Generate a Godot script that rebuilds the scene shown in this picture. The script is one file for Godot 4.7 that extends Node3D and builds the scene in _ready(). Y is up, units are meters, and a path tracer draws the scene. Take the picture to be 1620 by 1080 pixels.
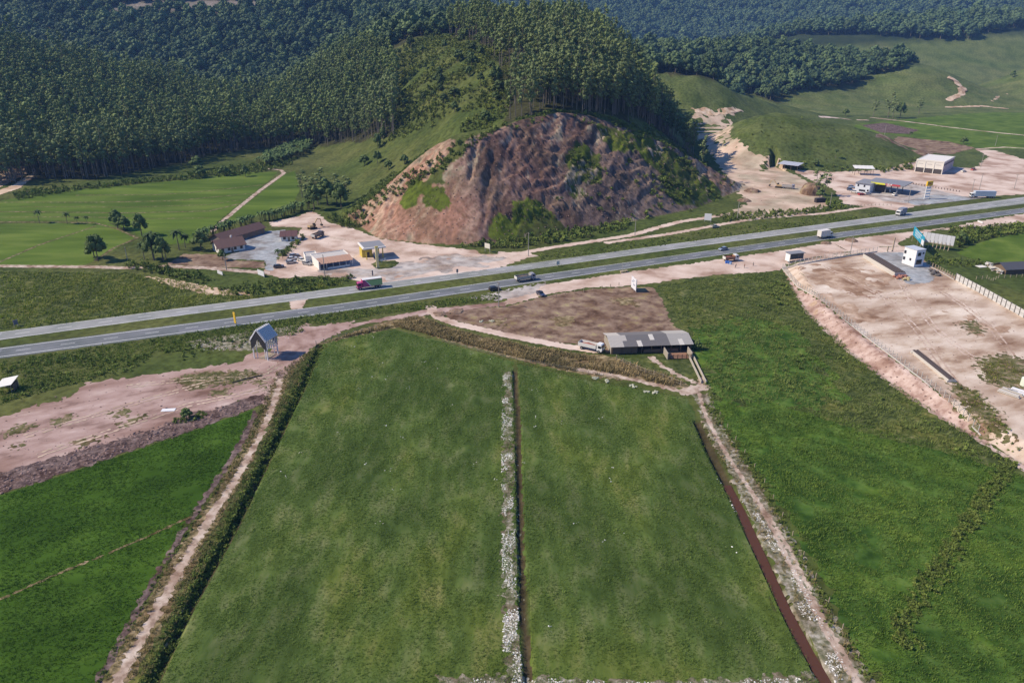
extends Node3D
# Aerial view: rice fields, pasture, a dual carriageway, a quarried hill, plantations and hazy hills. Metres; the camera looks along -z.

const HILLS = [[[26.7, 428.4, 47.5, 126.3], [8.0, 520.0, 68.0, 140.0], [-25.0, 650.0, 82.0, 150.0], [-70.0, 800.0, 88.0, 200.0], [-130.0, 1000.0, 90.0, 240.0]], [[40.0, 540.0, 62.0, 105.0], [52.0, 700.0, 82.0, 125.0], [60.0, 830.0, 66.0, 120.0]], [[7.9, 405.0, 32.9, 55.4]], [[-21.0, 391.6, 40.0, 78.1]], [[87.3, 425.6, 29.9, 79.4]], [[-600.0, 820.0, 66.0, 400.0]], [[-1000.0, 1500.0, 175.0, 560.0], [-400.0, 1450.0, 160.0, 560.0], [-130.0, 1330.0, 120.0, 420.0]], [[90.0, 900.0, 58.0, 150.0], [190.0, 830.0, 47.0, 120.0], [290.0, 850.0, 14.0, 90.0]], [[208.0, 592.0, 31.0, 88.0], [255.0, 585.0, 23.0, 80.0], [298.0, 572.0, 8.0, 52.0]], [[150.0, 1180.0, 60.0, 260.0], [380.0, 1200.0, 62.0, 250.0], [540.0, 1230.0, 46.0, 190.0]], [[575.0, 1140.0, 47.0, 172.0]], [[880.0, 1120.0, 74.0, 235.0], [1100.0, 1000.0, 55.0, 300.0]], [[640.0, 1700.0, 88.0, 330.0], [1000.0, 1700.0, 112.0, 380.0]], [[1500.0, 1850.0, 135.0, 420.0]], [[-1500.0, 2700.0, 340.0, 900.0], [-200.0, 2900.0, 250.0, 800.0], [250.0, 2650.0, 185.0, 600.0], [620.0, 2900.0, 255.0, 700.0], [1000.0, 2700.0, 205.0, 600.0], [1400.0, 2750.0, 290.0, 720.0], [2400.0, 2500.0, 290.0, 720.0]]]
const CUT = [Vector2(-80.52, 367.00), Vector2(-73.28, 354.08), Vector2(-62.30, 335.03), Vector2(-37.65, 326.19), Vector2(-14.40, 324.04), Vector2(18.13, 341.95), Vector2(61.60, 369.69), Vector2(100.70, 398.66), Vector2(139.37, 448.82), Vector2(157.06, 481.77)]
const YARD = [Vector2(110.95, 284.17), Vector2(107.94, 270.42), Vector2(102.71, 238.48), Vector2(102.57, 208.51), Vector2(104.26, 191.90), Vector2(106.02, 175.88), Vector2(109.58, 158.74), Vector2(112.48, 149.71), Vector2(116.50, 138.38), Vector2(128.73, 132.26), Vector2(180.16, 169.73), Vector2(191.24, 244.85), Vector2(182.55, 294.63), Vector2(184.98, 319.82), Vector2(164.13, 324.04), Vector2(116.45, 300.13)]
const ROAD_A = Vector2(-153.02, 199.46)
const ROAD_B = Vector2(275.41, 389.55)
var taken := {}
var mats := {}
var noise_a := FastNoiseLite.new()
var noise_b := FastNoiseLite.new()
var noise_c := FastNoiseLite.new()
var ditches := []

# ---------------------------------------------------------------- naming
func numbered(called: String) -> String:
	if not taken.has(called):
		taken[called] = 0
		return called
	taken[called] += 1
	return "%s_%03d" % [called, taken[called]]

func tag(o: Node, label := "", category := "", group := "", kind := "") -> Node:
	if label: o.set_meta("label", label)
	if category: o.set_meta("category", category)
	if group: o.set_meta("group", group)
	if kind: o.set_meta("kind", kind)
	return o

func thing(called: String, label: String, category: String, at := Vector3.ZERO, turn := 0.0, group := "") -> Node3D:
	var o := Node3D.new()
	o.name = numbered(called)
	add_child(o)
	o.position = at
	o.rotation.y = turn
	tag(o, label, category, group)
	return o

func part(called: String, mesh: Mesh, parent: Node) -> MeshInstance3D:
	var o := MeshInstance3D.new()
	o.name = called
	o.mesh = mesh
	parent.add_child(o, true)
	return o

func top(called: String, mesh: Mesh) -> MeshInstance3D:
	var o := MeshInstance3D.new()
	o.name = numbered(called)
	o.mesh = mesh
	add_child(o)
	return o

func copy_of(o: Node3D, at: Vector3, turn: float, scale3 := Vector3.ONE) -> Node3D:
	var c: Node3D = o.duplicate()
	var base := String(o.name)
	if base.length() > 4 and base.substr(base.length() - 4, 1) == "_" and base.substr(base.length() - 3).is_valid_int():
		base = base.substr(0, base.length() - 4)
	c.name = numbered(base)
	add_child(c)
	c.position = at
	c.rotation.y = turn
	c.scale = scale3
	return c

func masses(called: String, mesh: Mesh, places: Array, tints: Array, kind := "stuff") -> MultiMeshInstance3D:
	var mm := MultiMesh.new()
	mm.transform_format = MultiMesh.TRANSFORM_3D
	mm.use_colors = tints.size() > 0
	mm.mesh = mesh
	mm.instance_count = places.size()
	for i in places.size():
		mm.set_instance_transform(i, places[i])
		if tints.size() > 0:
			mm.set_instance_color(i, tints[i])
	var o := MultiMeshInstance3D.new()
	o.name = numbered(called)
	o.multimesh = mm
	add_child(o)
	if kind: o.set_meta("kind", kind)
	return o

# ---------------------------------------------------------------- meshes
class Geo:
	var v := PackedVector3Array()
	var n := PackedVector3Array()
	var c := PackedColorArray()
	var u := PackedVector2Array()
	var tint := Color.WHITE
	var grain := Transform2D()
	func tri(a: Vector3, b: Vector3, d: Vector3) -> void:
		var m := (d - a).cross(b - a).normalized()
		v.append(a); v.append(b); v.append(d)
		for i in 3:
			n.append(m)
			c.append(tint)
		u.append(grain * Vector2(a.x, a.z)); u.append(grain * Vector2(b.x, b.z)); u.append(grain * Vector2(d.x, d.z))
	func quad(a: Vector3, b: Vector3, d: Vector3, e: Vector3) -> void:
		tri(a, b, d)
		tri(a, d, e)
	func hexa(p: Array) -> void:  # bottom ring 0-3, top ring 4-7, seen from above anticlockwise
		quad(p[0], p[1], p[2], p[3])
		quad(p[7], p[6], p[5], p[4])
		for i in 4:
			var j := (i + 1) % 4
			quad(p[i], p[4 + i], p[4 + j], p[j])
	func box(o: Vector3, s: Vector3, b := Basis()) -> void:
		var h := s * 0.5
		var p := []
		for y in [-1.0, 1.0]:
			for q in [[-1, 1], [1, 1], [1, -1], [-1, -1]]:
				p.append(o + b * Vector3(q[0] * h.x, y * h.y, q[1] * h.z))
		hexa(p)
	func bar(a: Vector3, b: Vector3, w: float, h := -1.0) -> void:
		var d := b - a
		var z := d.normalized()
		var x := (Vector3.UP if absf(z.y) < 0.95 else Vector3.RIGHT).cross(z).normalized()
		box((a + b) * 0.5, Vector3(w, h if h > 0.0 else w, d.length()), Basis(x, z.cross(x), z))
	func tube(a: Vector3, b: Vector3, r0: float, r1: float, k := 7, caps := true) -> void:
		var z := (b - a).normalized()
		var x := (Vector3.UP if absf(z.y) < 0.95 else Vector3.RIGHT).cross(z).normalized()
		var y := z.cross(x)
		for i in k:
			var s0 := TAU * i / k
			var s1 := TAU * (i + 1) / k
			var d0 := x * cos(s0) + y * sin(s0)
			var d1 := x * cos(s1) + y * sin(s1)
			quad(a + d0 * r0, b + d0 * r1, b + d1 * r1, a + d1 * r0)
			if caps:
				tri(b, b + d1 * r1, b + d0 * r1)
				tri(a, a + d0 * r0, a + d1 * r0)
	func prism(profile: Array, z0: float, z1: float, inset := []) -> void:  # profile in the xy plane, drawn anticlockwise; inset: per point, how far it is pulled in along z
		var k := profile.size()
		var idx := Geometry2D.triangulate_polygon(PackedVector2Array(profile))
		var f := func(i: int, z: float) -> Vector3:
			var pull: float = inset[i] if inset.size() else 0.0
			return Vector3(profile[i].x, profile[i].y, z + (pull if z == z0 else -pull))
		for i in range(0, idx.size(), 3):
			var t := [idx[i], idx[i + 1], idx[i + 2]]
			var area: float = (profile[t[1]] - profile[t[0]]).cross(profile[t[2]] - profile[t[0]])
			if area < 0.0: t = [t[0], t[2], t[1]]
			tri(f.call(t[0], z1), f.call(t[2], z1), f.call(t[1], z1))
			tri(f.call(t[0], z0), f.call(t[1], z0), f.call(t[2], z0))
		for i in k:
			var j := (i + 1) % k
			quad(f.call(i, z0), f.call(i, z1), f.call(j, z1), f.call(j, z0))
	func lump(o: Vector3, r: Vector3, rng: RandomNumberGenerator, rings := 4, k := 7, rough := 0.22) -> void:
		var rows := []
		for i in rings + 1:
			var row := []
			var a := PI * i / rings
			for j in k:
				var t := TAU * (j + 0.5 * (i % 2)) / k
				var s := 1.0 + rng.randf_range(-rough, rough)
				row.append(o + Vector3(sin(a) * cos(t) * r.x, cos(a) * r.y, sin(a) * sin(t) * r.z) * s)
			if i == 0 or i == rings:
				for j in k: row[j] = row[0]
			rows.append(row)
		for i in rings:
			for j in k:
				var m := (j + 1) % k
				quad(rows[i][j], rows[i][m], rows[i + 1][m], rows[i + 1][j])
	func add_to(m: ArrayMesh, mat: Material) -> ArrayMesh:
		var a := []
		a.resize(Mesh.ARRAY_MAX)
		a[Mesh.ARRAY_VERTEX] = v
		a[Mesh.ARRAY_NORMAL] = n
		a[Mesh.ARRAY_COLOR] = c
		a[Mesh.ARRAY_TEX_UV] = u
		a[Mesh.ARRAY_TEX_UV2] = u
		m.add_surface_from_arrays(Mesh.PRIMITIVE_TRIANGLES, a)
		m.surface_set_material(m.get_surface_count() - 1, mat)
		return m
	func mesh(mat: Material) -> ArrayMesh:
		return add_to(ArrayMesh.new(), mat)

func boxes(list: Array, mat: Material) -> ArrayMesh:  # each: centre, size
	var g := Geo.new()
	for b in list: g.box(b[0], b[1])
	return g.mesh(mat)

# ---------------------------------------------------------------- materials
func lin(r: float, g: float, b: float) -> Color:
	return Color(r, g, b).linear_to_srgb()

func noise_of(seed_: int, freq: float, octaves := 4, kind := FastNoiseLite.TYPE_SIMPLEX_SMOOTH) -> FastNoiseLite:
	var f := FastNoiseLite.new()
	f.seed = seed_
	f.noise_type = kind
	f.frequency = freq
	f.fractal_octaves = octaves
	f.fractal_type = FastNoiseLite.FRACTAL_FBM if octaves > 1 else FastNoiseLite.FRACTAL_NONE
	return f

func noise_tex(seed_: int, freq: float, stops: Array, size := 512, octaves := 4, kind := FastNoiseLite.TYPE_SIMPLEX_SMOOTH) -> NoiseTexture2D:
	var t := NoiseTexture2D.new()
	t.width = size
	t.height = size
	t.seamless = true
	t.seamless_blend_skirt = 0.2
	t.noise = noise_of(seed_, freq, octaves, kind)
	if stops.size():
		var g := Gradient.new()
		var off := PackedFloat32Array()
		var col := PackedColorArray()
		for s in stops:
			off.append(s[0])
			col.append(s[1])
		g.offsets = off
		g.colors = col
		t.color_ramp = g
	return t

func paint(called: String, c: Color, rough := 0.6, metal := 0.0) -> StandardMaterial3D:
	if mats.has(called): return mats[called]
	var m := StandardMaterial3D.new()
	m.resource_name = called
	m.albedo_color = c
	m.roughness = rough
	m.metallic = metal
	m.cull_mode = BaseMaterial3D.CULL_DISABLED
	mats[called] = m
	return m

# stops: colours over the grain; tile: metres one texture covers; lumps: metres across its broadest patches; macro: [texture, metres]; relief: centimetres
func soil(called: String, seed_: int, stops: Array, tile: float, lumps: float, macro: Array, relief := 0.0, rough := 0.95) -> StandardMaterial3D:
	var m := paint(called, Color.WHITE, rough)
	var near := []
	for s in stops: near.append([0.5 + (s[0] - 0.5) * 0.66, s[1]])
	var t := noise_tex(seed_, tile / lumps / 768.0, near, 768, 7)
	(t.noise as FastNoiseLite).fractal_gain = 0.62
	m.albedo_texture = t
	m.metallic_specular = 0.2
	m.uv1_scale = Vector3.ONE / tile
	if macro.size():
		m.detail_enabled = true
		m.detail_blend_mode = BaseMaterial3D.BLEND_MODE_MUL
		m.detail_albedo = macro[0]
		m.detail_uv_layer = BaseMaterial3D.DETAIL_UV_2
		m.uv2_scale = Vector3.ONE / float(macro[1])
	if relief > 0.0:
		m.heightmap_enabled = true
		m.heightmap_texture = tex_relief
		m.heightmap_scale = relief
	return m

# ---------------------------------------------------------------- the lie of the land
func seg(p: Vector2, a: Vector2, b: Vector2) -> Vector2:  # distance, share along
	var d := b - a
	var l := d.length_squared()
	var t := 0.0 if l == 0.0 else clampf((p - a).dot(d) / l, 0.0, 1.0)
	return Vector2(p.distance_to(a + d * t), t)

func hill(x: float, far: float) -> float:
	var s := 0.0
	var p := Vector2(x, far)
	for nodes in HILLS:
		var best := 0.0
		var k: int = nodes.size()
		for i in maxi(1, k - 1):
			var a: Array = nodes[i]
			var b: Array = nodes[mini(i + 1, k - 1)]
			var q := seg(p, Vector2(a[0], a[1]), Vector2(b[0], b[1]))
			var w: float = a[3] + (b[3] - a[3]) * q.y
			if q.x < w:
				best = maxf(best, (a[2] + (b[2] - a[2]) * q.y) * (cos(PI * q.x / w) + 1.0) * 0.5)
		s += best * best * best * best
	return sqrt(sqrt(s)) if s > 0.0 else 0.0

func side_of(p: Vector2, pts: Array) -> float:
	var best := 1e9
	var side := 1.0
	for i in pts.size() - 1:
		var q := seg(p, pts[i], pts[i + 1])
		if q.x < best:
			best = q.x
			side = 1.0 if (pts[i + 1] - pts[i]).cross(p - pts[i]) > 0.0 else -1.0
	return best * side

func edge_dist(p: Vector2, poly: Array) -> float:
	var best := 1e9
	var k := poly.size()
	for i in k:
		var a: Vector2 = poly[i]
		var b: Vector2 = poly[(i + 1) % k]
		best = minf(best, p.distance_squared_to(Geometry2D.get_closest_point_to_segment(p, a, b)))
	return sqrt(best)

func road_dist(x: float, far: float) -> float:
	var d: Vector2 = ROAD_B - ROAD_A
	return -((far - ROAD_A.y) * d.x - (x - ROAD_A.x) * d.y) / d.length()

func yard_height(x: float, far: float) -> float:
	if x < 60.0 or far < 120.0 or far > 360.0: return 0.0
	var p := Vector2(x, far)
	if not Geometry2D.is_point_in_polygon(p, PackedVector2Array(YARD)): return 0.0
	return 2.6 * smoothstep(0.0, 5.5, edge_dist(p, YARD)) * smoothstep(0.0, 1.0, (road_dist(x, far) - 8.0) / 30.0)

func gully(x: float, up: float) -> float:
	return 1.0 - absf(noise_b.get_noise_2d(x * 2.2 + up * 0.5, up * 0.45)) * 2.0

func ground(x: float, z: float) -> float:
	var far := -z
	var h := hill(x, far) if far > 290.0 else 0.0
	if h > 0.0 and far > 300.0 and far < 560.0 and x > -120.0 and x < 190.0:
		var s := side_of(Vector2(x, far), CUT)
		var face := maxf(0.0, 0.75 * s)
		if face < h + 4.0 and face > 0.0:
			face = maxf(0.0, face + (gully(x - face * 0.7 + noise_a.get_noise_2d(x * 3.0, face * 5.0) * 14.0, face * 1.6) - 0.45) * minf(0.8, face * 0.1) + (0.5 - 1.6 * absf(noise_c.get_noise_2d((x - face * 0.25) * 2.4, face * 0.35))) * minf(2.3, face * 0.26) * smoothstep(14.0, -18.0, x) + (1.0 if noise_c.get_noise_2d(x * 1.3, face * 3.4) > 0.06 else 0.0) * minf(1.1, face * 0.12) * smoothstep(-25.0, 5.0, x) + noise_a.get_noise_2d(x * 9.0, far * 9.0) * minf(1.0, face * 0.15) + (noise_c.get_noise_2d((x - face * 0.6) * 3.0, face * 1.8) - 0.4 * absf(noise_c.get_noise_2d(x * 9.0, far * 9.0))) * minf(0.85, face * 0.14))
		h = minf(h, face)
	if h > 4.0:
		h += noise_a.get_noise_2d(x * 3.0, far * 3.0) * minf(2.5, (h - 4.0) * 0.2) * clampf((side_of(Vector2(x, far), CUT) - 50.0) / 30.0 if far < 520.0 and x > -120.0 and x < 190.0 else 1.0, 0.0, 1.0)
	if far < 360.0:
		h += yard_height(x, far)
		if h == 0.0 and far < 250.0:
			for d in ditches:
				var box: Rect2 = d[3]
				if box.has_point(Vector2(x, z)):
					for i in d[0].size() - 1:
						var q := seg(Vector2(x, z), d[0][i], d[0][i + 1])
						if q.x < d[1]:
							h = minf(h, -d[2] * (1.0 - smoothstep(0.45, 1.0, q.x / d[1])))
	return h

func on(p: Vector2, up := 0.0) -> Vector3:
	return Vector3(p.x, ground(p.x, p.y) + up, p.y)

# ---------------------------------------------------------------- sheets laid over the land
func sdf(s: Dictionary, p: Vector2) -> float:
	var best := -1e9
	for poly in s.get("polys", []):
		var d := edge_dist(p, poly)
		best = maxf(best, d if Geometry2D.is_point_in_polygon(p, PackedVector2Array(poly)) else -d)
	for l in s.get("lines", []):
		var near := 1e9
		for i in l[0].size() - 1:
			near = minf(near, p.distance_squared_to(Geometry2D.get_closest_point_to_segment(p, l[0][i], l[0][i + 1])))
		best = maxf(best, l[1] * 0.5 - sqrt(near))
	for poly in s.get("less", []):
		var d := edge_dist(p, poly)
		best = minf(best, -d if Geometry2D.is_point_in_polygon(p, PackedVector2Array(poly)) else d)
	return best

func sheet(called: String, s: Dictionary, mat: Material, layer: float, cell := 0.6, amp := 0.8, freq := 0.25, drape := 0.0, grain_turn := 0.0, grain_long := 1.0) -> MeshInstance3D:
	var box := Rect2()
	var first := true
	for l in s.get("polys", []) + s.get("lines", []).map(func(a): return a[0]):
		for p in l:
			if first: box = Rect2(p, Vector2.ZERO)
			first = false
			box = box.expand(p)
	var wide := amp + 2.0
	for l in s.get("lines", []): wide = maxf(wide, l[1] + amp)
	box = box.grow(wide)
	var big := cell * 64.0
	var g := Geo.new()
	g.grain = Transform2D(Vector2(1.0 / grain_long, 0), Vector2(0, 1), Vector2.ZERO) * Transform2D(grain_turn, Vector2.ZERO)
	var memo := {}
	var work := []
	for i in int(ceil(box.size.x / big)):
		for j in int(ceil(box.size.y / big)):
			work.append([i * 64, j * 64, 64])
	var f := func(i: int, j: int) -> float:
		var key := Vector2i(i, j)
		if not memo.has(key):
			var p: Vector2 = box.position + Vector2(i, j) * cell
			memo[key] = sdf(s, p) + amp * (noise_a.get_noise_2d(p.x * freq * 100.0, p.y * freq * 100.0) * 1.6)
		return memo[key]
	var at := func(q: Vector2) -> Vector3:
		return Vector3(q.x, ground(q.x, q.y) + layer, q.y)
	while work.size():
		var w: Array = work.pop_back()
		var size: float = w[2] * cell
		var mid: Vector2 = box.position + Vector2(w[0] + w[2] * 0.5, w[1] + w[2] * 0.5) * cell
		var d := sdf(s, mid)
		var reach := size * 0.7072 + amp * 1.3
		if d < -reach: continue
		if d > reach and (drape == 0.0 or size <= drape or w[2] == 1):
			var a: Vector2 = mid - Vector2.ONE * size * 0.5
			g.quad(at.call(a), at.call(a + Vector2(size, 0)), at.call(a + Vector2(size, size)), at.call(a + Vector2(0, size)))
			continue
		if w[2] > 1:
			var h: int = w[2] / 2
			for q in [[0, 0], [h, 0], [0, h], [h, h]]:
				work.append([w[0] + q[0], w[1] + q[1], h])
			continue
		var k := [[w[0], w[1]], [w[0] + 1, w[1]], [w[0] + 1, w[1] + 1], [w[0], w[1] + 1]]
		var val := []
		for q in k: val.append(f.call(q[0], q[1]))
		var ring := []
		for i in 4:
			var j := (i + 1) % 4
			var pa: Vector2 = box.position + Vector2(k[i][0], k[i][1]) * cell
			var pb: Vector2 = box.position + Vector2(k[j][0], k[j][1]) * cell
			if val[i] > 0.0: ring.append(pa)
			if (val[i] > 0.0) != (val[j] > 0.0): ring.append(pa.lerp(pb, val[i] / (val[i] - val[j])))
		for i in range(1, ring.size() - 1):
			g.tri(at.call(ring[0]), at.call(ring[i]), at.call(ring[i + 1]))
	var o := top(called, g.mesh(mat))
	o.set_meta("kind", "structure")
	return o

# ---------------------------------------------------------------- scattering
func spots(poly: Array, step: float, rng: RandomNumberGenerator, jitter := 0.45) -> Array:
	var box := Rect2(poly[0], Vector2.ZERO)
	for p in poly: box = box.expand(p)
	var packed := PackedVector2Array(poly)
	var out := []
	for i in int(box.size.x / step) + 1:
		for j in int(box.size.y / step) + 1:
			var p: Vector2 = box.position + Vector2(i + rng.randf_range(-jitter, jitter), j + rng.randf_range(-jitter, jitter)) * step
			if Geometry2D.is_point_in_polygon(p, packed): out.append(p)
	return out

func stand(p: Vector2, s: float, rng: RandomNumberGenerator, sink := 0.1, lean := 0.05, tall := 0.15) -> Transform3D:
	var b := Basis(Vector3.UP, rng.randf() * TAU)
	b = Basis(Vector3(rng.randf_range(-1, 1), 0, rng.randf_range(-1, 1)).normalized(), rng.randf() * lean) * b
	return Transform3D(b.scaled_local(Vector3(s, s * rng.randf_range(1.0 - tall, 1.0 + tall), s)), on(p, -sink))

# ---------------------------------------------------------------- terrain
func axis(fine_from: float, fine_to: float, step: float, low: float, high: float, growth: float) -> PackedFloat32Array:
	var up := []
	var x := fine_from
	while x < fine_to:
		up.append(x)
		x += step
	var s := step
	while x < high:
		up.append(x)
		x += s
		s = minf(s * growth, 60.0)
	up.append(high)
	s = step
	x = fine_from - s
	while x > low:
		up.push_front(x)
		s = minf(s * growth, 60.0)
		x -= s
	up.push_front(low)
	return PackedFloat32Array(up)

func build_terrain(zones: Array) -> void:
	var xs := axis(-150.0, 172.0, 0.85, -3300.0, 3300.0, 1.07)
	var ds := axis(80.0, 240.0, 0.85, -60.0, 240.5, 1.1)
	var far := axis(241.5, 480.0, 1.05, 241.0, 3600.0, 1.03)
	ds.append_array(far)
	var nx := xs.size()
	var nd := ds.size()
	var v := PackedVector3Array()
	var c := PackedColorArray()
	var u := PackedVector2Array()
	v.resize(nx * nd)
	c.resize(nx * nd)
	u.resize(nx * nd)
	var packed := []
	for q in zones:
		var r := Rect2(q[0][0], Vector2.ZERO)
		for p in q[0]: r = r.expand(p)
		packed.append([PackedVector2Array(q[0]), q[1], q[2], r.grow(10.0), q[3] if q.size() > 3 else 6.0])
	for j in nd:
		for i in nx:
			var x := xs[i]
			var z := -ds[j]
			var h := ground(x, z)
			var k := j * nx + i
			v[k] = Vector3(x, h, z)
			u[k] = Vector2(x, z)
			var n := noise_a.get_noise_2d(x * 4.0, z * 4.0)
			var n2 := noise_b.get_noise_2d(x * 1.1, z * 1.1)
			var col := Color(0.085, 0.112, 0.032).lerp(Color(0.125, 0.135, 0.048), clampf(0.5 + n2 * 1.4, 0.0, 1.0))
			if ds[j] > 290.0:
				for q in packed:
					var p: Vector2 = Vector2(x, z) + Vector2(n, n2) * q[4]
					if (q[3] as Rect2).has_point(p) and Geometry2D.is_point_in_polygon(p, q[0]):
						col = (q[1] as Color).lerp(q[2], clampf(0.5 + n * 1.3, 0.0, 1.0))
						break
				if ds[j] > 300.0 and ds[j] < 560.0 and x > -120.0 and x < 190.0:
					var s := side_of(Vector2(x, ds[j]), CUT)
					if s > 0.0 and 0.75 * s < hill(x, ds[j]) + (4.0 if x < -8.0 and s < 30.0 else 0.9) + n * 1.5:
						col = rock_colour(x, z, s, n)
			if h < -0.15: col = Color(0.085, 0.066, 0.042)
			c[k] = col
	var idx := PackedInt32Array()
	idx.resize((nx - 1) * (nd - 1) * 6)
	var w := 0
	for j in nd - 1:
		for i in nx - 1:
			var a := j * nx + i
			idx[w] = a; idx[w + 1] = a + nx; idx[w + 2] = a + 1
			idx[w + 3] = a + 1; idx[w + 4] = a + nx; idx[w + 5] = a + nx + 1
			w += 6
	# even normals from the lie of the land
	var nn := PackedVector3Array()
	nn.resize(nx * nd)
	for j in nd:
		for i in nx:
			var a := v[j * nx + mini(i + 1, nx - 1)] - v[j * nx + maxi(i - 1, 0)]
			var b := v[mini(j + 1, nd - 1) * nx + i] - v[maxi(j - 1, 0) * nx + i]
			nn[j * nx + i] = a.cross(b).normalized()
	var arr := []
	arr.resize(Mesh.ARRAY_MAX)
	arr[Mesh.ARRAY_VERTEX] = v
	arr[Mesh.ARRAY_NORMAL] = nn
	arr[Mesh.ARRAY_COLOR] = c
	arr[Mesh.ARRAY_TEX_UV] = u
	arr[Mesh.ARRAY_TEX_UV2] = u
	arr[Mesh.ARRAY_INDEX] = idx
	var m := ArrayMesh.new()
	m.add_surface_from_arrays(Mesh.PRIMITIVE_TRIANGLES, arr)
	var mt: StandardMaterial3D = mats["terrain"]
	mt.vertex_color_use_as_albedo = true
	m.surface_set_material(0, mt)
	tag(top("terrain", m), "", "", "", "structure")

func rock_colour(x: float, z: float, s: float, n: float) -> Color:
	var streak := 0.8 * noise_b.get_noise_2d(x * 4.0 - s * 2.0 + n * 60.0, s * 1.6) + 1.0 * noise_c.get_noise_2d((x - s * 0.6) * 5.0 + n * 25.0, s * 0.9) + 0.35 * noise_c.get_noise_2d(x * 9.0, s * 9.0)
	var patch := noise_b.get_noise_2d(x * 1.6 + 300.0, z * 1.6)
	var red := Color(0.345, 0.185, 0.150).lerp(Color(0.47, 0.315, 0.265), clampf(0.5 + streak * 1.6, 0.0, 1.0))
	var brown := Color(0.150, 0.088, 0.086).lerp(Color(0.285, 0.183, 0.168), clampf(0.45 + streak * 1.8, 0.0, 1.0))
	var grey := Color(0.225, 0.162, 0.152).lerp(Color(0.130, 0.092, 0.096), clampf(0.5 + patch * 1.2 - streak * 1.3, 0.0, 1.0))
	if streak > 0.42 and patch > -0.1: return Color(0.40, 0.31, 0.27)
	var k := smoothstep(-34.0, -12.0, x + patch * 14.0 + s * 0.15)
	var col := red.lerp(brown, k)
	col = col.lerp(grey, smoothstep(10.0, 40.0, x - s * 0.5 + patch * 30.0))
	if x > 70.0: col = col.lerp(Color(0.30, 0.185, 0.14), clampf(smoothstep(0.05, 0.2, patch) * smoothstep(30.0, 14.0, s), 0.0, 1.0))
	# plants that have taken hold on the face
	for q in [[Vector2(36.58, -389.78), 11.0], [Vector2(39.00, -400.57), 5.0], [Vector2(30.98, -380.17), 6.0], [Vector2(97.62, -411.70), 14.0], [Vector2(93.05, -428.63), 16.0], [Vector2(81.89, -430.65), 14.0], [Vector2(-2.96, -335.97), 9.0], [Vector2(12.10, -343.62), 14.0], [Vector2(116.44, -428.70), 10.0], [Vector2(-52.51, -356.08), 5.0], [Vector2(-36.22, -347.48), 6.0], [Vector2(-48.15, -360.25), 5.0], [Vector2(60.23, -420.85), 9.0]]:
		if Vector2(x, z).distance_to(q[0]) + n * 9.0 < q[1]:
			return Color(0.12, 0.15, 0.026).lerp(Color(0.085, 0.095, 0.032), clampf(0.5 + streak * 2.0, 0.0, 1.0))
	return col

var tex_relief: NoiseTexture2D
var tex_macro: NoiseTexture2D
var tex_meadow: NoiseTexture2D
var tex_dirt: NoiseTexture2D

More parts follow.
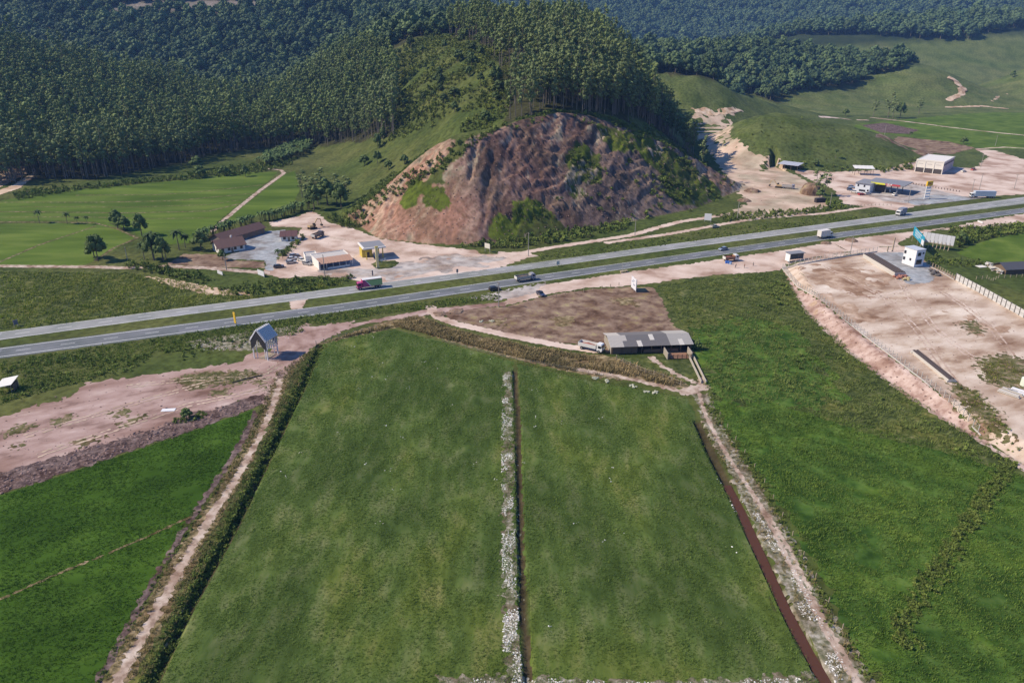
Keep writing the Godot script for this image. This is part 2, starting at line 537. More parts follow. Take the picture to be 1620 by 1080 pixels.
func ground_materials() -> void:
	tex_relief = noise_tex(70, 0.035, [], 512, 6)
	tex_macro = noise_tex(11, 0.012, [[0.25, Color(0.84, 0.87, 0.82)], [0.5, Color(0.94, 0.95, 0.91)], [0.72, Color(1, 1, 0.97)]], 512, 4)
	tex_meadow = noise_tex(12, 0.012, [[0.28, Color(0.76, 0.80, 0.74)], [0.46, Color(0.89, 0.92, 0.86)], [0.6, Color(0.96, 0.97, 0.90)], [0.76, Color(1, 0.98, 0.84)]], 512, 6)
	tex_dirt = noise_tex(13, 0.013, [[0.25, Color(0.80, 0.75, 0.72)], [0.45, Color(0.93, 0.91, 0.90)], [0.7, Color(1, 1, 1)]], 512, 6)
	soil("terrain", 3, [[0.1, Color(0.74, 0.74, 0.69)], [0.5, Color(0.88, 0.88, 0.85)], [1.0, Color(1.0, 1.0, 0.96)]], 75.0, 3.5, [tex_macro, 183.0], 12.0)
	soil("pasture", 21, [[0.1, lin(0.058, 0.088, 0.022)], [0.45, lin(0.086, 0.124, 0.034)], [0.7, lin(0.112, 0.140, 0.050)], [1.0, lin(0.15, 0.168, 0.075)]], 52.0, 5.0, [tex_meadow, 131.0], 9.0)
	soil("lush_meadow", 22, [[0.1, lin(0.034, 0.072, 0.012)], [0.45, lin(0.064, 0.118, 0.022)], [0.75, lin(0.090, 0.148, 0.032)], [1.0, lin(0.12, 0.172, 0.045)]], 57.0, 6.0, [tex_meadow, 113.0], 12.0)
	soil("rough_grass", 23, [[0.1, lin(0.045, 0.058, 0.018)], [0.5, lin(0.088, 0.102, 0.034)], [0.8, lin(0.13, 0.135, 0.055)], [1.0, lin(0.19, 0.175, 0.09)]], 49.0, 4.0, [tex_meadow, 97.0], 14.0)
	soil("rice", 24, [[0.1, lin(0.034, 0.074, 0.007)], [0.5, lin(0.043, 0.092, 0.010)], [0.9, lin(0.056, 0.108, 0.014)]], 60.0, 9.0, [tex_macro, 151.0], 3.0)
	soil("far_rice", 25, [[0.1, lin(0.068, 0.108, 0.015)], [0.5, lin(0.082, 0.128, 0.019)], [0.9, lin(0.115, 0.158, 0.030)]], 90.0, 15.0, [tex_macro, 220.0], 3.0)
	soil("pink_earth", 26, [[0.0, lin(0.22, 0.145, 0.122)], [0.35, lin(0.335, 0.235, 0.205)], [0.7, lin(0.385, 0.28, 0.25)], [1.0, lin(0.45, 0.35, 0.31)]], 62.0, 8.0, [tex_dirt, 137.0], 5.0)
	soil("pale_earth", 27, [[0.0, lin(0.45, 0.345, 0.28)], [0.35, lin(0.53, 0.42, 0.35)], [1.0, lin(0.59, 0.485, 0.415)]], 66.0, 14.0, [tex_dirt, 153.0], 4.0)
	soil("yard_earth", 28, [[0.0, lin(0.27, 0.18, 0.125)], [0.22, lin(0.39, 0.29, 0.215)], [0.45, lin(0.50, 0.405, 0.32)], [0.7, lin(0.57, 0.48, 0.395)], [1.0, lin(0.65, 0.57, 0.48)]], 70.0, 15.0, [tex_dirt, 149.0], 4.0)
	soil("brown_earth", 29, [[0.05, lin(0.105, 0.068, 0.046)], [0.4, lin(0.19, 0.13, 0.095)], [0.7, lin(0.25, 0.182, 0.13)], [1.0, lin(0.30, 0.25, 0.13)]], 55.0, 7.0, [tex_dirt, 91.0], 7.0)
	soil("bank_earth", 30, [[0.1, lin(0.30, 0.20, 0.165)], [0.5, lin(0.43, 0.32, 0.275)], [1.0, lin(0.52, 0.41, 0.36)]], 40.0, 4.0, [tex_dirt, 83.0], 9.0)
	soil("grey_gravel", 31, [[0.1, lin(0.25, 0.265, 0.275)], [0.5, lin(0.30, 0.32, 0.335)], [1.0, lin(0.37, 0.385, 0.395)]], 40.0, 4.0, [tex_dirt, 97.0], 3.0)
	soil("asphalt", 32, [[0.1, lin(0.138, 0.145, 0.16)], [0.5, lin(0.155, 0.163, 0.18)], [1.0, lin(0.172, 0.18, 0.198)]], 45.0, 7.0, [tex_macro, 121.0], 0.6, 0.8)
	soil("pale_asphalt", 33, [[0.1, lin(0.24, 0.24, 0.245)], [0.5, lin(0.275, 0.275, 0.28)], [1.0, lin(0.31, 0.308, 0.305)]], 45.0, 7.0, [tex_macro, 121.0], 0.6, 0.85)
	soil("stained_earth", 41, [[0.1, lin(0.30, 0.20, 0.135)], [0.5, lin(0.39, 0.28, 0.20)], [1.0, lin(0.52, 0.40, 0.31)]], 50.0, 6.0, [tex_dirt, 97.0], 4.0)
	soil("graded_earth", 42, [[0.0, lin(0.36, 0.255, 0.20)], [0.4, lin(0.45, 0.335, 0.275)], [1.0, lin(0.55, 0.43, 0.36)]], 80.0, 18.0, [tex_macro, 153.0], 3.0)
	soil("sparse_weeds", 43, [[0.1, lin(0.075, 0.08, 0.03)], [0.45, lin(0.12, 0.115, 0.05)], [0.7, lin(0.19, 0.155, 0.09)], [1.0, lin(0.34, 0.26, 0.19)]], 30.0, 3.0, [tex_dirt, 59.0], 12.0)
	soil("worn_apron", 40, [[0.1, lin(0.30, 0.27, 0.25)], [0.5, lin(0.40, 0.37, 0.345)], [1.0, lin(0.50, 0.45, 0.41)]], 45.0, 7.0, [tex_dirt, 121.0], 1.5, 0.9)
	soil("dry_grass", 34, [[0.1, lin(0.09, 0.072, 0.032)], [0.45, lin(0.185, 0.145, 0.078)], [0.8, lin(0.28, 0.22, 0.13)], [1.0, lin(0.34, 0.28, 0.17)]], 30.0, 2.5, [tex_dirt, 59.0], 16.0)
	soil("dark_bank", 35, [[0.1, lin(0.065, 0.045, 0.042)], [0.5, lin(0.125, 0.09, 0.083)], [1.0, lin(0.22, 0.165, 0.15)]], 30.0, 2.5, [tex_dirt, 59.0], 16.0)
	soil("track_earth", 36, [[0.1, lin(0.28, 0.21, 0.16)], [0.5, lin(0.43, 0.345, 0.28)], [1.0, lin(0.54, 0.46, 0.39)]], 30.0, 3.0, [tex_dirt, 53.0], 5.0)
	soil("stony_ground", 37, [[0.1, lin(0.10, 0.105, 0.055)], [0.5, lin(0.20, 0.185, 0.13)], [1.0, lin(0.40, 0.37, 0.32)]], 25.0, 2.0, [tex_dirt, 53.0], 9.0)
	soil("ochre_earth", 39, [[0.1, lin(0.36, 0.25, 0.16)], [0.5, lin(0.50, 0.38, 0.27)], [1.0, lin(0.62, 0.50, 0.39)]], 60.0, 8.0, [tex_dirt, 127.0], 5.0)
	var water := paint("muddy_water", lin(0.075, 0.034, 0.023), 0.4)
	water.metallic_specular = 0.15

func ruts(line: Array, mat: Material) -> void:
	for off in [-0.85, 0.85]:
		var moved := []
		for i in line.size():
			var d: Vector2 = (line[mini(i + 1, line.size() - 1)] - line[maxi(i - 1, 0)]).normalized()
			moved.append(line[i] + Vector2(-d.y, d.x) * off)
		sheet("wheel_rut", {"lines": [[moved, 0.42]]}, mat, 0.095, 0.3, 0.32, 0.7)

func both(a: Array, b: Array) -> Array:
	var c := a.duplicate()
	var d := b.duplicate()
	d.reverse()
	c.append_array(d)
	return c

func stretched(a: Array, by: float) -> Array:
	var c := a.duplicate()
	c.push_front(a[0] + (a[0] - a[1]).normalized() * by)
	c.append(a[-1] + (a[-1] - a[-2]).normalized() * by)
	return c

func ribbon(g: Geo, line: Array, off: float, w: float, up: float, from := 0.0, to := 1e9) -> void:
	var run := 0.0
	for i in line.size() - 1:
		var a: Vector2 = line[i]
		var b: Vector2 = line[i + 1]
		var l := a.distance_to(b)
		var s0 := maxf(from - run, 0.0)
		var s1 := minf(to - run, l)
		if s1 > s0:
			var d := (b - a) / l
			var n := Vector2(-d.y, d.x)
			var p0 := a + d * s0 + n * off
			var p1 := a + d * s1 + n * off
			var q := n * w * 0.5
			g.quad(on(p0 - q, up), on(p0 + q, up), on(p1 + q, up), on(p1 - q, up))
		run += l

func length_of(line: Array) -> float:
	var s := 0.0
	for i in line.size() - 1: s += line[i].distance_to(line[i + 1])
	return s

func highway() -> void:
	var up_a := stretched([Vector2(-165.84, -219.36), Vector2(-119.57, -240.36), Vector2(-64.93, -264.34), Vector2(0.00, -291.07), Vector2(78.67, -328.36), Vector2(176.25, -372.41), Vector2(301.06, -429.38)], 260.0)
	var up_b := stretched([Vector2(-161.94, -213.31), Vector2(-116.66, -233.59), Vector2(-63.15, -256.02), Vector2(0.00, -285.01), Vector2(76.73, -319.30), Vector2(171.11, -360.43), Vector2(288.98, -410.62)], 260.0)
	var lo_a := stretched([Vector2(-157.90, -207.04), Vector2(-113.21, -225.55), Vector2(-61.17, -246.82), Vector2(0.00, -275.13), Vector2(74.35, -308.23), Vector2(166.52, -349.75), Vector2(281.78, -399.44)], 260.0)
	var lo_b := stretched([Vector2(-152.72, -199.00), Vector2(-109.41, -216.69), Vector2(-59.38, -238.48), Vector2(0.00, -266.21), Vector2(72.71, -300.59), Vector2(162.93, -341.37), Vector2(274.93, -388.80)], 260.0)
	var white := paint("road_paint", lin(0.72, 0.72, 0.70), 0.7)
	for k in 2:
		var a: Array = [up_a, lo_a][k]
		var b: Array = [up_b, lo_b][k]
		var road := sheet("highway", {"polys": [both(a, b)]}, mats["pale_asphalt" if k == 0 else "asphalt"], 0.05, 0.8, 0.25, 0.3)
		var mid := []
		for i in a.size(): mid.append(a[i].lerp(b[i], 0.47))
		var edge := Geo.new()
		var wide: float = a[4].distance_to(Geometry2D.get_closest_point_to_segment(a[4], b[3], b[5]))
		for s in [-1.0, 1.0]:
			ribbon(edge, mid, s * 3.55, 0.22, 0.062)
		part("edge_line", edge.mesh(white), road)
		var total := length_of(mid)
		var s := 252.0
		var from_edge := 0
		while s < total - 250.0 and from_edge < 60:
			var dash := Geo.new()
			ribbon(dash, mid, 0.0, 0.17, 0.062, s, s + 4.0)
			part("lane_dash", dash.mesh(white), road)
			s += 12.0
			from_edge += 1

		var wear := Geo.new()
		for off in [-2.65, -0.95, 0.95, 2.65]: ribbon(wear, mid, off, 0.62, 0.056)
		part("wheel_wear", wear.mesh(paint("worn_asphalt_%d" % k, [lin(0.235, 0.235, 0.24), lin(0.125, 0.13, 0.145)][k], 0.7)), road)
		for i in 14:
			var patch := Geo.new()
			var p0 := 255.0 + i * 41.0 + (i * 37 % 23)
			ribbon(patch, mid, [-1.8, 1.8][i % 2], 3.2, 0.059, p0, p0 + 5.0 + (i * 13 % 9))
			part("repair_patch", patch.mesh(paint("repair_asphalt_%d" % k, [lin(0.25, 0.25, 0.255), lin(0.135, 0.14, 0.155)][k], 0.8)), road)
	# the gap across the grassed central strip
	sheet("median_crossing", {"polys": [[Vector2(-80.35, -248.14), Vector2(-79.22, -251.52), Vector2(-74.56, -252.20), Vector2(-73.85, -241.63), Vector2(-77.28, -240.36)]]}, mats["pale_earth"], 0.04, 0.4, 0.5, 0.5)

func lowlands() -> void:
	# pasture in the middle, split by a straight drain
	sheet("pasture", {"polys": [[Vector2(-60.15, -211.52), Vector2(-50.65, -216.69), Vector2(-38.90, -222.09), Vector2(-21.84, -211.52), Vector2(-9.59, -203.19), Vector2(0.37, -196.73), Vector2(0.75, -150.58), Vector2(0.91, -125.46), Vector2(1.15, -106.24), Vector2(1.64, -91.06), Vector2(2.08, -80.46), Vector2(2.07, -70.50), Vector2(-54.44, -70.50), Vector2(-53.58, -80.46), Vector2(-54.70, -96.73), Vector2(-54.77, -120.19), Vector2(-55.52, -150.58), Vector2(-57.46, -180.83)]]}, mats["pasture"], 0.03, 0.5, 0.5, 0.4, 0.0, 1.5708, 2.5)
	sheet("pasture", {"polys": [[Vector2(1.67, -195.39), Vector2(12.64, -188.92), Vector2(24.55, -182.41), Vector2(36.05, -177.76), Vector2(46.23, -173.30), Vector2(47.13, -166.27), Vector2(45.41, -153.52), Vector2(45.95, -139.66), Vector2(46.18, -125.46), Vector2(46.47, -107.96), Vector2(46.46, -93.13), Vector2(46.69, -80.46), Vector2(46.66, -70.50), Vector2(2.76, -70.50), Vector2(2.92, -80.46), Vector2(2.57, -96.73), Vector2(2.32, -115.25), Vector2(2.33, -144.96)]]}, mats["pasture"], 0.03, 0.5, 0.5, 0.4, 0.0, 1.5708, 2.5)
	# meadow on the right, lush below and rougher towards the bank
	sheet("meadow", {"polys": [[Vector2(52.56, -169.73), Vector2(72.72, -169.73), Vector2(89.92, -153.52), Vector2(104.14, -146.33), Vector2(114.05, -134.66), Vector2(123.59, -125.46), Vector2(94.18, -70.50), Vector2(54.44, -70.50), Vector2(54.97, -81.04), Vector2(54.58, -93.84), Vector2(56.11, -115.25), Vector2(55.05, -137.12), Vector2(53.34, -153.52)]]}, mats["lush_meadow"], 0.03, 0.5, 1.6, 0.2)
	sheet("rough_meadow", {"polys": [[Vector2(55.24, -266.59), Vector2(72.41, -275.93), Vector2(99.67, -283.32), Vector2(110.38, -282.49), Vector2(107.94, -270.42), Vector2(102.71, -238.48), Vector2(102.57, -208.51), Vector2(104.26, -191.90), Vector2(106.02, -175.88), Vector2(109.58, -158.74), Vector2(112.48, -149.71), Vector2(116.50, -138.38), Vector2(122.77, -124.38), Vector2(113.25, -133.45), Vector2(103.37, -144.96), Vector2(89.22, -152.04), Vector2(72.11, -167.98), Vector2(51.57, -169.73), Vector2(53.53, -184.81), Vector2(56.38, -202.24), Vector2(56.85, -217.22), Vector2(54.13, -234.19)]]}, mats["rough_grass"], 0.035, 0.5, 0.9, 0.3)
	sheet("meadow_patch", {"polys": [[Vector2(60.13, -222.64), Vector2(80.11, -234.19), Vector2(93.30, -222.64), Vector2(90.13, -193.20), Vector2(87.42, -173.30), Vector2(71.51, -166.27), Vector2(54.54, -169.73), Vector2(55.18, -193.20)]]}, mats["lush_meadow"], 0.05, 0.5, 6.0, 0.12)
	# rice on the left
	sheet("rice_field", {"polys": [[Vector2(-132.10, -111.52), Vector2(-107.81, -129.25), Vector2(-98.81, -136.87), Vector2(-89.21, -145.78), Vector2(-78.58, -155.64), Vector2(-66.97, -167.29), Vector2(-65.33, -161.30), Vector2(-64.54, -147.16), Vector2(-64.54, -132.74), Vector2(-65.05, -119.18), Vector2(-64.30, -106.24), Vector2(-63.34, -92.43), Vector2(-62.56, -81.04), Vector2(-61.35, -70.50), Vector2(-95.91, -70.50)]]}, mats["rice"], 0.03, 0.5, 0.3, 0.4, 0.0, 0.35, 2.0)
	sheet("field_bund", {"lines": [[[Vector2(-98.12, -90.39), Vector2(-88.04, -98.53), Vector2(-82.65, -104.23), Vector2(-77.23, -109.01), Vector2(-70.75, -115.25), Vector2(-64.80, -121.63)], 0.55]]}, mats["dry_grass"], 0.07, 0.3, 0.3, 0.6)
	# bare pink ground on the left
	sheet("bare_yard", {"polys": [[Vector2(-156.93, -139.66), Vector2(-129.50, -162.93), Vector2(-123.96, -169.73), Vector2(-117.75, -174.03), Vector2(-118.37, -182.41), Vector2(-108.53, -185.62), Vector2(-93.11, -191.47), Vector2(-79.37, -196.73), Vector2(-79.89, -202.24), Vector2(-71.42, -204.62), Vector2(-66.95, -209.51), Vector2(-61.66, -212.03), Vector2(-63.07, -202.24), Vector2(-65.60, -191.04), Vector2(-64.37, -178.90), Vector2(-63.14, -169.73), Vector2(-66.94, -169.73), Vector2(-71.21, -172.58), Vector2(-80.87, -161.30), Vector2(-91.54, -150.58), Vector2(-101.11, -140.95), Vector2(-110.06, -132.74), Vector2(-135.40, -115.25)]]}, mats["pink_earth"], 0.04, 0.5, 1.2, 0.3, 0.0, 0.45, 2.0)
	sheet("earth_bank", {"polys": [[Vector2(-135.40, -115.25), Vector2(-131.78, -111.15), Vector2(-107.96, -129.48), Vector2(-98.95, -137.12), Vector2(-89.34, -146.05), Vector2(-78.70, -155.94), Vector2(-67.08, -167.64), Vector2(-64.73, -173.30), Vector2(-66.82, -176.25), Vector2(-70.01, -174.03), Vector2(-76.21, -167.98), Vector2(-82.21, -164.58), Vector2(-88.24, -156.56), Vector2(-98.29, -149.14), Vector2(-105.50, -143.60), Vector2(-113.21, -137.63)]]}, mats["dark_bank"], 0.06, 0.4, 1.0, 0.4)
	sheet("weed_patch", {"polys": [[Vector2(-95.72, -184.81), Vector2(-88.79, -189.77), Vector2(-74.57, -190.61), Vector2(-71.33, -187.26), Vector2(-75.13, -181.62), Vector2(-81.83, -180.83), Vector2(-87.55, -177.76)], [Vector2(-82.11, -177.00), Vector2(-77.20, -180.06), Vector2(-76.31, -175.14), Vector2(-80.27, -174.40)], [Vector2(-102.87, -165.59), Vector2(-99.16, -167.98), Vector2(-97.84, -163.59), Vector2(-100.72, -162.93)], [Vector2(-98.00, -159.06), Vector2(-93.49, -164.58), Vector2(-93.22, -162.27), Vector2(-95.19, -158.11)], [Vector2(-123.95, -155.03), Vector2(-122.30, -159.06), Vector2(-117.60, -159.06), Vector2(-118.43, -156.56), Vector2(-121.54, -152.93)], [Vector2(-115.99, -160.33), Vector2(-112.83, -164.58), Vector2(-110.68, -163.59), Vector2(-112.11, -159.06)], [Vector2(-105.04, -150.58), Vector2(-100.58, -153.52), Vector2(-97.99, -152.93), Vector2(-100.80, -148.29)], [Vector2(-118.39, -149.14), Vector2(-115.94, -150.00), Vector2(-114.93, -147.16)], [Vector2(-72.90, -182.80), Vector2(-69.39, -185.62), Vector2(-68.01, -180.06)]]}, mats["sparse_weeds"], 0.08, 0.35, 1.9, 0.6)
	# track that runs down between the rice and the pasture
	sheet("grass_verge", {"polys": [[Vector2(-67.34, -188.92), Vector2(-64.69, -191.04), Vector2(-61.04, -209.51), Vector2(-59.46, -209.51), Vector2(-59.20, -180.83), Vector2(-57.91, -153.52), Vector2(-56.39, -121.22), Vector2(-55.77, -96.73), Vector2(-55.03, -82.20), Vector2(-53.57, -70.50), Vector2(-60.48, -70.50), Vector2(-61.61, -81.04), Vector2(-62.30, -92.43), Vector2(-62.92, -106.24), Vector2(-62.95, -120.19), Vector2(-63.16, -138.38), Vector2(-63.70, -153.52), Vector2(-64.46, -169.73)]]}, mats["dry_grass"], 0.05, 0.4, 0.8, 0.4)
	sheet("farm_track", {"lines": [[[Vector2(-65.90, -188.92), Vector2(-62.88, -173.30), Vector2(-60.65, -153.52), Vector2(-60.18, -134.66), Vector2(-60.67, -120.81), Vector2(-60.41, -107.96), Vector2(-59.94, -95.27), Vector2(-59.44, -83.39), Vector2(-58.05, -72.45)], 1.9]]}, mats["track_earth"], 0.07, 0.3, 0.7, 0.5)
	sheet("track_edge", {"polys": [[Vector2(-66.64, -166.27), Vector2(-64.80, -164.58), Vector2(-63.29, -149.14), Vector2(-63.45, -133.45), Vector2(-63.80, -119.18), Vector2(-63.29, -107.09), Vector2(-62.43, -93.13), Vector2(-61.61, -81.04), Vector2(-60.48, -70.50), Vector2(-61.78, -70.50), Vector2(-62.75, -81.04), Vector2(-63.68, -93.13), Vector2(-64.45, -107.09), Vector2(-64.97, -119.58), Vector2(-64.81, -133.45), Vector2(-64.93, -148.29)]]}, mats["dark_bank"], 0.06, 0.4, 0.6, 0.4)
	sheet("hedge_verge", {"polys": [[Vector2(-62.83, -188.92), Vector2(-61.04, -209.51), Vector2(-59.74, -209.01), Vector2(-57.80, -180.83), Vector2(-56.84, -153.52), Vector2(-55.36, -120.81), Vector2(-55.01, -96.44), Vector2(-54.03, -81.04), Vector2(-53.57, -70.50), Vector2(-56.16, -70.50), Vector2(-57.07, -80.46), Vector2(-57.63, -92.43), Vector2(-58.55, -115.25), Vector2(-59.10, -140.95), Vector2(-60.75, -162.93)]]}, mats["rough_grass"], 0.08, 0.4, 0.8, 0.4)
	# dirt road beside the carriageway and the bare lot beyond
	sheet("dirt_road", {"polys": [[Vector2(-69.26, -195.39), Vector2(-68.42, -202.24), Vector2(-64.59, -208.02), Vector2(-58.88, -217.22), Vector2(-52.73, -227.14), Vector2(-37.14, -236.63), Vector2(-26.69, -241.63), Vector2(-11.30, -246.16), Vector2(-2.28, -248.14), Vector2(-2.24, -244.20), Vector2(-8.94, -242.91), Vector2(-24.08, -237.24), Vector2(-36.57, -232.39), Vector2(-48.51, -227.14), Vector2(-55.51, -220.45), Vector2(-59.67, -212.03), Vector2(-62.13, -206.06), Vector2(-63.49, -196.73), Vector2(-64.40, -188.09), Vector2(-65.82, -183.20)]]}, mats["pink_earth"], 0.07, 0.4, 0.7, 0.4)
	sheet("bare_ground", {"polys": [[Vector2(-74.16, -204.14), Vector2(-74.35, -214.60), Vector2(-70.80, -223.75), Vector2(-69.18, -227.14), Vector2(-64.83, -224.87), Vector2(-59.06, -227.14), Vector2(-53.19, -229.45), Vector2(-54.71, -221.54), Vector2(-58.39, -215.12), Vector2(-61.04, -209.51), Vector2(-63.98, -198.54), Vector2(-68.06, -193.20)]]}, mats["pink_earth"], 0.062, 0.4, 1.2, 0.4)
	sheet("rubble_ground", {"polys": [[Vector2(-101.44, -212.03), Vector2(-91.37, -217.22), Vector2(-84.29, -220.45), Vector2(-71.25, -225.44), Vector2(-68.02, -217.22), Vector2(-72.42, -208.02), Vector2(-81.07, -204.62), Vector2(-93.20, -206.06)]]}, mats["stony_ground"], 0.06, 0.4, 1.5, 0.4)
	sheet("pale_lot", {"polys": [[Vector2(-8.98, -244.20), Vector2(-2.29, -249.48), Vector2(4.80, -263.60), Vector2(29.96, -275.93), Vector2(51.52, -285.86), Vector2(71.24, -293.74), Vector2(95.44, -304.84), Vector2(120.97, -315.70), Vector2(141.93, -326.19), Vector2(160.69, -336.17), Vector2(186.06, -345.51), Vector2(216.54, -356.60), Vector2(191.88, -341.95), Vector2(177.21, -327.27), Vector2(172.56, -304.76), Vector2(158.75, -301.33), Vector2(150.19, -306.04), Vector2(126.53, -294.18), Vector2(114.56, -294.63), Vector2(110.54, -286.72), Vector2(99.67, -283.32), Vector2(80.94, -280.00), Vector2(67.25, -275.13), Vector2(56.42, -270.42), Vector2(46.03, -266.59), Vector2(28.86, -264.34), Vector2(16.51, -258.50), Vector2(9.28, -253.58), Vector2(-2.24, -244.20)]]}, mats["pale_earth"], 0.055, 0.5, 0.9, 0.3)
	sheet("worn_apron", {"polys": [[Vector2(-15.00, -252.20), Vector2(-4.73, -259.22), Vector2(12.24, -269.64), Vector2(9.46, -259.22), Vector2(2.32, -253.58), Vector2(-3.45, -250.84)]]}, mats["worn_apron"], 0.065, 0.4, 2.2, 0.4)
	sheet("brown_lot", {"polys": [[Vector2(-24.74, -237.24), Vector2(-15.54, -240.99), Vector2(-2.24, -243.55), Vector2(9.23, -252.20), Vector2(16.43, -257.08), Vector2(31.11, -262.86), Vector2(45.81, -265.09), Vector2(54.11, -264.34), Vector2(54.55, -250.16), Vector2(53.38, -228.29), Vector2(55.83, -217.22), Vector2(55.04, -202.24), Vector2(28.90, -204.14), Vector2(28.55, -209.51), Vector2(21.66, -209.51), Vector2(7.99, -213.05), Vector2(-2.04, -218.29), Vector2(-10.43, -224.31), Vector2(-19.15, -229.45)]]}, mats["brown_earth"], 0.06, 0.5, 0.8, 0.3)
	sheet("yellow_weeds", {"polys": [[Vector2(12.85, -231.21), Vector2(18.49, -235.40), Vector2(22.58, -232.39), Vector2(19.91, -225.44), Vector2(14.67, -225.44)], [Vector2(35.53, -250.16), Vector2(44.07, -253.58), Vector2(44.79, -243.55), Vector2(39.46, -245.50)], [Vector2(-8.51, -229.45), Vector2(-2.14, -231.21), Vector2(-3.12, -223.75)]]}, mats["dry_grass"], 0.08, 0.4, 2.5, 0.3)
	sheet("loop_track", {"lines": [[[Vector2(-28.60, -242.91), Vector2(-27.65, -237.86), Vector2(-24.52, -232.39), Vector2(-18.98, -227.14), Vector2(-10.35, -222.09), Vector2(-2.03, -217.22), Vector2(7.96, -212.03), Vector2(17.58, -207.53), Vector2(26.06, -204.62)], 3.8]]}, mats["pale_earth"], 0.09, 0.35, 0.5, 0.5)
	sheet("dry_grass_strip", {"polys": [[Vector2(-66.54, -208.02), Vector2(-57.92, -213.05), Vector2(-51.29, -219.90), Vector2(-42.55, -229.45), Vector2(-36.57, -232.39), Vector2(-32.26, -236.01), Vector2(-25.31, -227.14), Vector2(-16.45, -220.45), Vector2(-3.98, -212.03), Vector2(9.71, -206.06), Vector2(21.02, -202.24), Vector2(28.56, -201.31), Vector2(33.61, -196.73), Vector2(41.37, -188.09), Vector2(48.31, -182.80), Vector2(48.75, -179.29), Vector2(43.37, -180.06), Vector2(36.83, -182.41), Vector2(30.14, -184.81), Vector2(24.91, -185.62), Vector2(16.31, -189.77), Vector2(3.73, -196.73), Vector2(-9.69, -205.58), Vector2(-22.01, -213.56), Vector2(-30.90, -220.99), Vector2(-38.52, -223.75), Vector2(-46.89, -218.29), Vector2(-57.45, -211.01), Vector2(-64.07, -206.06)]]}, mats["dry_grass"], 0.05, 0.4, 0.9, 0.4)
	sheet("paddock", {"polys": [[Vector2(32.93, -198.54), Vector2(47.78, -202.24), Vector2(55.26, -203.19), Vector2(54.02, -186.85), Vector2(49.98, -182.41), Vector2(41.68, -189.77), Vector2(33.74, -197.63)]]}, mats["rough_grass"], 0.065, 0.4, 0.8, 0.4)
	sheet("paddock_path", {"lines": [[[Vector2(41.64, -199.92), Vector2(43.39, -194.07), Vector2(46.77, -188.09), Vector2(50.85, -182.41)], 1.6]]}, mats["track_earth"], 0.085, 0.35, 0.8, 0.5)
	sheet("cart_path", {"lines": [[[Vector2(19.68, -191.04), Vector2(26.98, -188.09), Vector2(35.33, -184.00), Vector2(43.14, -178.90), Vector2(47.73, -176.25), Vector2(50.99, -178.52), Vector2(53.53, -184.81)], 2.0], [[Vector2(47.04, -177.00), Vector2(52.39, -180.06)], 4.0]]}, mats["track_earth"], 0.085, 0.35, 0.6, 0.5)
	# path along the muddy drain on the right
	sheet("path_verge", {"polys": [[Vector2(48.84, -175.14), Vector2(52.84, -176.25), Vector2(51.96, -162.93), Vector2(52.47, -147.73), Vector2(53.40, -127.67), Vector2(54.12, -112.43), Vector2(53.82, -94.55), Vector2(54.50, -81.04), Vector2(54.44, -70.50), Vector2(47.52, -70.50), Vector2(47.58, -81.04), Vector2(47.44, -93.84), Vector2(47.87, -107.96), Vector2(47.87, -125.46), Vector2(48.07, -139.66), Vector2(47.68, -156.56)]]}, mats["stony_ground"], 0.055, 0.4, 0.8, 0.4)
	sheet("foot_path", {"lines": [[[Vector2(50.46, -176.25), Vector2(49.32, -164.58), Vector2(49.22, -153.52), Vector2(49.84, -140.95), Vector2(50.79, -129.93), Vector2(51.16, -118.78), Vector2(51.09, -106.24), Vector2(51.04, -95.56), Vector2(51.27, -85.85), Vector2(51.55, -76.59), Vector2(51.79, -68.61)], 1.0], [[Vector2(51.11, -128.79), Vector2(52.13, -117.19), Vector2(52.28, -105.40), Vector2(51.71, -94.55), Vector2(52.23, -84.61), Vector2(52.40, -74.48)], 0.7]]}, mats["track_earth"], 0.08, 0.3, 0.35, 0.8)
	# white stony strips
	sheet("stone_strip", {"polys": [[Vector2(-1.99, -189.77), Vector2(-0.18, -189.77), Vector2(0.15, -150.58), Vector2(0.39, -125.46), Vector2(0.80, -106.24), Vector2(1.23, -91.06), Vector2(1.60, -80.46), Vector2(1.73, -70.50), Vector2(-1.04, -70.50), Vector2(-0.94, -80.46), Vector2(-1.30, -98.23), Vector2(-1.59, -115.25), Vector2(-2.10, -150.58)]]}, mats["stony_ground"], 0.05, 0.3, 1.3, 0.45)
	sheet("stone_strip", {"polys": [[Vector2(-11.46, -81.97), Vector2(-0.96, -82.44), Vector2(8.58, -81.73), Vector2(22.79, -81.27), Vector2(35.34, -81.97), Vector2(46.12, -82.68), Vector2(47.42, -78.77), Vector2(44.63, -78.77), Vector2(-10.23, -78.77)]]}, mats["stony_ground"], 0.05, 0.4, 0.9, 0.5)
	# raised yard on the right
	sheet("yard", {"polys": [[Vector2(111.13, -288.45), Vector2(108.18, -263.07), Vector2(108.46, -252.85), Vector2(109.82, -210.95), Vector2(111.80, -178.30), Vector2(112.79, -152.92), Vector2(116.00, -137.63), Vector2(126.97, -129.93), Vector2(177.16, -166.27), Vector2(172.61, -224.53), Vector2(171.05, -270.32), Vector2(169.57, -286.12), Vector2(173.09, -304.73), Vector2(149.40, -303.11), Vector2(127.06, -295.51)]]}, mats["yard_earth"], 0.06, 0.6, 0.4, 0.4, 1.6, 0.45, 2.2)
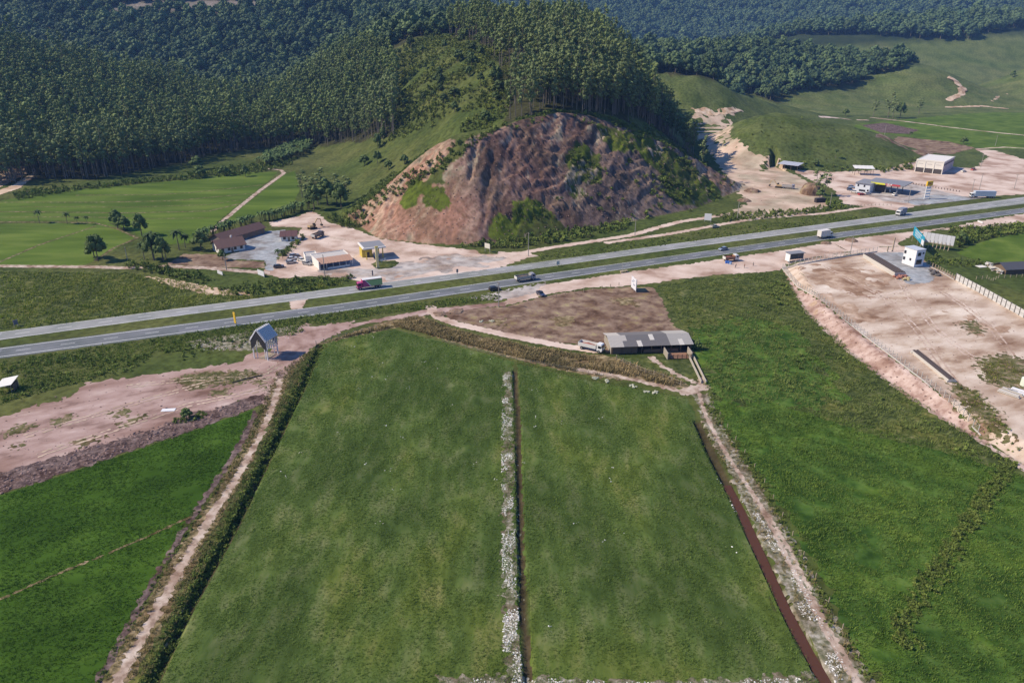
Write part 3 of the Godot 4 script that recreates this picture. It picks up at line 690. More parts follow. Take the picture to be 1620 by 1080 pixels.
	sheet("yard_bank", {"polys": [[Vector2(111.02, -285.86), Vector2(109.75, -275.63), Vector2(108.08, -260.25), Vector2(108.31, -251.25), Vector2(109.37, -209.92), Vector2(111.40, -177.52), Vector2(112.60, -152.55), Vector2(115.67, -137.12), Vector2(114.53, -135.39), Vector2(111.96, -148.86), Vector2(109.06, -157.80), Vector2(105.47, -174.77), Vector2(103.67, -190.61), Vector2(101.95, -207.04), Vector2(102.02, -236.63), Vector2(107.13, -268.11)]]}, mats["bank_earth"], 0.05, 0.6, 0.9, 0.3, 1.0)
	sheet("yard_weeds", {"polys": [[Vector2(133.80, -191.92), Vector2(144.77, -196.40), Vector2(149.66, -189.75), Vector2(141.20, -171.89), Vector2(132.39, -173.73), Vector2(127.95, -177.52)], [Vector2(118.78, -179.47), Vector2(122.10, -171.89), Vector2(120.75, -161.47), Vector2(116.46, -147.93), Vector2(113.48, -152.42), Vector2(113.96, -164.82)], [Vector2(145.43, -220.58), Vector2(151.86, -222.82), Vector2(149.43, -213.55), Vector2(143.54, -211.98)]]}, mats["sparse_weeds"], 0.12, 0.4, 3.0, 0.5, 1.6)
	sheet("brown_stain", {"polys": [[Vector2(118.54, -280.19), Vector2(132.88, -284.38), Vector2(143.07, -267.96), Vector2(128.38, -246.25), Vector2(119.39, -251.73), Vector2(114.93, -264.12)], [Vector2(110.36, -246.25), Vector2(117.71, -239.69), Vector2(119.85, -227.43), Vector2(114.38, -224.53), Vector2(107.61, -233.63)], [Vector2(149.74, -224.53), Vector2(155.67, -220.58), Vector2(151.82, -210.95), Vector2(145.44, -213.55)]]}, mats["stained_earth"], 0.09, 0.6, 7.0, 0.12, 1.6)
	sheet("gravel_court", {"polys": [[Vector2(153.77, -302.12), Vector2(160.51, -304.99), Vector2(168.07, -302.82), Vector2(168.66, -284.38), Vector2(161.98, -267.96), Vector2(157.71, -262.60), Vector2(148.96, -260.36), Vector2(147.92, -267.96), Vector2(153.97, -274.32), Vector2(154.09, -291.46)]]}, mats["grey_gravel"], 0.10, 0.5, 0.8, 0.4, 1.6)
	for l in [[Vector2(156.41, -299.22), Vector2(151.29, -280.11), Vector2(141.90, -246.25), Vector2(134.90, -216.21), Vector2(133.64, -196.40), Vector2(136.75, -183.47)], [Vector2(125.32, -284.61), Vector2(128.52, -267.96), Vector2(132.89, -246.25), Vector2(128.86, -216.21), Vector2(120.97, -183.47), Vector2(117.17, -164.82)], [Vector2(156.06, -260.36), Vector2(156.21, -239.69), Vector2(153.03, -216.21), Vector2(146.63, -196.40), Vector2(137.72, -179.47)], [Vector2(147.13, -256.71), Vector2(132.89, -246.25), Vector2(123.88, -246.25), Vector2(119.11, -256.71)], [Vector2(113.20, -278.96), Vector2(136.28, -311.68), Vector2(156.87, -327.27), Vector2(173.98, -332.78)]]: ruts(l, mats["pale_earth"])
	for l in [[Vector2(-117.35, -153.52), Vector2(-107.12, -162.93), Vector2(-95.83, -173.30), Vector2(-84.32, -182.80), Vector2(-70.41, -188.92), Vector2(-67.77, -195.39)], [Vector2(-109.19, -144.96), Vector2(-97.53, -156.56), Vector2(-84.29, -169.73), Vector2(-70.14, -177.00), Vector2(-65.81, -180.83)], [Vector2(-105.83, -180.06), Vector2(-90.41, -184.81), Vector2(-74.72, -185.62), Vector2(-67.36, -184.81)]]: ruts(l, mats["graded_earth"])
	for l in [[Vector2(-103.56, -356.60), Vector2(-86.83, -338.46), Vector2(-66.82, -327.27), Vector2(-47.28, -311.68), Vector2(-24.68, -306.77), Vector2(-5.44, -303.89)], [Vector2(-99.99, -292.84), Vector2(-83.47, -280.00), Vector2(-67.77, -277.55), Vector2(-43.56, -284.17), Vector2(-23.81, -294.63)]]: ruts(l, mats["graded_earth"])
	# fields past the yard wall
	sheet("far_meadow", {"polys": [[Vector2(195.24, -311.68), Vector2(221.17, -332.78), Vector2(258.81, -354.08), Vector2(313.21, -376.56), Vector2(243.43, -284.17), Vector2(218.41, -292.84), Vector2(197.67, -300.13)]]}, mats["far_rice"], 0.04, 0.7, 1.0, 0.2)
	sheet("grey_lot", {"polys": [[Vector2(211.36, -352.83), Vector2(235.13, -367.00), Vector2(273.51, -386.59), Vector2(344.58, -418.11), Vector2(327.57, -395.58), Vector2(267.33, -367.00), Vector2(243.20, -359.15), Vector2(221.68, -349.14)]]}, mats["pale_earth"], 0.045, 0.7, 1.2, 0.2)
	# between the carriageway and the farm road
	sheet("service_lot", {"polys": [[Vector2(-124.00, -367.00), Vector2(-113.24, -380.80), Vector2(-108.88, -392.54), Vector2(-102.28, -383.68), Vector2(-93.41, -367.00), Vector2(-77.95, -354.08), Vector2(-62.30, -335.03), Vector2(-37.43, -324.04), Vector2(-14.03, -314.69), Vector2(7.79, -311.68), Vector2(10.97, -306.77), Vector2(3.23, -300.13), Vector2(-2.62, -291.95), Vector2(-27.68, -278.36), Vector2(-36.89, -271.19), Vector2(-50.88, -266.59), Vector2(-66.17, -275.93), Vector2(-76.95, -279.18), Vector2(-91.14, -275.93), Vector2(-101.20, -282.49), Vector2(-101.31, -292.84), Vector2(-100.06, -302.00), Vector2(-99.62, -321.92), Vector2(-102.74, -341.95), Vector2(-104.19, -356.60), Vector2(-120.02, -359.15)]]}, mats["pale_earth"], 0.045, 0.6, 1.0, 0.25)
	sheet("forecourt", {"polys": [[Vector2(-78.57, -285.86), Vector2(-54.67, -289.32), Vector2(-45.34, -297.36), Vector2(-24.68, -306.77), Vector2(-5.44, -303.89), Vector2(-13.16, -292.84), Vector2(-33.14, -282.49), Vector2(-47.32, -275.13), Vector2(-62.91, -278.36)]]}, mats["worn_apron"], 0.06, 0.6, 5.0, 0.08)
	sheet("traffic_island", {"polys": [[Vector2(-59.00, -294.63), Vector2(-57.13, -299.20), Vector2(-49.75, -300.13), Vector2(-47.35, -296.44), Vector2(-49.46, -289.32), Vector2(-55.16, -287.58)], [Vector2(-16.36, -316.72), Vector2(-5.63, -315.70), Vector2(-6.64, -309.70), Vector2(-13.83, -309.70)]]}, mats["rough_grass"], 0.09, 0.4, 0.4, 0.4)
	sheet("farm_yard", {"polys": [[Vector2(-129.12, -346.71), Vector2(-111.54, -351.59), Vector2(-104.51, -339.62), Vector2(-101.36, -324.04), Vector2(-102.32, -309.70), Vector2(-97.37, -285.86), Vector2(-100.46, -285.86), Vector2(-105.42, -300.13), Vector2(-118.99, -302.00), Vector2(-125.09, -303.89), Vector2(-119.90, -316.72)]]}, mats["grey_gravel"], 0.05, 0.6, 0.8, 0.3)
	sheet("farm_bank", {"polys": [[Vector2(-144.98, -294.63), Vector2(-143.80, -309.70), Vector2(-127.21, -309.70), Vector2(-119.68, -300.13), Vector2(-104.31, -298.28), Vector2(-102.05, -289.32), Vector2(-122.69, -290.19)]]}, mats["brown_earth"], 0.05, 0.6, 1.0, 0.3)
	sheet("farm_road", {"lines": [[[Vector2(-278.18, -291.95), Vector2(-212.57, -291.95), Vector2(-175.36, -291.07), Vector2(-158.81, -289.32), Vector2(-144.34, -291.95), Vector2(-124.96, -289.32), Vector2(-99.42, -282.49)], 3.6]]}, mats["track_earth"], 0.06, 0.5, 0.4, 0.4)
	sheet("rice_field", {"polys": [[Vector2(-320.04, -360.43), Vector2(-259.19, -364.35), Vector2(-219.02, -367.00), Vector2(-206.14, -367.00), Vector2(-177.60, -337.31), Vector2(-177.87, -319.82), Vector2(-177.50, -300.13), Vector2(-178.94, -292.84), Vector2(-213.15, -292.84), Vector2(-265.77, -292.84)]]}, mats["far_rice"], 0.04, 0.7, 0.5, 0.3, 0.0, 0.02, 4.0)
	sheet("rice_field", {"polys": [[Vector2(-344.61, -391.04), Vector2(-293.80, -418.11), Vector2(-284.71, -439.37), Vector2(-265.35, -452.71), Vector2(-234.76, -471.00), Vector2(-202.68, -492.99), Vector2(-179.31, -512.00), Vector2(-161.82, -512.00), Vector2(-157.86, -471.00), Vector2(-154.15, -418.11), Vector2(-150.77, -369.69), Vector2(-146.86, -346.71), Vector2(-148.60, -328.36), Vector2(-161.25, -324.04), Vector2(-176.59, -339.62), Vector2(-202.25, -365.67), Vector2(-224.46, -371.04), Vector2(-262.62, -369.69), Vector2(-327.47, -369.69)]]}, mats["far_rice"], 0.04, 0.8, 0.8, 0.3, 0.0, 0.02, 4.0)
	sheet("rice_field", {"polys": [[Vector2(-155.54, -502.33), Vector2(-151.81, -516.97), Vector2(-130.59, -450.76), Vector2(-124.22, -414.75), Vector2(-133.07, -391.04), Vector2(-141.04, -369.69), Vector2(-143.17, -349.14), Vector2(-147.52, -367.00), Vector2(-150.50, -414.75), Vector2(-152.55, -466.82)]]}, mats["far_rice"], 0.04, 0.8, 0.8, 0.3, 0.0, 0.02, 4.0)
	sheet("field_track", {"lines": [[[Vector2(-145.94, -349.14), Vector2(-148.50, -369.69), Vector2(-151.47, -404.96), Vector2(-154.24, -446.90), Vector2(-155.73, -488.45), Vector2(-156.48, -507.12), Vector2(-162.25, -519.49), Vector2(-172.68, -524.59)], 2.6]]}, mats["track_earth"], 0.07, 0.5, 0.5, 0.5)
	sheet("field_bund", {"lines": [[[Vector2(-222.65, -253.58), Vector2(-216.64, -298.28), Vector2(-215.96, -324.04), Vector2(-211.11, -346.71), Vector2(-208.46, -359.15)], 1.3], [[Vector2(-177.50, -300.13), Vector2(-179.29, -319.82), Vector2(-176.71, -337.31)], 1.5], [[Vector2(-309.41, -389.55), Vector2(-276.37, -391.04), Vector2(-234.61, -389.55), Vector2(-206.69, -388.06), Vector2(-164.35, -392.54), Vector2(-153.69, -411.44)], 1.5], [[Vector2(-291.64, -414.75), Vector2(-237.63, -414.75), Vector2(-195.87, -418.11), Vector2(-155.64, -439.37)], 1.3], [[Vector2(-273.78, -403.37), Vector2(-213.34, -401.79), Vector2(-170.31, -408.17), Vector2(-152.79, -424.98)], 0.9], [[Vector2(-267.95, -377.97), Vector2(-229.03, -379.38), Vector2(-187.29, -375.17), Vector2(-158.25, -376.56)], 0.9], [[Vector2(-293.10, -367.00), Vector2(-261.76, -368.34), Vector2(-231.90, -367.00), Vector2(-211.88, -365.67), Vector2(-194.89, -354.08), Vector2(-177.60, -337.31)], 1.4], [[Vector2(-258.92, -433.87), Vector2(-210.95, -435.69), Vector2(-194.36, -441.23), Vector2(-156.56, -466.82)], 1.2]]}, mats["sparse_weeds"], 0.09, 0.5, 0.4, 0.5)
	sheet("long_grass", {"polys": [[Vector2(-260.17, -285.86), Vector2(-208.65, -285.86), Vector2(-156.31, -284.17), Vector2(-139.83, -275.93), Vector2(-116.29, -266.59), Vector2(-98.58, -257.08), Vector2(-90.45, -253.58), Vector2(-112.93, -240.36), Vector2(-139.81, -228.29), Vector2(-167.95, -222.64), Vector2(-197.68, -208.02)]]}, mats["rough_grass"], 0.03, 0.7, 1.5, 0.2)
	sheet("bare_patch", {"polys": [[Vector2(-147.58, -279.18), Vector2(-137.34, -275.93), Vector2(-118.72, -266.59), Vector2(-100.48, -259.22), Vector2(-97.64, -255.67), Vector2(-112.39, -256.37), Vector2(-127.46, -264.34)]]}, mats["ochre_earth"], 0.06, 0.5, 1.2, 0.3)
	sheet("cut_road", {"polys": [[Vector2(-302.11, -398.66), Vector2(-314.82, -450.76), Vector2(-315.84, -464.76), Vector2(-328.85, -504.72), Vector2(-333.18, -516.97), Vector2(-320.06, -492.99), Vector2(-305.59, -454.68), Vector2(-305.12, -435.69), Vector2(-291.75, -383.68)], [Vector2(-381.49, -513.69), Vector2(-356.52, -529.74), Vector2(-350.71, -535.00), Vector2(-331.44, -504.72), Vector2(-319.91, -458.66), Vector2(-338.14, -450.76)]]}, mats["ochre_earth"], 0.10, 0.7, 0.8, 0.3, 2.0)
	# foot of the quarry and the gravel road beside it
	sheet("quarry_road", {"lines": [[[Vector2(1.38, -309.70), Vector2(17.08, -319.82), Vector2(35.07, -329.45), Vector2(57.41, -341.95), Vector2(72.18, -356.60), Vector2(87.54, -369.69), Vector2(102.55, -377.97), Vector2(122.40, -389.55)], 4.0], [[Vector2(43.71, -328.36), Vector2(76.02, -344.32), Vector2(101.40, -360.43), Vector2(128.58, -376.56), Vector2(165.45, -386.59), Vector2(209.34, -408.17)], 3.4]]}, mats["pale_earth"], 0.055, 0.6, 0.7, 0.3, 2.0)
	sheet("quarry_floor", {"polys": [[Vector2(119.42, -391.04), Vector2(136.02, -418.11), Vector2(137.64, -450.25), Vector2(150.30, -534.98), Vector2(150.33, -579.01), Vector2(176.41, -728.07), Vector2(176.59, -755.60), Vector2(204.82, -762.15), Vector2(234.57, -775.35), Vector2(219.22, -754.55), Vector2(167.66, -576.42), Vector2(175.15, -541.60), Vector2(190.00, -531.37), Vector2(192.52, -497.62), Vector2(190.68, -466.82), Vector2(183.17, -432.07), Vector2(175.57, -401.79), Vector2(150.91, -383.68), Vector2(133.53, -376.56), Vector2(122.81, -379.38)]]}, mats["graded_earth"], 0.06, 1.0, 2.0, 0.15, 4.0)
	sheet("depot_lot", {"polys": [[Vector2(195.73, -515.62), Vector2(222.43, -510.58), Vector2(259.72, -516.04), Vector2(292.60, -536.41), Vector2(328.07, -527.18), Vector2(369.91, -578.17), Vector2(383.15, -617.61), Vector2(394.58, -610.69), Vector2(389.06, -566.06), Vector2(434.94, -537.77), Vector2(360.64, -439.37), Vector2(315.08, -439.37), Vector2(285.97, -432.07), Vector2(250.27, -418.11), Vector2(225.45, -404.96), Vector2(209.59, -394.06), Vector2(199.35, -401.79), Vector2(187.64, -411.44), Vector2(198.22, -450.76), Vector2(195.91, -475.25)]]}, mats["pale_earth"], 0.05, 1.0, 1.5, 0.15, 4.0)
	sheet("asphalt_apron", {"polys": [[Vector2(209.00, -446.90), Vector2(233.02, -458.66), Vector2(255.00, -471.00), Vector2(267.10, -428.50), Vector2(250.27, -418.11), Vector2(225.17, -411.44), Vector2(214.00, -418.11)]]}, mats["worn_apron"], 0.075, 0.8, 1.0, 0.2)
	sheet("gravel_island", {"polys": [[Vector2(224.88, -418.11), Vector2(252.38, -435.69), Vector2(277.18, -426.73), Vector2(248.43, -414.75), Vector2(226.26, -406.56)]]}, mats["grey_gravel"], 0.09, 0.7, 0.6, 0.3)
	sheet("ploughed_field", {"polys": [[Vector2(273.07, -566.74), Vector2(355.95, -695.89), Vector2(384.28, -662.44), Vector2(387.28, -624.68), Vector2(362.39, -603.92), Vector2(303.27, -548.90), Vector2(298.84, -561.61)]]}, mats["brown_earth"], 0.06, 1.0, 1.5, 0.12, 3.0)
	sheet("valley_rice", {"polys": [[Vector2(359.08, -795.26), Vector2(421.33, -830.72), Vector2(505.13, -882.77), Vector2(566.00, -911.21), Vector2(626.38, -911.21), Vector2(706.04, -896.77), Vector2(484.89, -603.92), Vector2(432.68, -617.61), Vector2(390.97, -617.61), Vector2(377.44, -670.51), Vector2(352.70, -713.84), Vector2(262.40, -570.83)]]}, mats["far_rice"], 0.05, 1.6, 2.0, 0.08, 6.0)
	sheet("wet_field", {"polys": [[Vector2(360.87, -784.24), Vector2(396.31, -806.84), Vector2(400.26, -742.48), Vector2(376.61, -713.84), Vector2(354.04, -723.15)]]}, mats["dark_bank"], 0.12, 1.2, 1.5, 0.1, 5.0)
	sheet("valley_road", {"lines": [[[Vector2(405.15, -855.99), Vector2(426.11, -812.69), Vector2(442.22, -768.07), Vector2(459.58, -732.70), Vector2(484.32, -695.89)], 4.0], [[Vector2(331.93, -816.06), Vector2(362.07, -838.27), Vector2(386.79, -830.72)], 7.0], [[Vector2(383.15, -617.61), Vector2(413.22, -628.27), Vector2(432.68, -617.61)], 3.0]]}, mats["pale_earth"], 0.16, 1.2, 1.0, 0.1, 5.0)
	sheet("hill_road", {"lines": [[[Vector2(574.53, -1008.95), Vector2(600.02, -1030.29), Vector2(613.06, -1048.00), Vector2(611.76, -1069.24), Vector2(608.33, -1075.31)], 9.0], [[Vector2(554.64, -973.07), Vector2(609.29, -984.07), Vector2(617.23, -957.31)], 8.0], [[Vector2(635.11, -1014.88), Vector2(712.99, -1103.11)], 3.0]]}, mats["ochre_earth"], 0.4, 1.5, 2.0, 0.1, 5.0)
	sheet("bare_patch", {"polys": [[Vector2(143.12, -830.41), Vector2(152.63, -831.25), Vector2(154.77, -810.48), Vector2(145.75, -811.32)], [Vector2(179.59, -762.33), Vector2(208.35, -763.79), Vector2(234.25, -774.03), Vector2(223.48, -759.10), Vector2(187.29, -752.81)]]}, mats["ochre_earth"], 0.3, 1.5, 3.0, 0.08, 5.0)

# ---------------------------------------------------------------- plants
func leaf_mat(called: String, c: Color, through := 0.26) -> StandardMaterial3D:
	var m := paint(called, c, 0.75)
	m.metallic_specular = 0.25
	m.vertex_color_use_as_albedo = true
	m.backlight_enabled = true
	m.backlight = Color(0.85, 1.0, 0.4) * through
	return m

func leaves(g: Geo, o: Vector3, r: Vector3, count: int, size: float, rng: RandomNumberGenerator, droop := 0.0) -> void:
	for i in count:
		var d := Vector3(rng.randfn(), rng.randfn(), rng.randfn()).normalized()
		var p := o + d * r * pow(rng.randf(), 0.4)
		var a := Vector3(rng.randf_range(-1, 1), rng.randf_range(-1, 1) - droop, rng.randf_range(-1, 1)).normalized()
		var b := a.cross(Vector3(rng.randf_range(-1, 1), rng.randf_range(-1, 1), rng.randf_range(-1, 1))).normalized()
		var s := size * rng.randf_range(0.6, 1.3)
		g.tint = Color.WHITE * rng.randf_range(0.75, 1.2)
		g.tint.a = 1.0
		g.quad(p - a * s * 0.5, p + b * s * 0.28, p + a * s * 0.5, p - b * s * 0.28)

func eucalypt(rng: RandomNumberGenerator, tall: float, full: float) -> Array:  # trunk, crown
	var w := Geo.new()
	var bend := Vector3(rng.randf_range(-0.6, 0.6), 0, rng.randf_range(-0.6, 0.6))
	var at := func(t: float) -> Vector3: return Vector3(0, tall * t, 0) + bend * t * t
	for i in 4: w.tube(at.call(i * 0.24), at.call((i + 1) * 0.24), 0.26 - i * 0.055, 0.205 - i * 0.055, 6, false)
	var g := Geo.new()
	var clumps := 13
	for i in clumps:
		var t := lerpf(0.36, 1.0, (i + rng.randf()) / clumps)
		var wide := full * sin(PI * clampf((t - 0.30) / 0.78, 0.05, 0.97)) * rng.randf_range(0.4, 1.0)
		var s := rng.randf() * TAU
		var c: Vector3 = at.call(t) + Vector3(cos(s) * wide, rng.randf_range(-0.3, 0.6), sin(s) * wide)
		w.tube(at.call(t - 0.06), c, 0.06, 0.02, 4, false)
		g.tint = Color.WHITE
		g.lump(c, Vector3(1.0, 0.8, 1.0) * full * 0.34, rng, 3, 6, 0.25)
		leaves(g, c, Vector3(1.15, 0.95, 1.15) * full * 0.52, 20, 1.1, rng, 0.8)
	return [w, g]

func broadleaf(rng: RandomNumberGenerator, tall: float, wide: float, count: int, size: float) -> Array:
	var w := Geo.new()
	w.tube(Vector3(0, -0.3, 0), Vector3(0, tall * 0.5, 0), wide * 0.07, wide * 0.045, 6, false)
	var g := Geo.new()
	var clumps := 11
	for i in clumps:
		var s := TAU * i * 0.618
		var q := sqrt((i + 0.5) / clumps)
		var c := Vector3(cos(s) * q * wide * 0.72, tall * (0.86 - 0.42 * q * q + rng.randf_range(-0.09, 0.09)), sin(s) * q * wide * 0.72)
		w.tube(Vector3(0, tall * 0.42, 0), c, wide * 0.03, wide * 0.012, 4, false)
		g.tint = Color.WHITE
		g.lump(c, Vector3(wide * 0.32, tall * 0.14, wide * 0.32), rng, 4, 7, 0.22)
		leaves(g, c, Vector3(wide * 0.40, tall * 0.18, wide * 0.40), count / clumps, size, rng)
	return [w, g]

func palm(rng: RandomNumberGenerator, tall: float) -> Array:
	var w := Geo.new()
	var bend := Vector3(rng.randf_range(-0.5, 0.5), 0, rng.randf_range(-0.5, 0.5))
	for i in 4: w.tube(Vector3(0, tall * i * 0.25, 0) + bend * pow(i * 0.25, 2), Vector3(0, tall * (i + 1) * 0.25, 0) + bend * pow((i + 1) * 0.25, 2), 0.2 - i * 0.02, 0.18 - i * 0.02, 7, false)
	var g := Geo.new()
	var crown := Vector3(0, tall, 0) + bend
	for i in 15:
		var s := TAU * i * 0.618
		var up := lerpf(1.1, -0.35, i / 15.0)
		var d := Vector3(cos(s), 0, sin(s))
		var side := d.cross(Vector3.UP)
		var prev := crown
		var l := tall * 0.30 + 0.8
		for k in 4:
			var t := (k + 1) / 4.0
			var p: Vector3 = crown + d * l * t * 0.9 + Vector3.UP * (up * l * t * 0.7 - l * 0.75 * t * t)
			var wd := [0.5, 0.62, 0.45, 0.05]
			var w0: float = 0.15 if k == 0 else wd[k - 1]
			g.tint = Color.WHITE * rng.randf_range(0.8, 1.15)
			g.tint.a = 1.0
			g.quad(prev - side * w0 - Vector3.UP * 0.15, prev, p, p - side * wd[k] - Vector3.UP * 0.15)
			g.quad(prev, prev + side * w0 - Vector3.UP * 0.15, p + side * wd[k] - Vector3.UP * 0.15, p)
			prev = p
	return [w, g]

func banana(rng: RandomNumberGenerator) -> Array:
	var w := Geo.new()
	var g := Geo.new()
	for m in 3:
		var o := Vector3(rng.randf_range(-1, 1), 0, rng.randf_range(-1, 1)) * (0.0 if m == 0 else 1.3)
		var tall := rng.randf_range(2.0, 3.0)
		w.tube(o, o + Vector3(0, tall, 0), 0.16, 0.1, 6, false)
		for i in 8:
			var s := rng.randf() * TAU
			var d := Vector3(cos(s), 0, sin(s))
			var side := d.cross(Vector3.UP) * 0.36
			var a := o + Vector3(0, tall, 0)
			var b := a + d * 0.9 + Vector3.UP * rng.randf_range(0.4, 1.3)
			var e := b + d * 1.1 + Vector3.DOWN * rng.randf_range(0.2, 0.9)
			g.tint = Color.WHITE * rng.randf_range(0.8, 1.25)
			g.tint.a = 1.0
			g.quad(a - side * 0.3, a + side * 0.3, b + side, b - side)
			g.quad(b - side, b + side, e + side * 0.4, e - side * 0.4)
	return [w, g]

func shrub(rng: RandomNumberGenerator, count: int, size: float) -> Array:  # about one metre across and high
	var w := Geo.new()
	var g := Geo.new()
	for i in 6:
		var s := rng.randf() * TAU
		var q := rng.randf() * 0.42
		var c := Vector3(cos(s) * q, rng.randf_range(0.28, 0.72), sin(s) * q)
		w.tube(Vector3(cos(s) * 0.05, -0.05, sin(s) * 0.05), c, 0.03, 0.015, 4, false)
		leaves(g, c, Vector3(0.28, 0.26, 0.28), count / 6, size, rng)
	return [w, g]

func tuft(rng: RandomNumberGenerator, blades: int, tall: float, spread: float, wide: float) -> Geo:
	var g := Geo.new()
	for i in blades:
		var s := rng.randf() * TAU
		var o := Vector3(cos(s), 0, sin(s)) * spread * sqrt(rng.randf())
		var q := rng.randf() * TAU
		var d := Vector3(cos(q), 0, sin(q))
		var side := d.cross(Vector3.UP) * wide
		var h := tall * rng.randf_range(0.55, 1.15)
		g.tint = Color.WHITE * rng.randf_range(0.75, 1.25)
		g.tint.a = 1.0
		var m := o + d * h * 0.25 + Vector3.UP * h * 0.7
		g.quad(o - side - Vector3.UP * 0.03, o + side - Vector3.UP * 0.03, m + side * 0.8, m - side * 0.8)
		g.tri(m - side * 0.8, m + side * 0.8, o + d * h * 0.75 + Vector3.UP * h)
	return g

func whole(pair: Array, bark: Material, leaf: Material) -> ArrayMesh:
	return pair[1].add_to(pair[0].mesh(bark), leaf)

func tints(count: int, lo: Color, hi: Color, rng: RandomNumberGenerator, dull := 0.25) -> Array:
	var out := []
	for i in count:
		var c := lo.lerp(hi, rng.randf()) * rng.randf_range(1.0 - dull, 1.0 + dull)
		c.a = 1.0
		out.append(c)
	return out

var kinds := {}   # kind -> [[trunk mesh, crown mesh, joined mesh], ...]

func grow_kinds() -> void:
	var rng := RandomNumberGenerator.new()
	rng.seed = 77
	var pale := paint("eucalyptus_bark", lin(0.16, 0.135, 0.11), 0.9)
	var bark := paint("bark", lin(0.12, 0.095, 0.07), 0.95)
	var add := func(kind: String, pairs: Array, wood: Material, leaf: Material) -> void:
		kinds[kind] = []
		for p in pairs:
			var t: ArrayMesh = p[0].mesh(wood)
			var c: ArrayMesh = p[1].mesh(leaf)
			kinds[kind].append([t, c, p[1].add_to(p[0].mesh(wood), leaf)])
	add.call("eucalyptus", [eucalypt(rng, 27.0, 3.1), eucalypt(rng, 24.0, 3.4), eucalypt(rng, 29.0, 2.9), eucalypt(rng, 25.0, 2.8)], pale, leaf_mat("eucalyptus_leaf", lin(0.158, 0.196, 0.076)))
	add.call("broadleaf", [broadleaf(rng, 13.0, 6.4, 264, 1.9), broadleaf(rng, 15.0, 7.2, 275, 2.1), broadleaf(rng, 11.5, 5.8, 242, 1.8)], bark, leaf_mat("forest_leaf", lin(0.095, 0.132, 0.056)))
	add.call("roadside", [broadleaf(rng, 8.0, 3.6, 420, 0.75), broadleaf(rng, 7.0, 3.9, 420, 0.75), broadleaf(rng, 9.5, 3.4, 420, 0.8)], bark, leaf_mat("tree_leaf", lin(0.095, 0.132, 0.042), 0.4))
	add.call("palm", [palm(rng, 8.5), palm(rng, 7.0), palm(rng, 6.0)], pale, leaf_mat("palm_leaf", lin(0.055, 0.085, 0.028)))
	add.call("banana", [banana(rng), banana(rng), banana(rng)], leaf_mat("banana_stem", lin(0.14, 0.14, 0.06)), leaf_mat("banana_leaf", lin(0.10, 0.15, 0.05)))
	add.call("shrub", [shrub(rng, 66, 0.30), shrub(rng, 66, 0.30), shrub(rng, 66, 0.34)], bark, leaf_mat("shrub_leaf", lin(0.125, 0.165, 0.046), 0.5))

func plant(kind: String, which: int, called: String, label: String, category: String, p: Vector2, size: Vector3, turn: float, group := "") -> Node3D:
	var k: Array = kinds[kind][which % kinds[kind].size()]
	var t := thing(called, label, category, on(p, -0.1), turn, group)
	part("trunk" if kind != "shrub" else "stems", k[0], t)
	part("crown" if kind != "shrub" else "foliage", k[1], t)
	t.scale = size
	return t

func wood(called: String, kind: String, places: Array, rng: RandomNumberGenerator, lo: Color, hi: Color, one := 0, label := "", category := "", group := "", smin := 0.8, smax := 1.2) -> void:
	places.sort_custom(func(a, b): return a.length_squared() < b.length_squared())
	var vs: Array = kinds[kind]
	for i in mini(one, places.size()):
		var s := rng.randf_range(smin, smax)
		var o := plant(kind, rng.randi() % vs.size(), called, label, category, places[i], Vector3(s, s * rng.randf_range(0.9, 1.1), s), rng.randf() * TAU, group)
	var buckets := []
	for q in vs: buckets.append([])
	for i in range(one, places.size()):
		buckets[rng.randi() % vs.size()].append(stand(places[i], rng.randf_range(smin, smax) * (1.0 + 0.35 * noise_b.get_noise_2d(places[i].x * 2.5, places[i].y * 2.5)), rng, 0.1, 0.07, 0.2))
	for q in vs.size():
		if buckets[q].size():
			var shades := []
			for t in buckets[q]:
				var m := noise_a.get_noise_2d(t.origin.x * 1.6, t.origin.z * 1.6)
				var c := lo.lerp(hi, clampf(rng.randf() * 0.8 + 0.1 + m * 0.9, 0.0, 1.0)) * rng.randf_range(0.75, 1.2)
				c.a = 1.0
				shades.append(c)
			masses(called + "_wood", vs[q][2], buckets[q], shades)

const CLEARING = [Vector2(-661.21, -1273.04), Vector2(-620.27, -1296.10), Vector2(-562.54, -1305.28), Vector2(-470.54, -1305.82), Vector2(-388.30, -1304.45), Vector2(-367.36, -1281.28), Vector2(-406.72, -1260.16), Vector2(-474.25, -1253.58), Vector2(-553.14, -1252.45), Vector2(-622.94, -1253.39)]

func spots_but(poly: Array, step: float, rng: RandomNumberGenerator, gap: Array) -> Array:
	var out := []
	var packed := PackedVector2Array(gap)
	for p in spots(poly, step, rng):
		if not Geometry2D.is_point_in_polygon(p, packed): out.append(p)
	return out

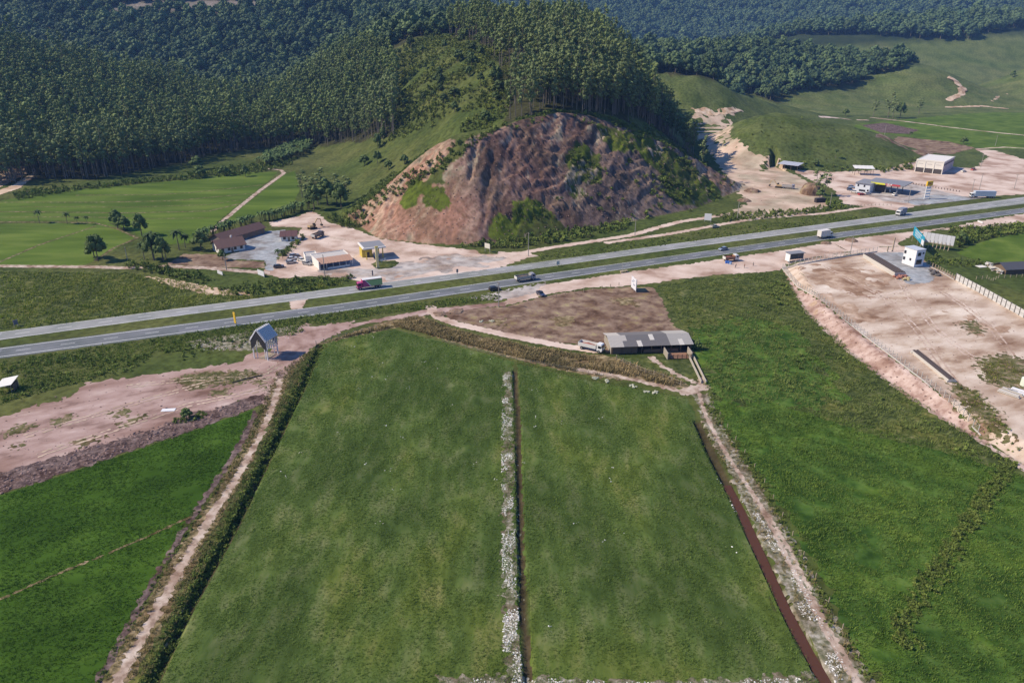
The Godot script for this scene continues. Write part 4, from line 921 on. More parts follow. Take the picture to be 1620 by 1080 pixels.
func forests() -> void:
	var rng := RandomNumberGenerator.new()
	rng.seed = 501
	var w := Color.WHITE
	# eucalyptus plantation on the left
	var front := [Vector2(-343.61, -458.66), Vector2(-322.52, -462.71), Vector2(-317.63, -477.41), Vector2(-312.63, -486.20), Vector2(-273.95, -483.97), Vector2(-253.83, -522.03), Vector2(-240.24, -554.42), Vector2(-237.56, -584.41), Vector2(-205.50, -624.68), Vector2(-176.26, -634.06), Vector2(-136.93, -602.85), Vector2(-101.37, -548.40), Vector2(-78.78, -516.57)]
	var planted: Array = front.duplicate()
	planted.append_array([Vector2(-95, -640), Vector2(-130, -760), Vector2(-200, -850), Vector2(-300, -850), Vector2(-420, -820), Vector2(-560, -800), Vector2(-760, -800), Vector2(-560, -500)])
	var trees := spots(planted, 5.6, rng, 0.42)
	wood("eucalyptus_tree", "eucalyptus", trees, rng, Color(0.7, 0.76, 0.7), Color(1.2, 1.2, 0.98), 300, "slender eucalyptus with bare trunk along the front of the plantation left of the quarry", "tree", "eucalyptus trees of the left plantation", 0.7, 1.25)
	# eucalyptus on top of the quarried hill
	var crest: Array = [Vector2(-1.67, -402.06), Vector2(17.84, -430.97), Vector2(43.14, -433.53), Vector2(78.74, -498.14), Vector2(115.87, -576.53), Vector2(139.03, -588.29)]
	crest.append_array([Vector2(118, -450), Vector2(128, -520), Vector2(132, -620), Vector2(125, -720), Vector2(110, -800), Vector2(0, -800), Vector2(-60, -740), Vector2(-28, -650), Vector2(-12, -540), Vector2(-6, -470)])
	var stand_up := []
	for p in spots(crest, 4.8, rng, 0.45):
		if p.x > 12.0 + noise_b.get_noise_2d(p.x * 3.0, p.y * 3.0) * 40.0 + rng.randf_range(-14, 10) or p.y < -600.0: stand_up.append(p)
	wood("hilltop_eucalyptus_tree", "eucalyptus", stand_up, rng, Color(0.85, 0.9, 0.8), Color(1.1, 1.1, 0.95), 300, "tall eucalyptus with pale trunk standing above the quarry's upper edge", "tree", "eucalyptus trees on top of the quarried hill", 0.75, 1.1)
	# scrub on the hill's left flank
	var scrub: Array = [Vector2(-96.12, -516.93), Vector2(-71.55, -502.09), Vector2(-42.90, -466.76), Vector2(-10.07, -402.42), Vector2(-3.57, -429.56)]
	scrub.append_array([Vector2(0, -470), Vector2(-5, -560), Vector2(-15, -680), Vector2(-70, -760), Vector2(-130, -760), Vector2(-100, -640), Vector2(-95, -560)])
	var some := spots(scrub, 3.1, rng, 0.49)
	var thin := []
	for p in some:
		if noise_b.get_noise_2d(p.x * 2.0, p.y * 2.0) > -0.2: thin.append(p)
	wood("hillside_scrub", "shrub", thin, rng, Color(0.8, 0.8, 0.62), Color(1.65, 1.4, 1.05), 0, "", "", "", 1.2, 3.4)
	var few := []
	for p in spots(scrub, 12.0, rng, 0.49):
		if rng.randf() < 0.3: few.append(p)
	wood("hillside_tree", "roadside", few, rng, w * 0.8, w, 0, "", "", "", 0.6, 1.2)
	# dark natural forest on the hills behind
	wood("forest", "broadleaf", spots_but([Vector2(-1250, -1050), Vector2(-620, -830), Vector2(-420, -830), Vector2(-280, -855), Vector2(-150, -800), Vector2(-75, -790), Vector2(-20, -820), Vector2(60, -1000), Vector2(100, -1500), Vector2(-1250, -1700)], 9.0, rng, CLEARING), rng, Color(0.5, 0.6, 0.66), Color(1.15, 1.15, 1.0), 0, "", "", "", 0.65, 1.5)
	wood("forest", "broadleaf", spots(both([Vector2(140.61, -845.84), Vector2(169.03, -832.75), Vector2(211.37, -809.93), Vector2(309.56, -1020.32), Vector2(339.69, -994.06), Vector2(379.43, -1028.62), Vector2(426.18, -1040.82), Vector2(495.47, -1095.36), Vector2(528.53, -1103.68), Vector2(554.78, -1104.88)], [Vector2(60, -1420), Vector2(600, -1500), Vector2(660, -1260)]), 9.0, rng), rng, Color(0.5, 0.6, 0.66), Color(1.1, 1.12, 1.0), 0, "", "", "", 0.65, 1.45)
	wood("mountain_forest", "broadleaf", spots([Vector2(-300, -1750), Vector2(300, -1750), Vector2(900, -1560), Vector2(1000, -1600), Vector2(1500, -1750), Vector2(2600, -1900), Vector2(2600, -3200), Vector2(-2200, -3200), Vector2(-1500, -1750)], 12.5, rng), rng, Color(0.62, 0.75, 0.85), Color(1.05, 1.08, 1.05), 0, "", "", "", 1.2, 2.0)

# ---------------------------------------------------------------- building blocks
func along(a: Vector2, b: Vector2) -> Array:  # middle, turn that lays +x from a to b, length
	var d := b - a
	return [(a + b) * 0.5, atan2(-d.y, d.x), d.length()]

func solid(called: String, parent: Node, mat: Material, centre: Vector3, size: Vector3) -> MeshInstance3D:
	var g := Geo.new()
	g.box(centre, size)
	return part(called, g.mesh(mat), parent)

func bars(called: String, parent: Node, mat: Material, list: Array) -> MeshInstance3D:  # each: from, to, width
	var g := Geo.new()
	for b in list: g.bar(b[0], b[1], b[2])
	return part(called, g.mesh(mat), parent)

func window(parent: Node, at: Vector3, w: float, h: float, face: Vector3, frame: Material, pane: Material) -> void:
	var side := Vector3.UP.cross(face)
	var g := Geo.new()
	for s in [-1.0, 1.0]:
		g.bar(at + side * s * w * 0.5 - Vector3.UP * h * 0.5, at + side * s * w * 0.5 + Vector3.UP * h * 0.5, 0.1)
		g.bar(at + Vector3.UP * s * h * 0.5 - side * (w * 0.5 - 0.05), at + Vector3.UP * s * h * 0.5 + side * (w * 0.5 - 0.05), 0.1)
	var f := part("window", g.mesh(frame), parent)
	var q := Geo.new()
	q.box(at - face * 0.01, (side * (w - 0.1)).abs() + Vector3(0, h - 0.1, 0) + face.abs() * 0.05)
	part("pane", q.mesh(pane), f)

func gable_roof(t: Node, mat: Material, x0: float, x1: float, z0: float, z1: float, eave: float, rise: float, over: float, strips: int) -> MeshInstance3D:
	var mid := (z0 + z1) * 0.5
	var first: MeshInstance3D
	for s in [0, 1]:
		var za: float = z0 - over if s == 0 else z1 + over
		var drop := rise * over / maxf(0.1, absf(mid - z0))
		var g := Geo.new()
		for i in strips:
			var a := lerpf(x0 - over, x1 + over, float(i) / strips)
			var b := lerpf(x0 - over, x1 + over, float(i + 1) / strips)
			var up := 0.05 * (i % 2)
			var p := [Vector3(a, eave - drop + up, za), Vector3(b, eave - drop + up, za), Vector3(b, eave + rise + up, mid), Vector3(a, eave + rise + up, mid)]
			if s == 0: p.reverse()
			var q := []
			for v in p: q.append(v + Vector3(0, 0.10, 0))
			g.hexa(p + q)
		var o := part("roof", g.mesh(mat), t)
		if s == 0: first = o
	return first

func gable_walls(t: Node, mat: Material, x0: float, x1: float, z0: float, z1: float, eave: float, rise: float) -> void:
	var th := 0.2
	solid("wall", t, mat, Vector3((x0 + x1) * 0.5, eave * 0.5, z1 - th * 0.5), Vector3(x1 - x0, eave, th))
	solid("wall", t, mat, Vector3((x0 + x1) * 0.5, eave * 0.5, z0 + th * 0.5), Vector3(x1 - x0, eave, th))
	for s in [x0, x1 - th]:
		var g := Geo.new()
		var mid := (z0 + z1) * 0.5
		# gable drawn in the zy plane, then swung round
		var prof := [Vector2(z0 + th, 0), Vector2(z1 - th, 0), Vector2(z1 - th, eave), Vector2(mid, eave + rise - 0.05), Vector2(z0 + th, eave)]
		g.prism(prof, 0.0, th)
		var st := Geo.new()
		for i in range(0, g.v.size(), 3):
			var p := []
			for j in 3: p.append(Vector3(s + th - g.v[i + j].z, g.v[i + j].y, g.v[i + j].x))
			st.tri(p[0], p[1], p[2])
		part("gable", st.mesh(mat), t)

# ---------------------------------------------------------------- vehicles; the front looks along +x
func wheels(t: Node, list: Array, r: float, w: float, half: float) -> void:
	var rubber := paint("tyre_rubber", lin(0.02, 0.02, 0.022), 0.9)
	var steel := paint("wheel_rim", lin(0.35, 0.35, 0.36), 0.4, 0.6)
	for x in list:
		for s in [-1.0, 1.0]:
			var g := Geo.new()
			g.tube(Vector3(x, r, s * (half - w)), Vector3(x, r, s * half), r, r, 12)
			var o := part("wheel", g.mesh(rubber), t)
			var q := Geo.new()
			q.tube(Vector3(x, r, s * (half - 0.02)), Vector3(x, r, s * (half + 0.02)), r * 0.55, r * 0.55, 9)
			part("rim", q.mesh(steel), o)

func lamps(t: Node, x: float, y: float, half: float, mat: Material, called: String) -> void:
	for s in [-1.0, 1.0]: solid(called, t, mat, Vector3(x, y, s * half), Vector3(0.06, 0.16, 0.3))

func car(label: String, rear: Vector2, front: Vector2, colour: Color, kind := "hatch", up := 0.09, category := "car") -> Node3D:
	var q := along(rear, front)
	var t := thing("pickup_truck" if kind == "pickup" else "parked_car" if up > 0.05 else "car", label, category, on(q[0], up), q[1])
	var body := paint("car_paint_%s" % colour.to_html(false), colour, 0.3, 0.1)
	body.clearcoat_enabled = true
	body.clearcoat_roughness = 0.1
	var glass := paint("car_glass", lin(0.015, 0.018, 0.022), 0.12)
	var g := Geo.new()
	g.prism([Vector2(-2.15, 0.32), Vector2(2.12, 0.30), Vector2(2.2, 0.62), Vector2(2.02, 0.86), Vector2(0.95, 1.0), Vector2(-2.1, 1.02), Vector2(-2.22, 0.75)], -0.88, 0.88, [0.05, 0.05, 0.1, 0.06, 0.0, 0.0, 0.05])
	part("body", g.mesh(body), t)
	var c := Geo.new()
	var r := Geo.new()
	if kind == "pickup":
		c.prism([Vector2(-0.7, 1.0), Vector2(1.0, 1.0), Vector2(0.45, 1.52), Vector2(-0.6, 1.54)], -0.83, 0.83, [0.0, 0.0, 0.14, 0.14])
		r.prism([Vector2(-0.62, 1.535), Vector2(0.42, 1.52), Vector2(0.35, 1.6), Vector2(-0.58, 1.61)], -0.72, 0.72)
		var bed := Geo.new()
		for s in [-1.0, 1.0]: bed.box(Vector3(-1.45, 1.12, s * 0.82), Vector3(1.4, 0.24, 0.1))
		bed.box(Vector3(-2.1, 1.12, 0), Vector3(0.1, 0.24, 1.5))
		part("cargo_bed", bed.mesh(body), t)
	elif kind == "suv":
		c.prism([Vector2(-2.05, 1.02), Vector2(1.0, 1.0), Vector2(0.4, 1.58), Vector2(-1.85, 1.6)], -0.86, 0.86, [0.0, 0.0, 0.15, 0.15])
		r.prism([Vector2(-1.83, 1.6), Vector2(0.36, 1.58), Vector2(0.25, 1.66), Vector2(-1.75, 1.68)], -0.74, 0.74)
	else:
		c.prism([Vector2(-2.0, 1.02), Vector2(1.05, 1.0), Vector2(0.35, 1.42), Vector2(-1.45, 1.44)], -0.85, 0.85, [0.0, 0.0, 0.16, 0.16])
		r.prism([Vector2(-1.42, 1.435), Vector2(0.32, 1.42), Vector2(0.2, 1.49), Vector2(-1.3, 1.5)], -0.72, 0.72)
	part("windows", c.mesh(glass), t)
	part("roof", r.mesh(body), t)
	lamps(t, 2.16, 0.68, 0.62, paint("headlamp", lin(0.6, 0.6, 0.58), 0.15), "headlight")
	lamps(t, -2.2, 0.78, 0.66, paint("tail_lamp", lin(0.3, 0.015, 0.01), 0.25), "tail_light")
	wheels(t, [-1.35, 1.4], 0.33, 0.22, 0.9)
	return t

func lorry(label: String, rear: Vector2, front: Vector2, length: float, cab_colour: Color, freight: String, freight_colour: Color, up := 0.09, high := 2.4) -> Node3D:
	var q := along(rear, front)
	var t := thing("lorry", label, "truck", on(q[0], up), q[1])
	var cab := paint("cab_paint_%s" % cab_colour.to_html(false), cab_colour, 0.35)
	var dark := paint("chassis_black", lin(0.02, 0.02, 0.02), 0.8)
	var glass := paint("car_glass", lin(0.015, 0.018, 0.022), 0.12)
	var f := length * 0.5
	var g := Geo.new()
	g.prism([Vector2(f - 1.75, 0.75), Vector2(f - 0.05, 0.5), Vector2(f, 1.5), Vector2(f - 0.22, 2.55), Vector2(f - 0.45, 2.75), Vector2(f - 1.75, 2.8)], -1.15, 1.15, [0, 0, 0, 0.08, 0.12, 0.12])
	part("cab", g.mesh(cab), t)
	var w := Geo.new()
	w.quad(Vector3(f + 0.01, 1.55, 1.0), Vector3(f + 0.01, 1.55, -1.0), Vector3(f - 0.185, 2.45, -0.95), Vector3(f - 0.185, 2.45, 0.95))
	part("windscreen", w.mesh(glass), t)
	for s in [-1.0, 1.0]:
		var d := Geo.new()
		d.box(Vector3(f - 0.85, 1.95, s * 1.135), Vector3(0.9, 0.7, 0.05))
		part("side_window", d.mesh(glass), t)
		bars("mirror", t, dark, [[Vector3(f - 0.15, 2.3, s * 1.15), Vector3(f - 0.1, 2.2, s * 1.4), 0.06], [Vector3(f - 0.1, 2.35, s * 1.4), Vector3(f - 0.1, 1.85, s * 1.4), 0.14]])
	solid("bumper", t, dark, Vector3(f - 0.05, 0.6, 0), Vector3(0.2, 0.35, 2.3))
	solid("chassis", t, dark, Vector3(-0.6, 0.85, 0), Vector3(length - 1.6, 0.3, 1.0))
	lamps(t, f + 0.02, 1.05, 0.85, paint("headlamp", lin(0.6, 0.6, 0.58), 0.15), "headlight")
	var bm := paint("load_paint_%s" % freight_colour.to_html(false), freight_colour, 0.5)
	var x0 := -f + 0.05
	var x1 := f - 2.0
	var c := (x0 + x1) * 0.5
	if freight == "box":
		var b := Geo.new()
		b.box(Vector3(c, 1.05 + high * 0.5, 0), Vector3(x1 - x0, high, 2.45))
		var box := part("cargo_box", b.mesh(bm), t)
		var ribs := Geo.new()
		for s in [-1.0, 1.0]:
			for k in 2: ribs.bar(Vector3(x0 + 0.05, 1.1 + k * (high - 0.1), s * 1.235), Vector3(x1 - 0.05, 1.1 + k * (high - 0.1), s * 1.235), 0.1)
			for k in int((x1 - x0) / 1.2) + 1: ribs.bar(Vector3(x0 + 0.1 + k * 1.2, 1.18, s * 1.23), Vector3(x0 + 0.1 + k * 1.2, 1.0 + high - 0.08, s * 1.23), 0.05)
		part("frame", ribs.mesh(bm), box)
	else:
		var b := Geo.new()
		for s in [-1.0, 1.0]: b.box(Vector3(c, 1.7, s * 1.2), Vector3(x1 - x0, 1.1, 0.08))
		b.box(Vector3(x1 - 0.04, 1.85, 0), Vector3(0.08, 1.4, 2.32))
		b.box(Vector3(c, 1.1, 0), Vector3(x1 - x0 - 0.1, 0.1, 2.32))
		part("tipper_bed", b.mesh(bm), t)
		solid("tailgate", t, paint("tailgate_paint", lin(0.55, 0.54, 0.5), 0.6), Vector3(x0, 1.7, 0), Vector3(0.08, 1.15, 2.3))
		var rng := RandomNumberGenerator.new()
		rng.seed = int(length * 100.0)
		var m := Geo.new()
		m.lump(Vector3(c, 1.35, 0), Vector3((x1 - x0) * 0.45, 0.75, 1.05), rng, 5, 9, 0.12)
		part("load", m.mesh(mats["brown_earth"] if freight == "tipper" else paint("red_brick_load", lin(0.26, 0.09, 0.06), 0.9)), t)
	var ax := [f - 1.0, -f + 1.2] if length < 9.0 else [f - 1.0, f - 3.4, -f + 1.1, -f + 2.3, -f + 3.5] if length > 11.0 else [f - 1.0, -f + 1.2, -f + 2.4]
	wheels(t, ax, 0.5, 0.35, 1.18)
	lamps(t, x0 - 0.05, 1.0, 0.9, paint("tail_lamp", lin(0.3, 0.015, 0.01), 0.25), "tail_light")
	return t

func excavator(label: String, at: Vector2, turn: float) -> void:
	var t := thing("excavator", label, "excavator", on(at), turn)
	var yellow := paint("machine_yellow", lin(0.42, 0.30, 0.16), 0.5)
	var dark := paint("chassis_black", lin(0.02, 0.02, 0.02), 0.8)
	for s in [-1.0, 1.0]:
		var g := Geo.new()
		g.prism([Vector2(-1.8, 0.1), Vector2(1.8, 0.1), Vector2(2.1, 0.5), Vector2(1.8, 0.9), Vector2(-1.8, 0.9), Vector2(-2.1, 0.5)], s * 1.1 - 0.3, s * 1.1 + 0.3)
		part("track", g.mesh(dark), t)
	solid("turntable", t, dark, Vector3(0, 1.0, 0), Vector3(1.6, 0.3, 1.6))
	var b := Geo.new()
	b.prism([Vector2(-2.0, 1.15), Vector2(1.2, 1.15), Vector2(1.2, 1.9), Vector2(-1.9, 2.1)], -1.2, 1.2)
	part("body", b.mesh(yellow), t)
	var c := Geo.new()
	c.prism([Vector2(0.1, 1.2), Vector2(1.5, 1.2), Vector2(1.4, 2.2), Vector2(1.0, 2.9), Vector2(0.1, 2.9)], 0.3, 1.2)
	part("cab", c.mesh(paint("car_glass", Color.BLACK)), t)
	bars("boom", t, yellow, [[Vector3(1.0, 1.8, -0.2), Vector3(3.2, 4.6, -0.2), 0.42], [Vector3(3.2, 4.6, -0.2), Vector3(5.0, 4.1, -0.2), 0.36]])
	bars("dipper_arm", t, yellow, [[Vector3(4.9, 4.3, -0.2), Vector3(5.5, 1.6, -0.2), 0.3]])
	var k := Geo.new()
	k.prism([Vector2(5.1, 1.6), Vector2(5.8, 1.5), Vector2(6.0, 0.8), Vector2(5.3, 0.6), Vector2(4.9, 1.0)], -0.8, 0.4)
	part("bucket", k.mesh(dark), t)

# ---------------------------------------------------------------- people: one skin over tapered bones
func figure(t: Node, bones: Array, skins: Array) -> void:  # bone: a, b, ra, rb, colour number
	var cell := 0.035
	var lo := Vector3(-0.5, -0.02, -0.42)
	var nx := 29
	var ny := 54
	var nz := 25
	var val := PackedFloat32Array()
	val.resize(nx * ny * nz)
	var own := PackedInt32Array()
	own.resize(nx * ny * nz)
	for i in nx:
		for j in ny:
			for k in nz:
				var p := lo + Vector3(i, j, k) * cell
				var s := 0.0
				var near := 1e9
				var who := 0
				for b in bones:
					var ab: Vector3 = b[1] - b[0]
					var h := clampf((p - b[0]).dot(ab) / ab.length_squared(), 0.0, 1.0)
					var d: float = (p - b[0] - ab * h).length() - lerpf(b[2], b[3], h)
					if d < near:
						near = d
						who = b[4]
					s += exp(-d * 45.0)
				var at := (i * ny + j) * nz + k
				val[at] = -log(maxf(s, 1e-12)) / 45.0
				own[at] = who
	var vert := {}
	var corners := [Vector3i(0, 0, 0), Vector3i(1, 0, 0), Vector3i(0, 1, 0), Vector3i(1, 1, 0), Vector3i(0, 0, 1), Vector3i(1, 0, 1), Vector3i(0, 1, 1), Vector3i(1, 1, 1)]
	var edges := [[0, 1], [2, 3], [4, 5], [6, 7], [0, 2], [1, 3], [4, 6], [5, 7], [0, 4], [1, 5], [2, 6], [3, 7]]
	for i in nx - 1:
		for j in ny - 1:
			for k in nz - 1:
				var sum := Vector3.ZERO
				var cnt := 0
				var v8 := []
				for c in corners: v8.append(val[((i + c.x) * ny + j + c.y) * nz + k + c.z])
				for e in edges:
					var a: float = v8[e[0]]
					var b: float = v8[e[1]]
					if (a < 0.0) != (b < 0.0):
						sum += Vector3(corners[e[0]]).lerp(Vector3(corners[e[1]]), a / (a - b))
						cnt += 1
				if cnt: vert[Vector3i(i, j, k)] = lo + (Vector3(i, j, k) + sum / cnt) * cell
	var g := Geo.new()
	var dirs := [[Vector3i(1, 0, 0), Vector3i(0, 1, 0), Vector3i(0, 0, 1)], [Vector3i(0, 1, 0), Vector3i(0, 0, 1), Vector3i(1, 0, 0)], [Vector3i(0, 0, 1), Vector3i(1, 0, 0), Vector3i(0, 1, 0)]]
	for c in vert:
		for d in dirs:
			var n: Vector3i = c + d[0]
			if n.x >= nx or n.y >= ny or n.z >= nz: continue
			var a := val[(c.x * ny + c.y) * nz + c.z]
			var b := val[(n.x * ny + n.y) * nz + n.z]
			if (a < 0.0) == (b < 0.0): continue
			var q := [c, c - d[1], c - d[1] - d[2], c - d[2]]
			var ok := true
			for e in q: ok = ok and vert.has(e)
			if not ok: continue
			g.tint = skins[own[(c.x * ny + c.y) * nz + c.z]]
			if a < 0.0: g.quad(vert[q[0]], vert[q[3]], vert[q[2]], vert[q[1]])
			else: g.quad(vert[q[0]], vert[q[1]], vert[q[2]], vert[q[3]])
	var m := paint("skin_and_cloth", Color.WHITE, 0.85)
	m.vertex_color_use_as_albedo = true
	part("body", g.mesh(m), t)

func person(label: String, at: Vector2, turn: float, shirt: Color, trousers: Color, bend: float) -> void:
	var t := thing("person", label, "person", on(at, 0.05), turn)
	var hip := Vector3(0, 0.92, 0)
	var chest := hip + Vector3(sin(bend) * 0.45, cos(bend) * 0.45, 0)
	var neck := chest + Vector3(sin(bend) * 0.12, cos(bend) * 0.12, 0)
	var head := neck + Vector3(sin(bend * 0.7) * 0.17, cos(bend * 0.7) * 0.17, 0)
	var b := [[hip, chest, 0.15, 0.17, 1], [chest, neck, 0.15, 0.065, 1], [neck, head, 0.055, 0.06, 0], [head - Vector3(0, 0.03, 0), head + Vector3(0.01, 0.05, 0), 0.085, 0.10, 0], [head + Vector3(-0.025, 0.05, 0), head + Vector3(-0.02, 0.08, 0), 0.095, 0.095, 3], [head + Vector3(0.09, -0.01, 0), head + Vector3(0.105, -0.02, 0), 0.02, 0.018, 0]]
	for s in [-1.0, 1.0]:
		var knee := Vector3(0.07 + 0.05 * s, 0.5, s * 0.11)
		var foot := Vector3(-0.02 + 0.1 * s, 0.07, s * 0.12)
		b.append([hip + Vector3(0, -0.02, s * 0.09), knee, 0.09, 0.065, 2])
		b.append([knee, foot, 0.06, 0.045, 2])
		b.append([foot, foot + Vector3(0.14, -0.02, 0), 0.045, 0.04, 3])
		var sh := chest + Vector3(0, 0.03, s * 0.19)
		var elbow := sh + Vector3(0.06 + 0.12 * bend, -0.28, s * 0.05)
		var hand := elbow + Vector3(0.16, -0.2, -s * 0.02)
		b.append([sh, elbow, 0.055, 0.045, 1])
		b.append([elbow, hand, 0.042, 0.032, 0])
		b.append([hand, hand + Vector3(0.05, -0.08, 0), 0.035, 0.02, 0])
	figure(t, b, [Color(0.30, 0.17, 0.11), shirt, trousers, Color(0.03, 0.025, 0.02)])

# ---------------------------------------------------------------- street furniture
func utility_pole(label: String, at: Vector2, high: float, arm := 2.0, turn := 0.4) -> void:
	var t := thing("utility_pole", label, "utility pole", on(at, -0.3), turn, "utility poles along the highway and lots")
	var concrete := paint("pole_concrete", lin(0.30, 0.28, 0.25), 0.9)
	var dark := paint("weathered_timber", lin(0.12, 0.095, 0.075), 0.9)
	var g := Geo.new()
	g.tube(Vector3.ZERO, Vector3(0, high, 0), 0.19, 0.11, 8)
	part("pole", g.mesh(concrete), t)
	bars("crossarm", t, dark, [[Vector3(0, high - 0.5, -arm * 0.5), Vector3(0, high - 0.5, arm * 0.5), 0.14]])
	for s in [-0.9, 0.0, 0.9]:
		var q := Geo.new()
		q.tube(Vector3(0, high - 0.43, s * arm * 0.5), Vector3(0, high - 0.2, s * arm * 0.5), 0.06, 0.04, 6)
		part("insulator", q.mesh(paint("insulator_glaze", lin(0.2, 0.18, 0.16), 0.3)), t)

func board(called: String, label: String, category: String, a: Vector2, b: Vector2, low: float, high: float, face: Material, post: Material, legs := 2, print_ := []) -> Node3D:
	var q := along(a, b)
	var t := thing(called, label, category, on(q[0], -0.15), q[1])
	var l: float = q[2]
	for i in legs:
		var x := lerpf(-l * 0.5 + 0.12, l * 0.5 - 0.12, float(i) / maxf(1.0, legs - 1)) if legs > 1 else 0.0
		bars("post", t, post, [[Vector3(x, 0, -0.12), Vector3(x, high, -0.12), 0.18]])
	solid("panel", t, face, Vector3(0, (low + high) * 0.5, 0), Vector3(l, high - low, 0.1))
	for s in print_:  # x, y, width, height as shares, material
		for side in [0.056, -0.056]:
			solid("print", t, s[4], Vector3((s[0] - 0.5) * l, lerpf(low, high, s[1]), side), Vector3(s[2] * l, s[3] * (high - low), 0.006))
	return t

func fence(called: String, label: String, pts: Array, step: float, high: float, thick: float, post: Material, kerb: Material, wires: int, wire: Material, kerb_high := 0.35) -> Node3D:
	var t := thing(called, label, "fence", Vector3.ZERO)
	var run := 0.0
	var pole := Geo.new()
	pole.box(Vector3(0, high * 0.5, 0), Vector3(thick, high, thick))
	var pm := pole.mesh(post)
	var total := length_of(pts)
	var places := []
	var s := 0.0
	while s <= total:
		var r := s
		for i in pts.size() - 1:
			var l: float = pts[i].distance_to(pts[i + 1])
			if r <= l:
				places.append((pts[i] as Vector2).lerp(pts[i + 1], r / l))
				break
			r -= l
		s += step
	for p in places:
		var o := part("post", pm, t)
		o.position = on(p, -0.1)
		o.rotation.y = 0.3
	for i in pts.size() - 1:
		var g := Geo.new()
		if kerb:
			g.bar(on(pts[i], kerb_high * 0.5 - 0.05), on(pts[i + 1], kerb_high * 0.5 - 0.05), 0.22, kerb_high)
			part("kerb", g.mesh(kerb), t)
	if wires:
		var w := Geo.new()
		for i in places.size() - 1:
			for k in wires: w.bar(on(places[i], high * (k + 1.0) / (wires + 0.5)), on(places[i + 1], high * (k + 1.0) / (wires + 0.5)), 0.03)
		part("wire", w.mesh(wire), t)
	return t

# ---------------------------------------------------------------- buildings
func quad_house(called: String, label: String, category: String, a: Vector2, b: Vector2, depth: float, eave: float, rise: float, wall: Material, roof: Material, over := 0.5) -> Array:
	var q := along(a, b)
	var t := thing(called, label, category, on(q[0], -0.05), q[1])
	var l: float = q[2]
	gable_walls(t, wall, -l * 0.5, l * 0.5, -depth, 0.0, eave, rise)
	gable_roof(t, roof, -l * 0.5, l * 0.5, -depth, 0.0, eave, rise, over, maxi(6, int(l / 1.1)))
	return [t, l]

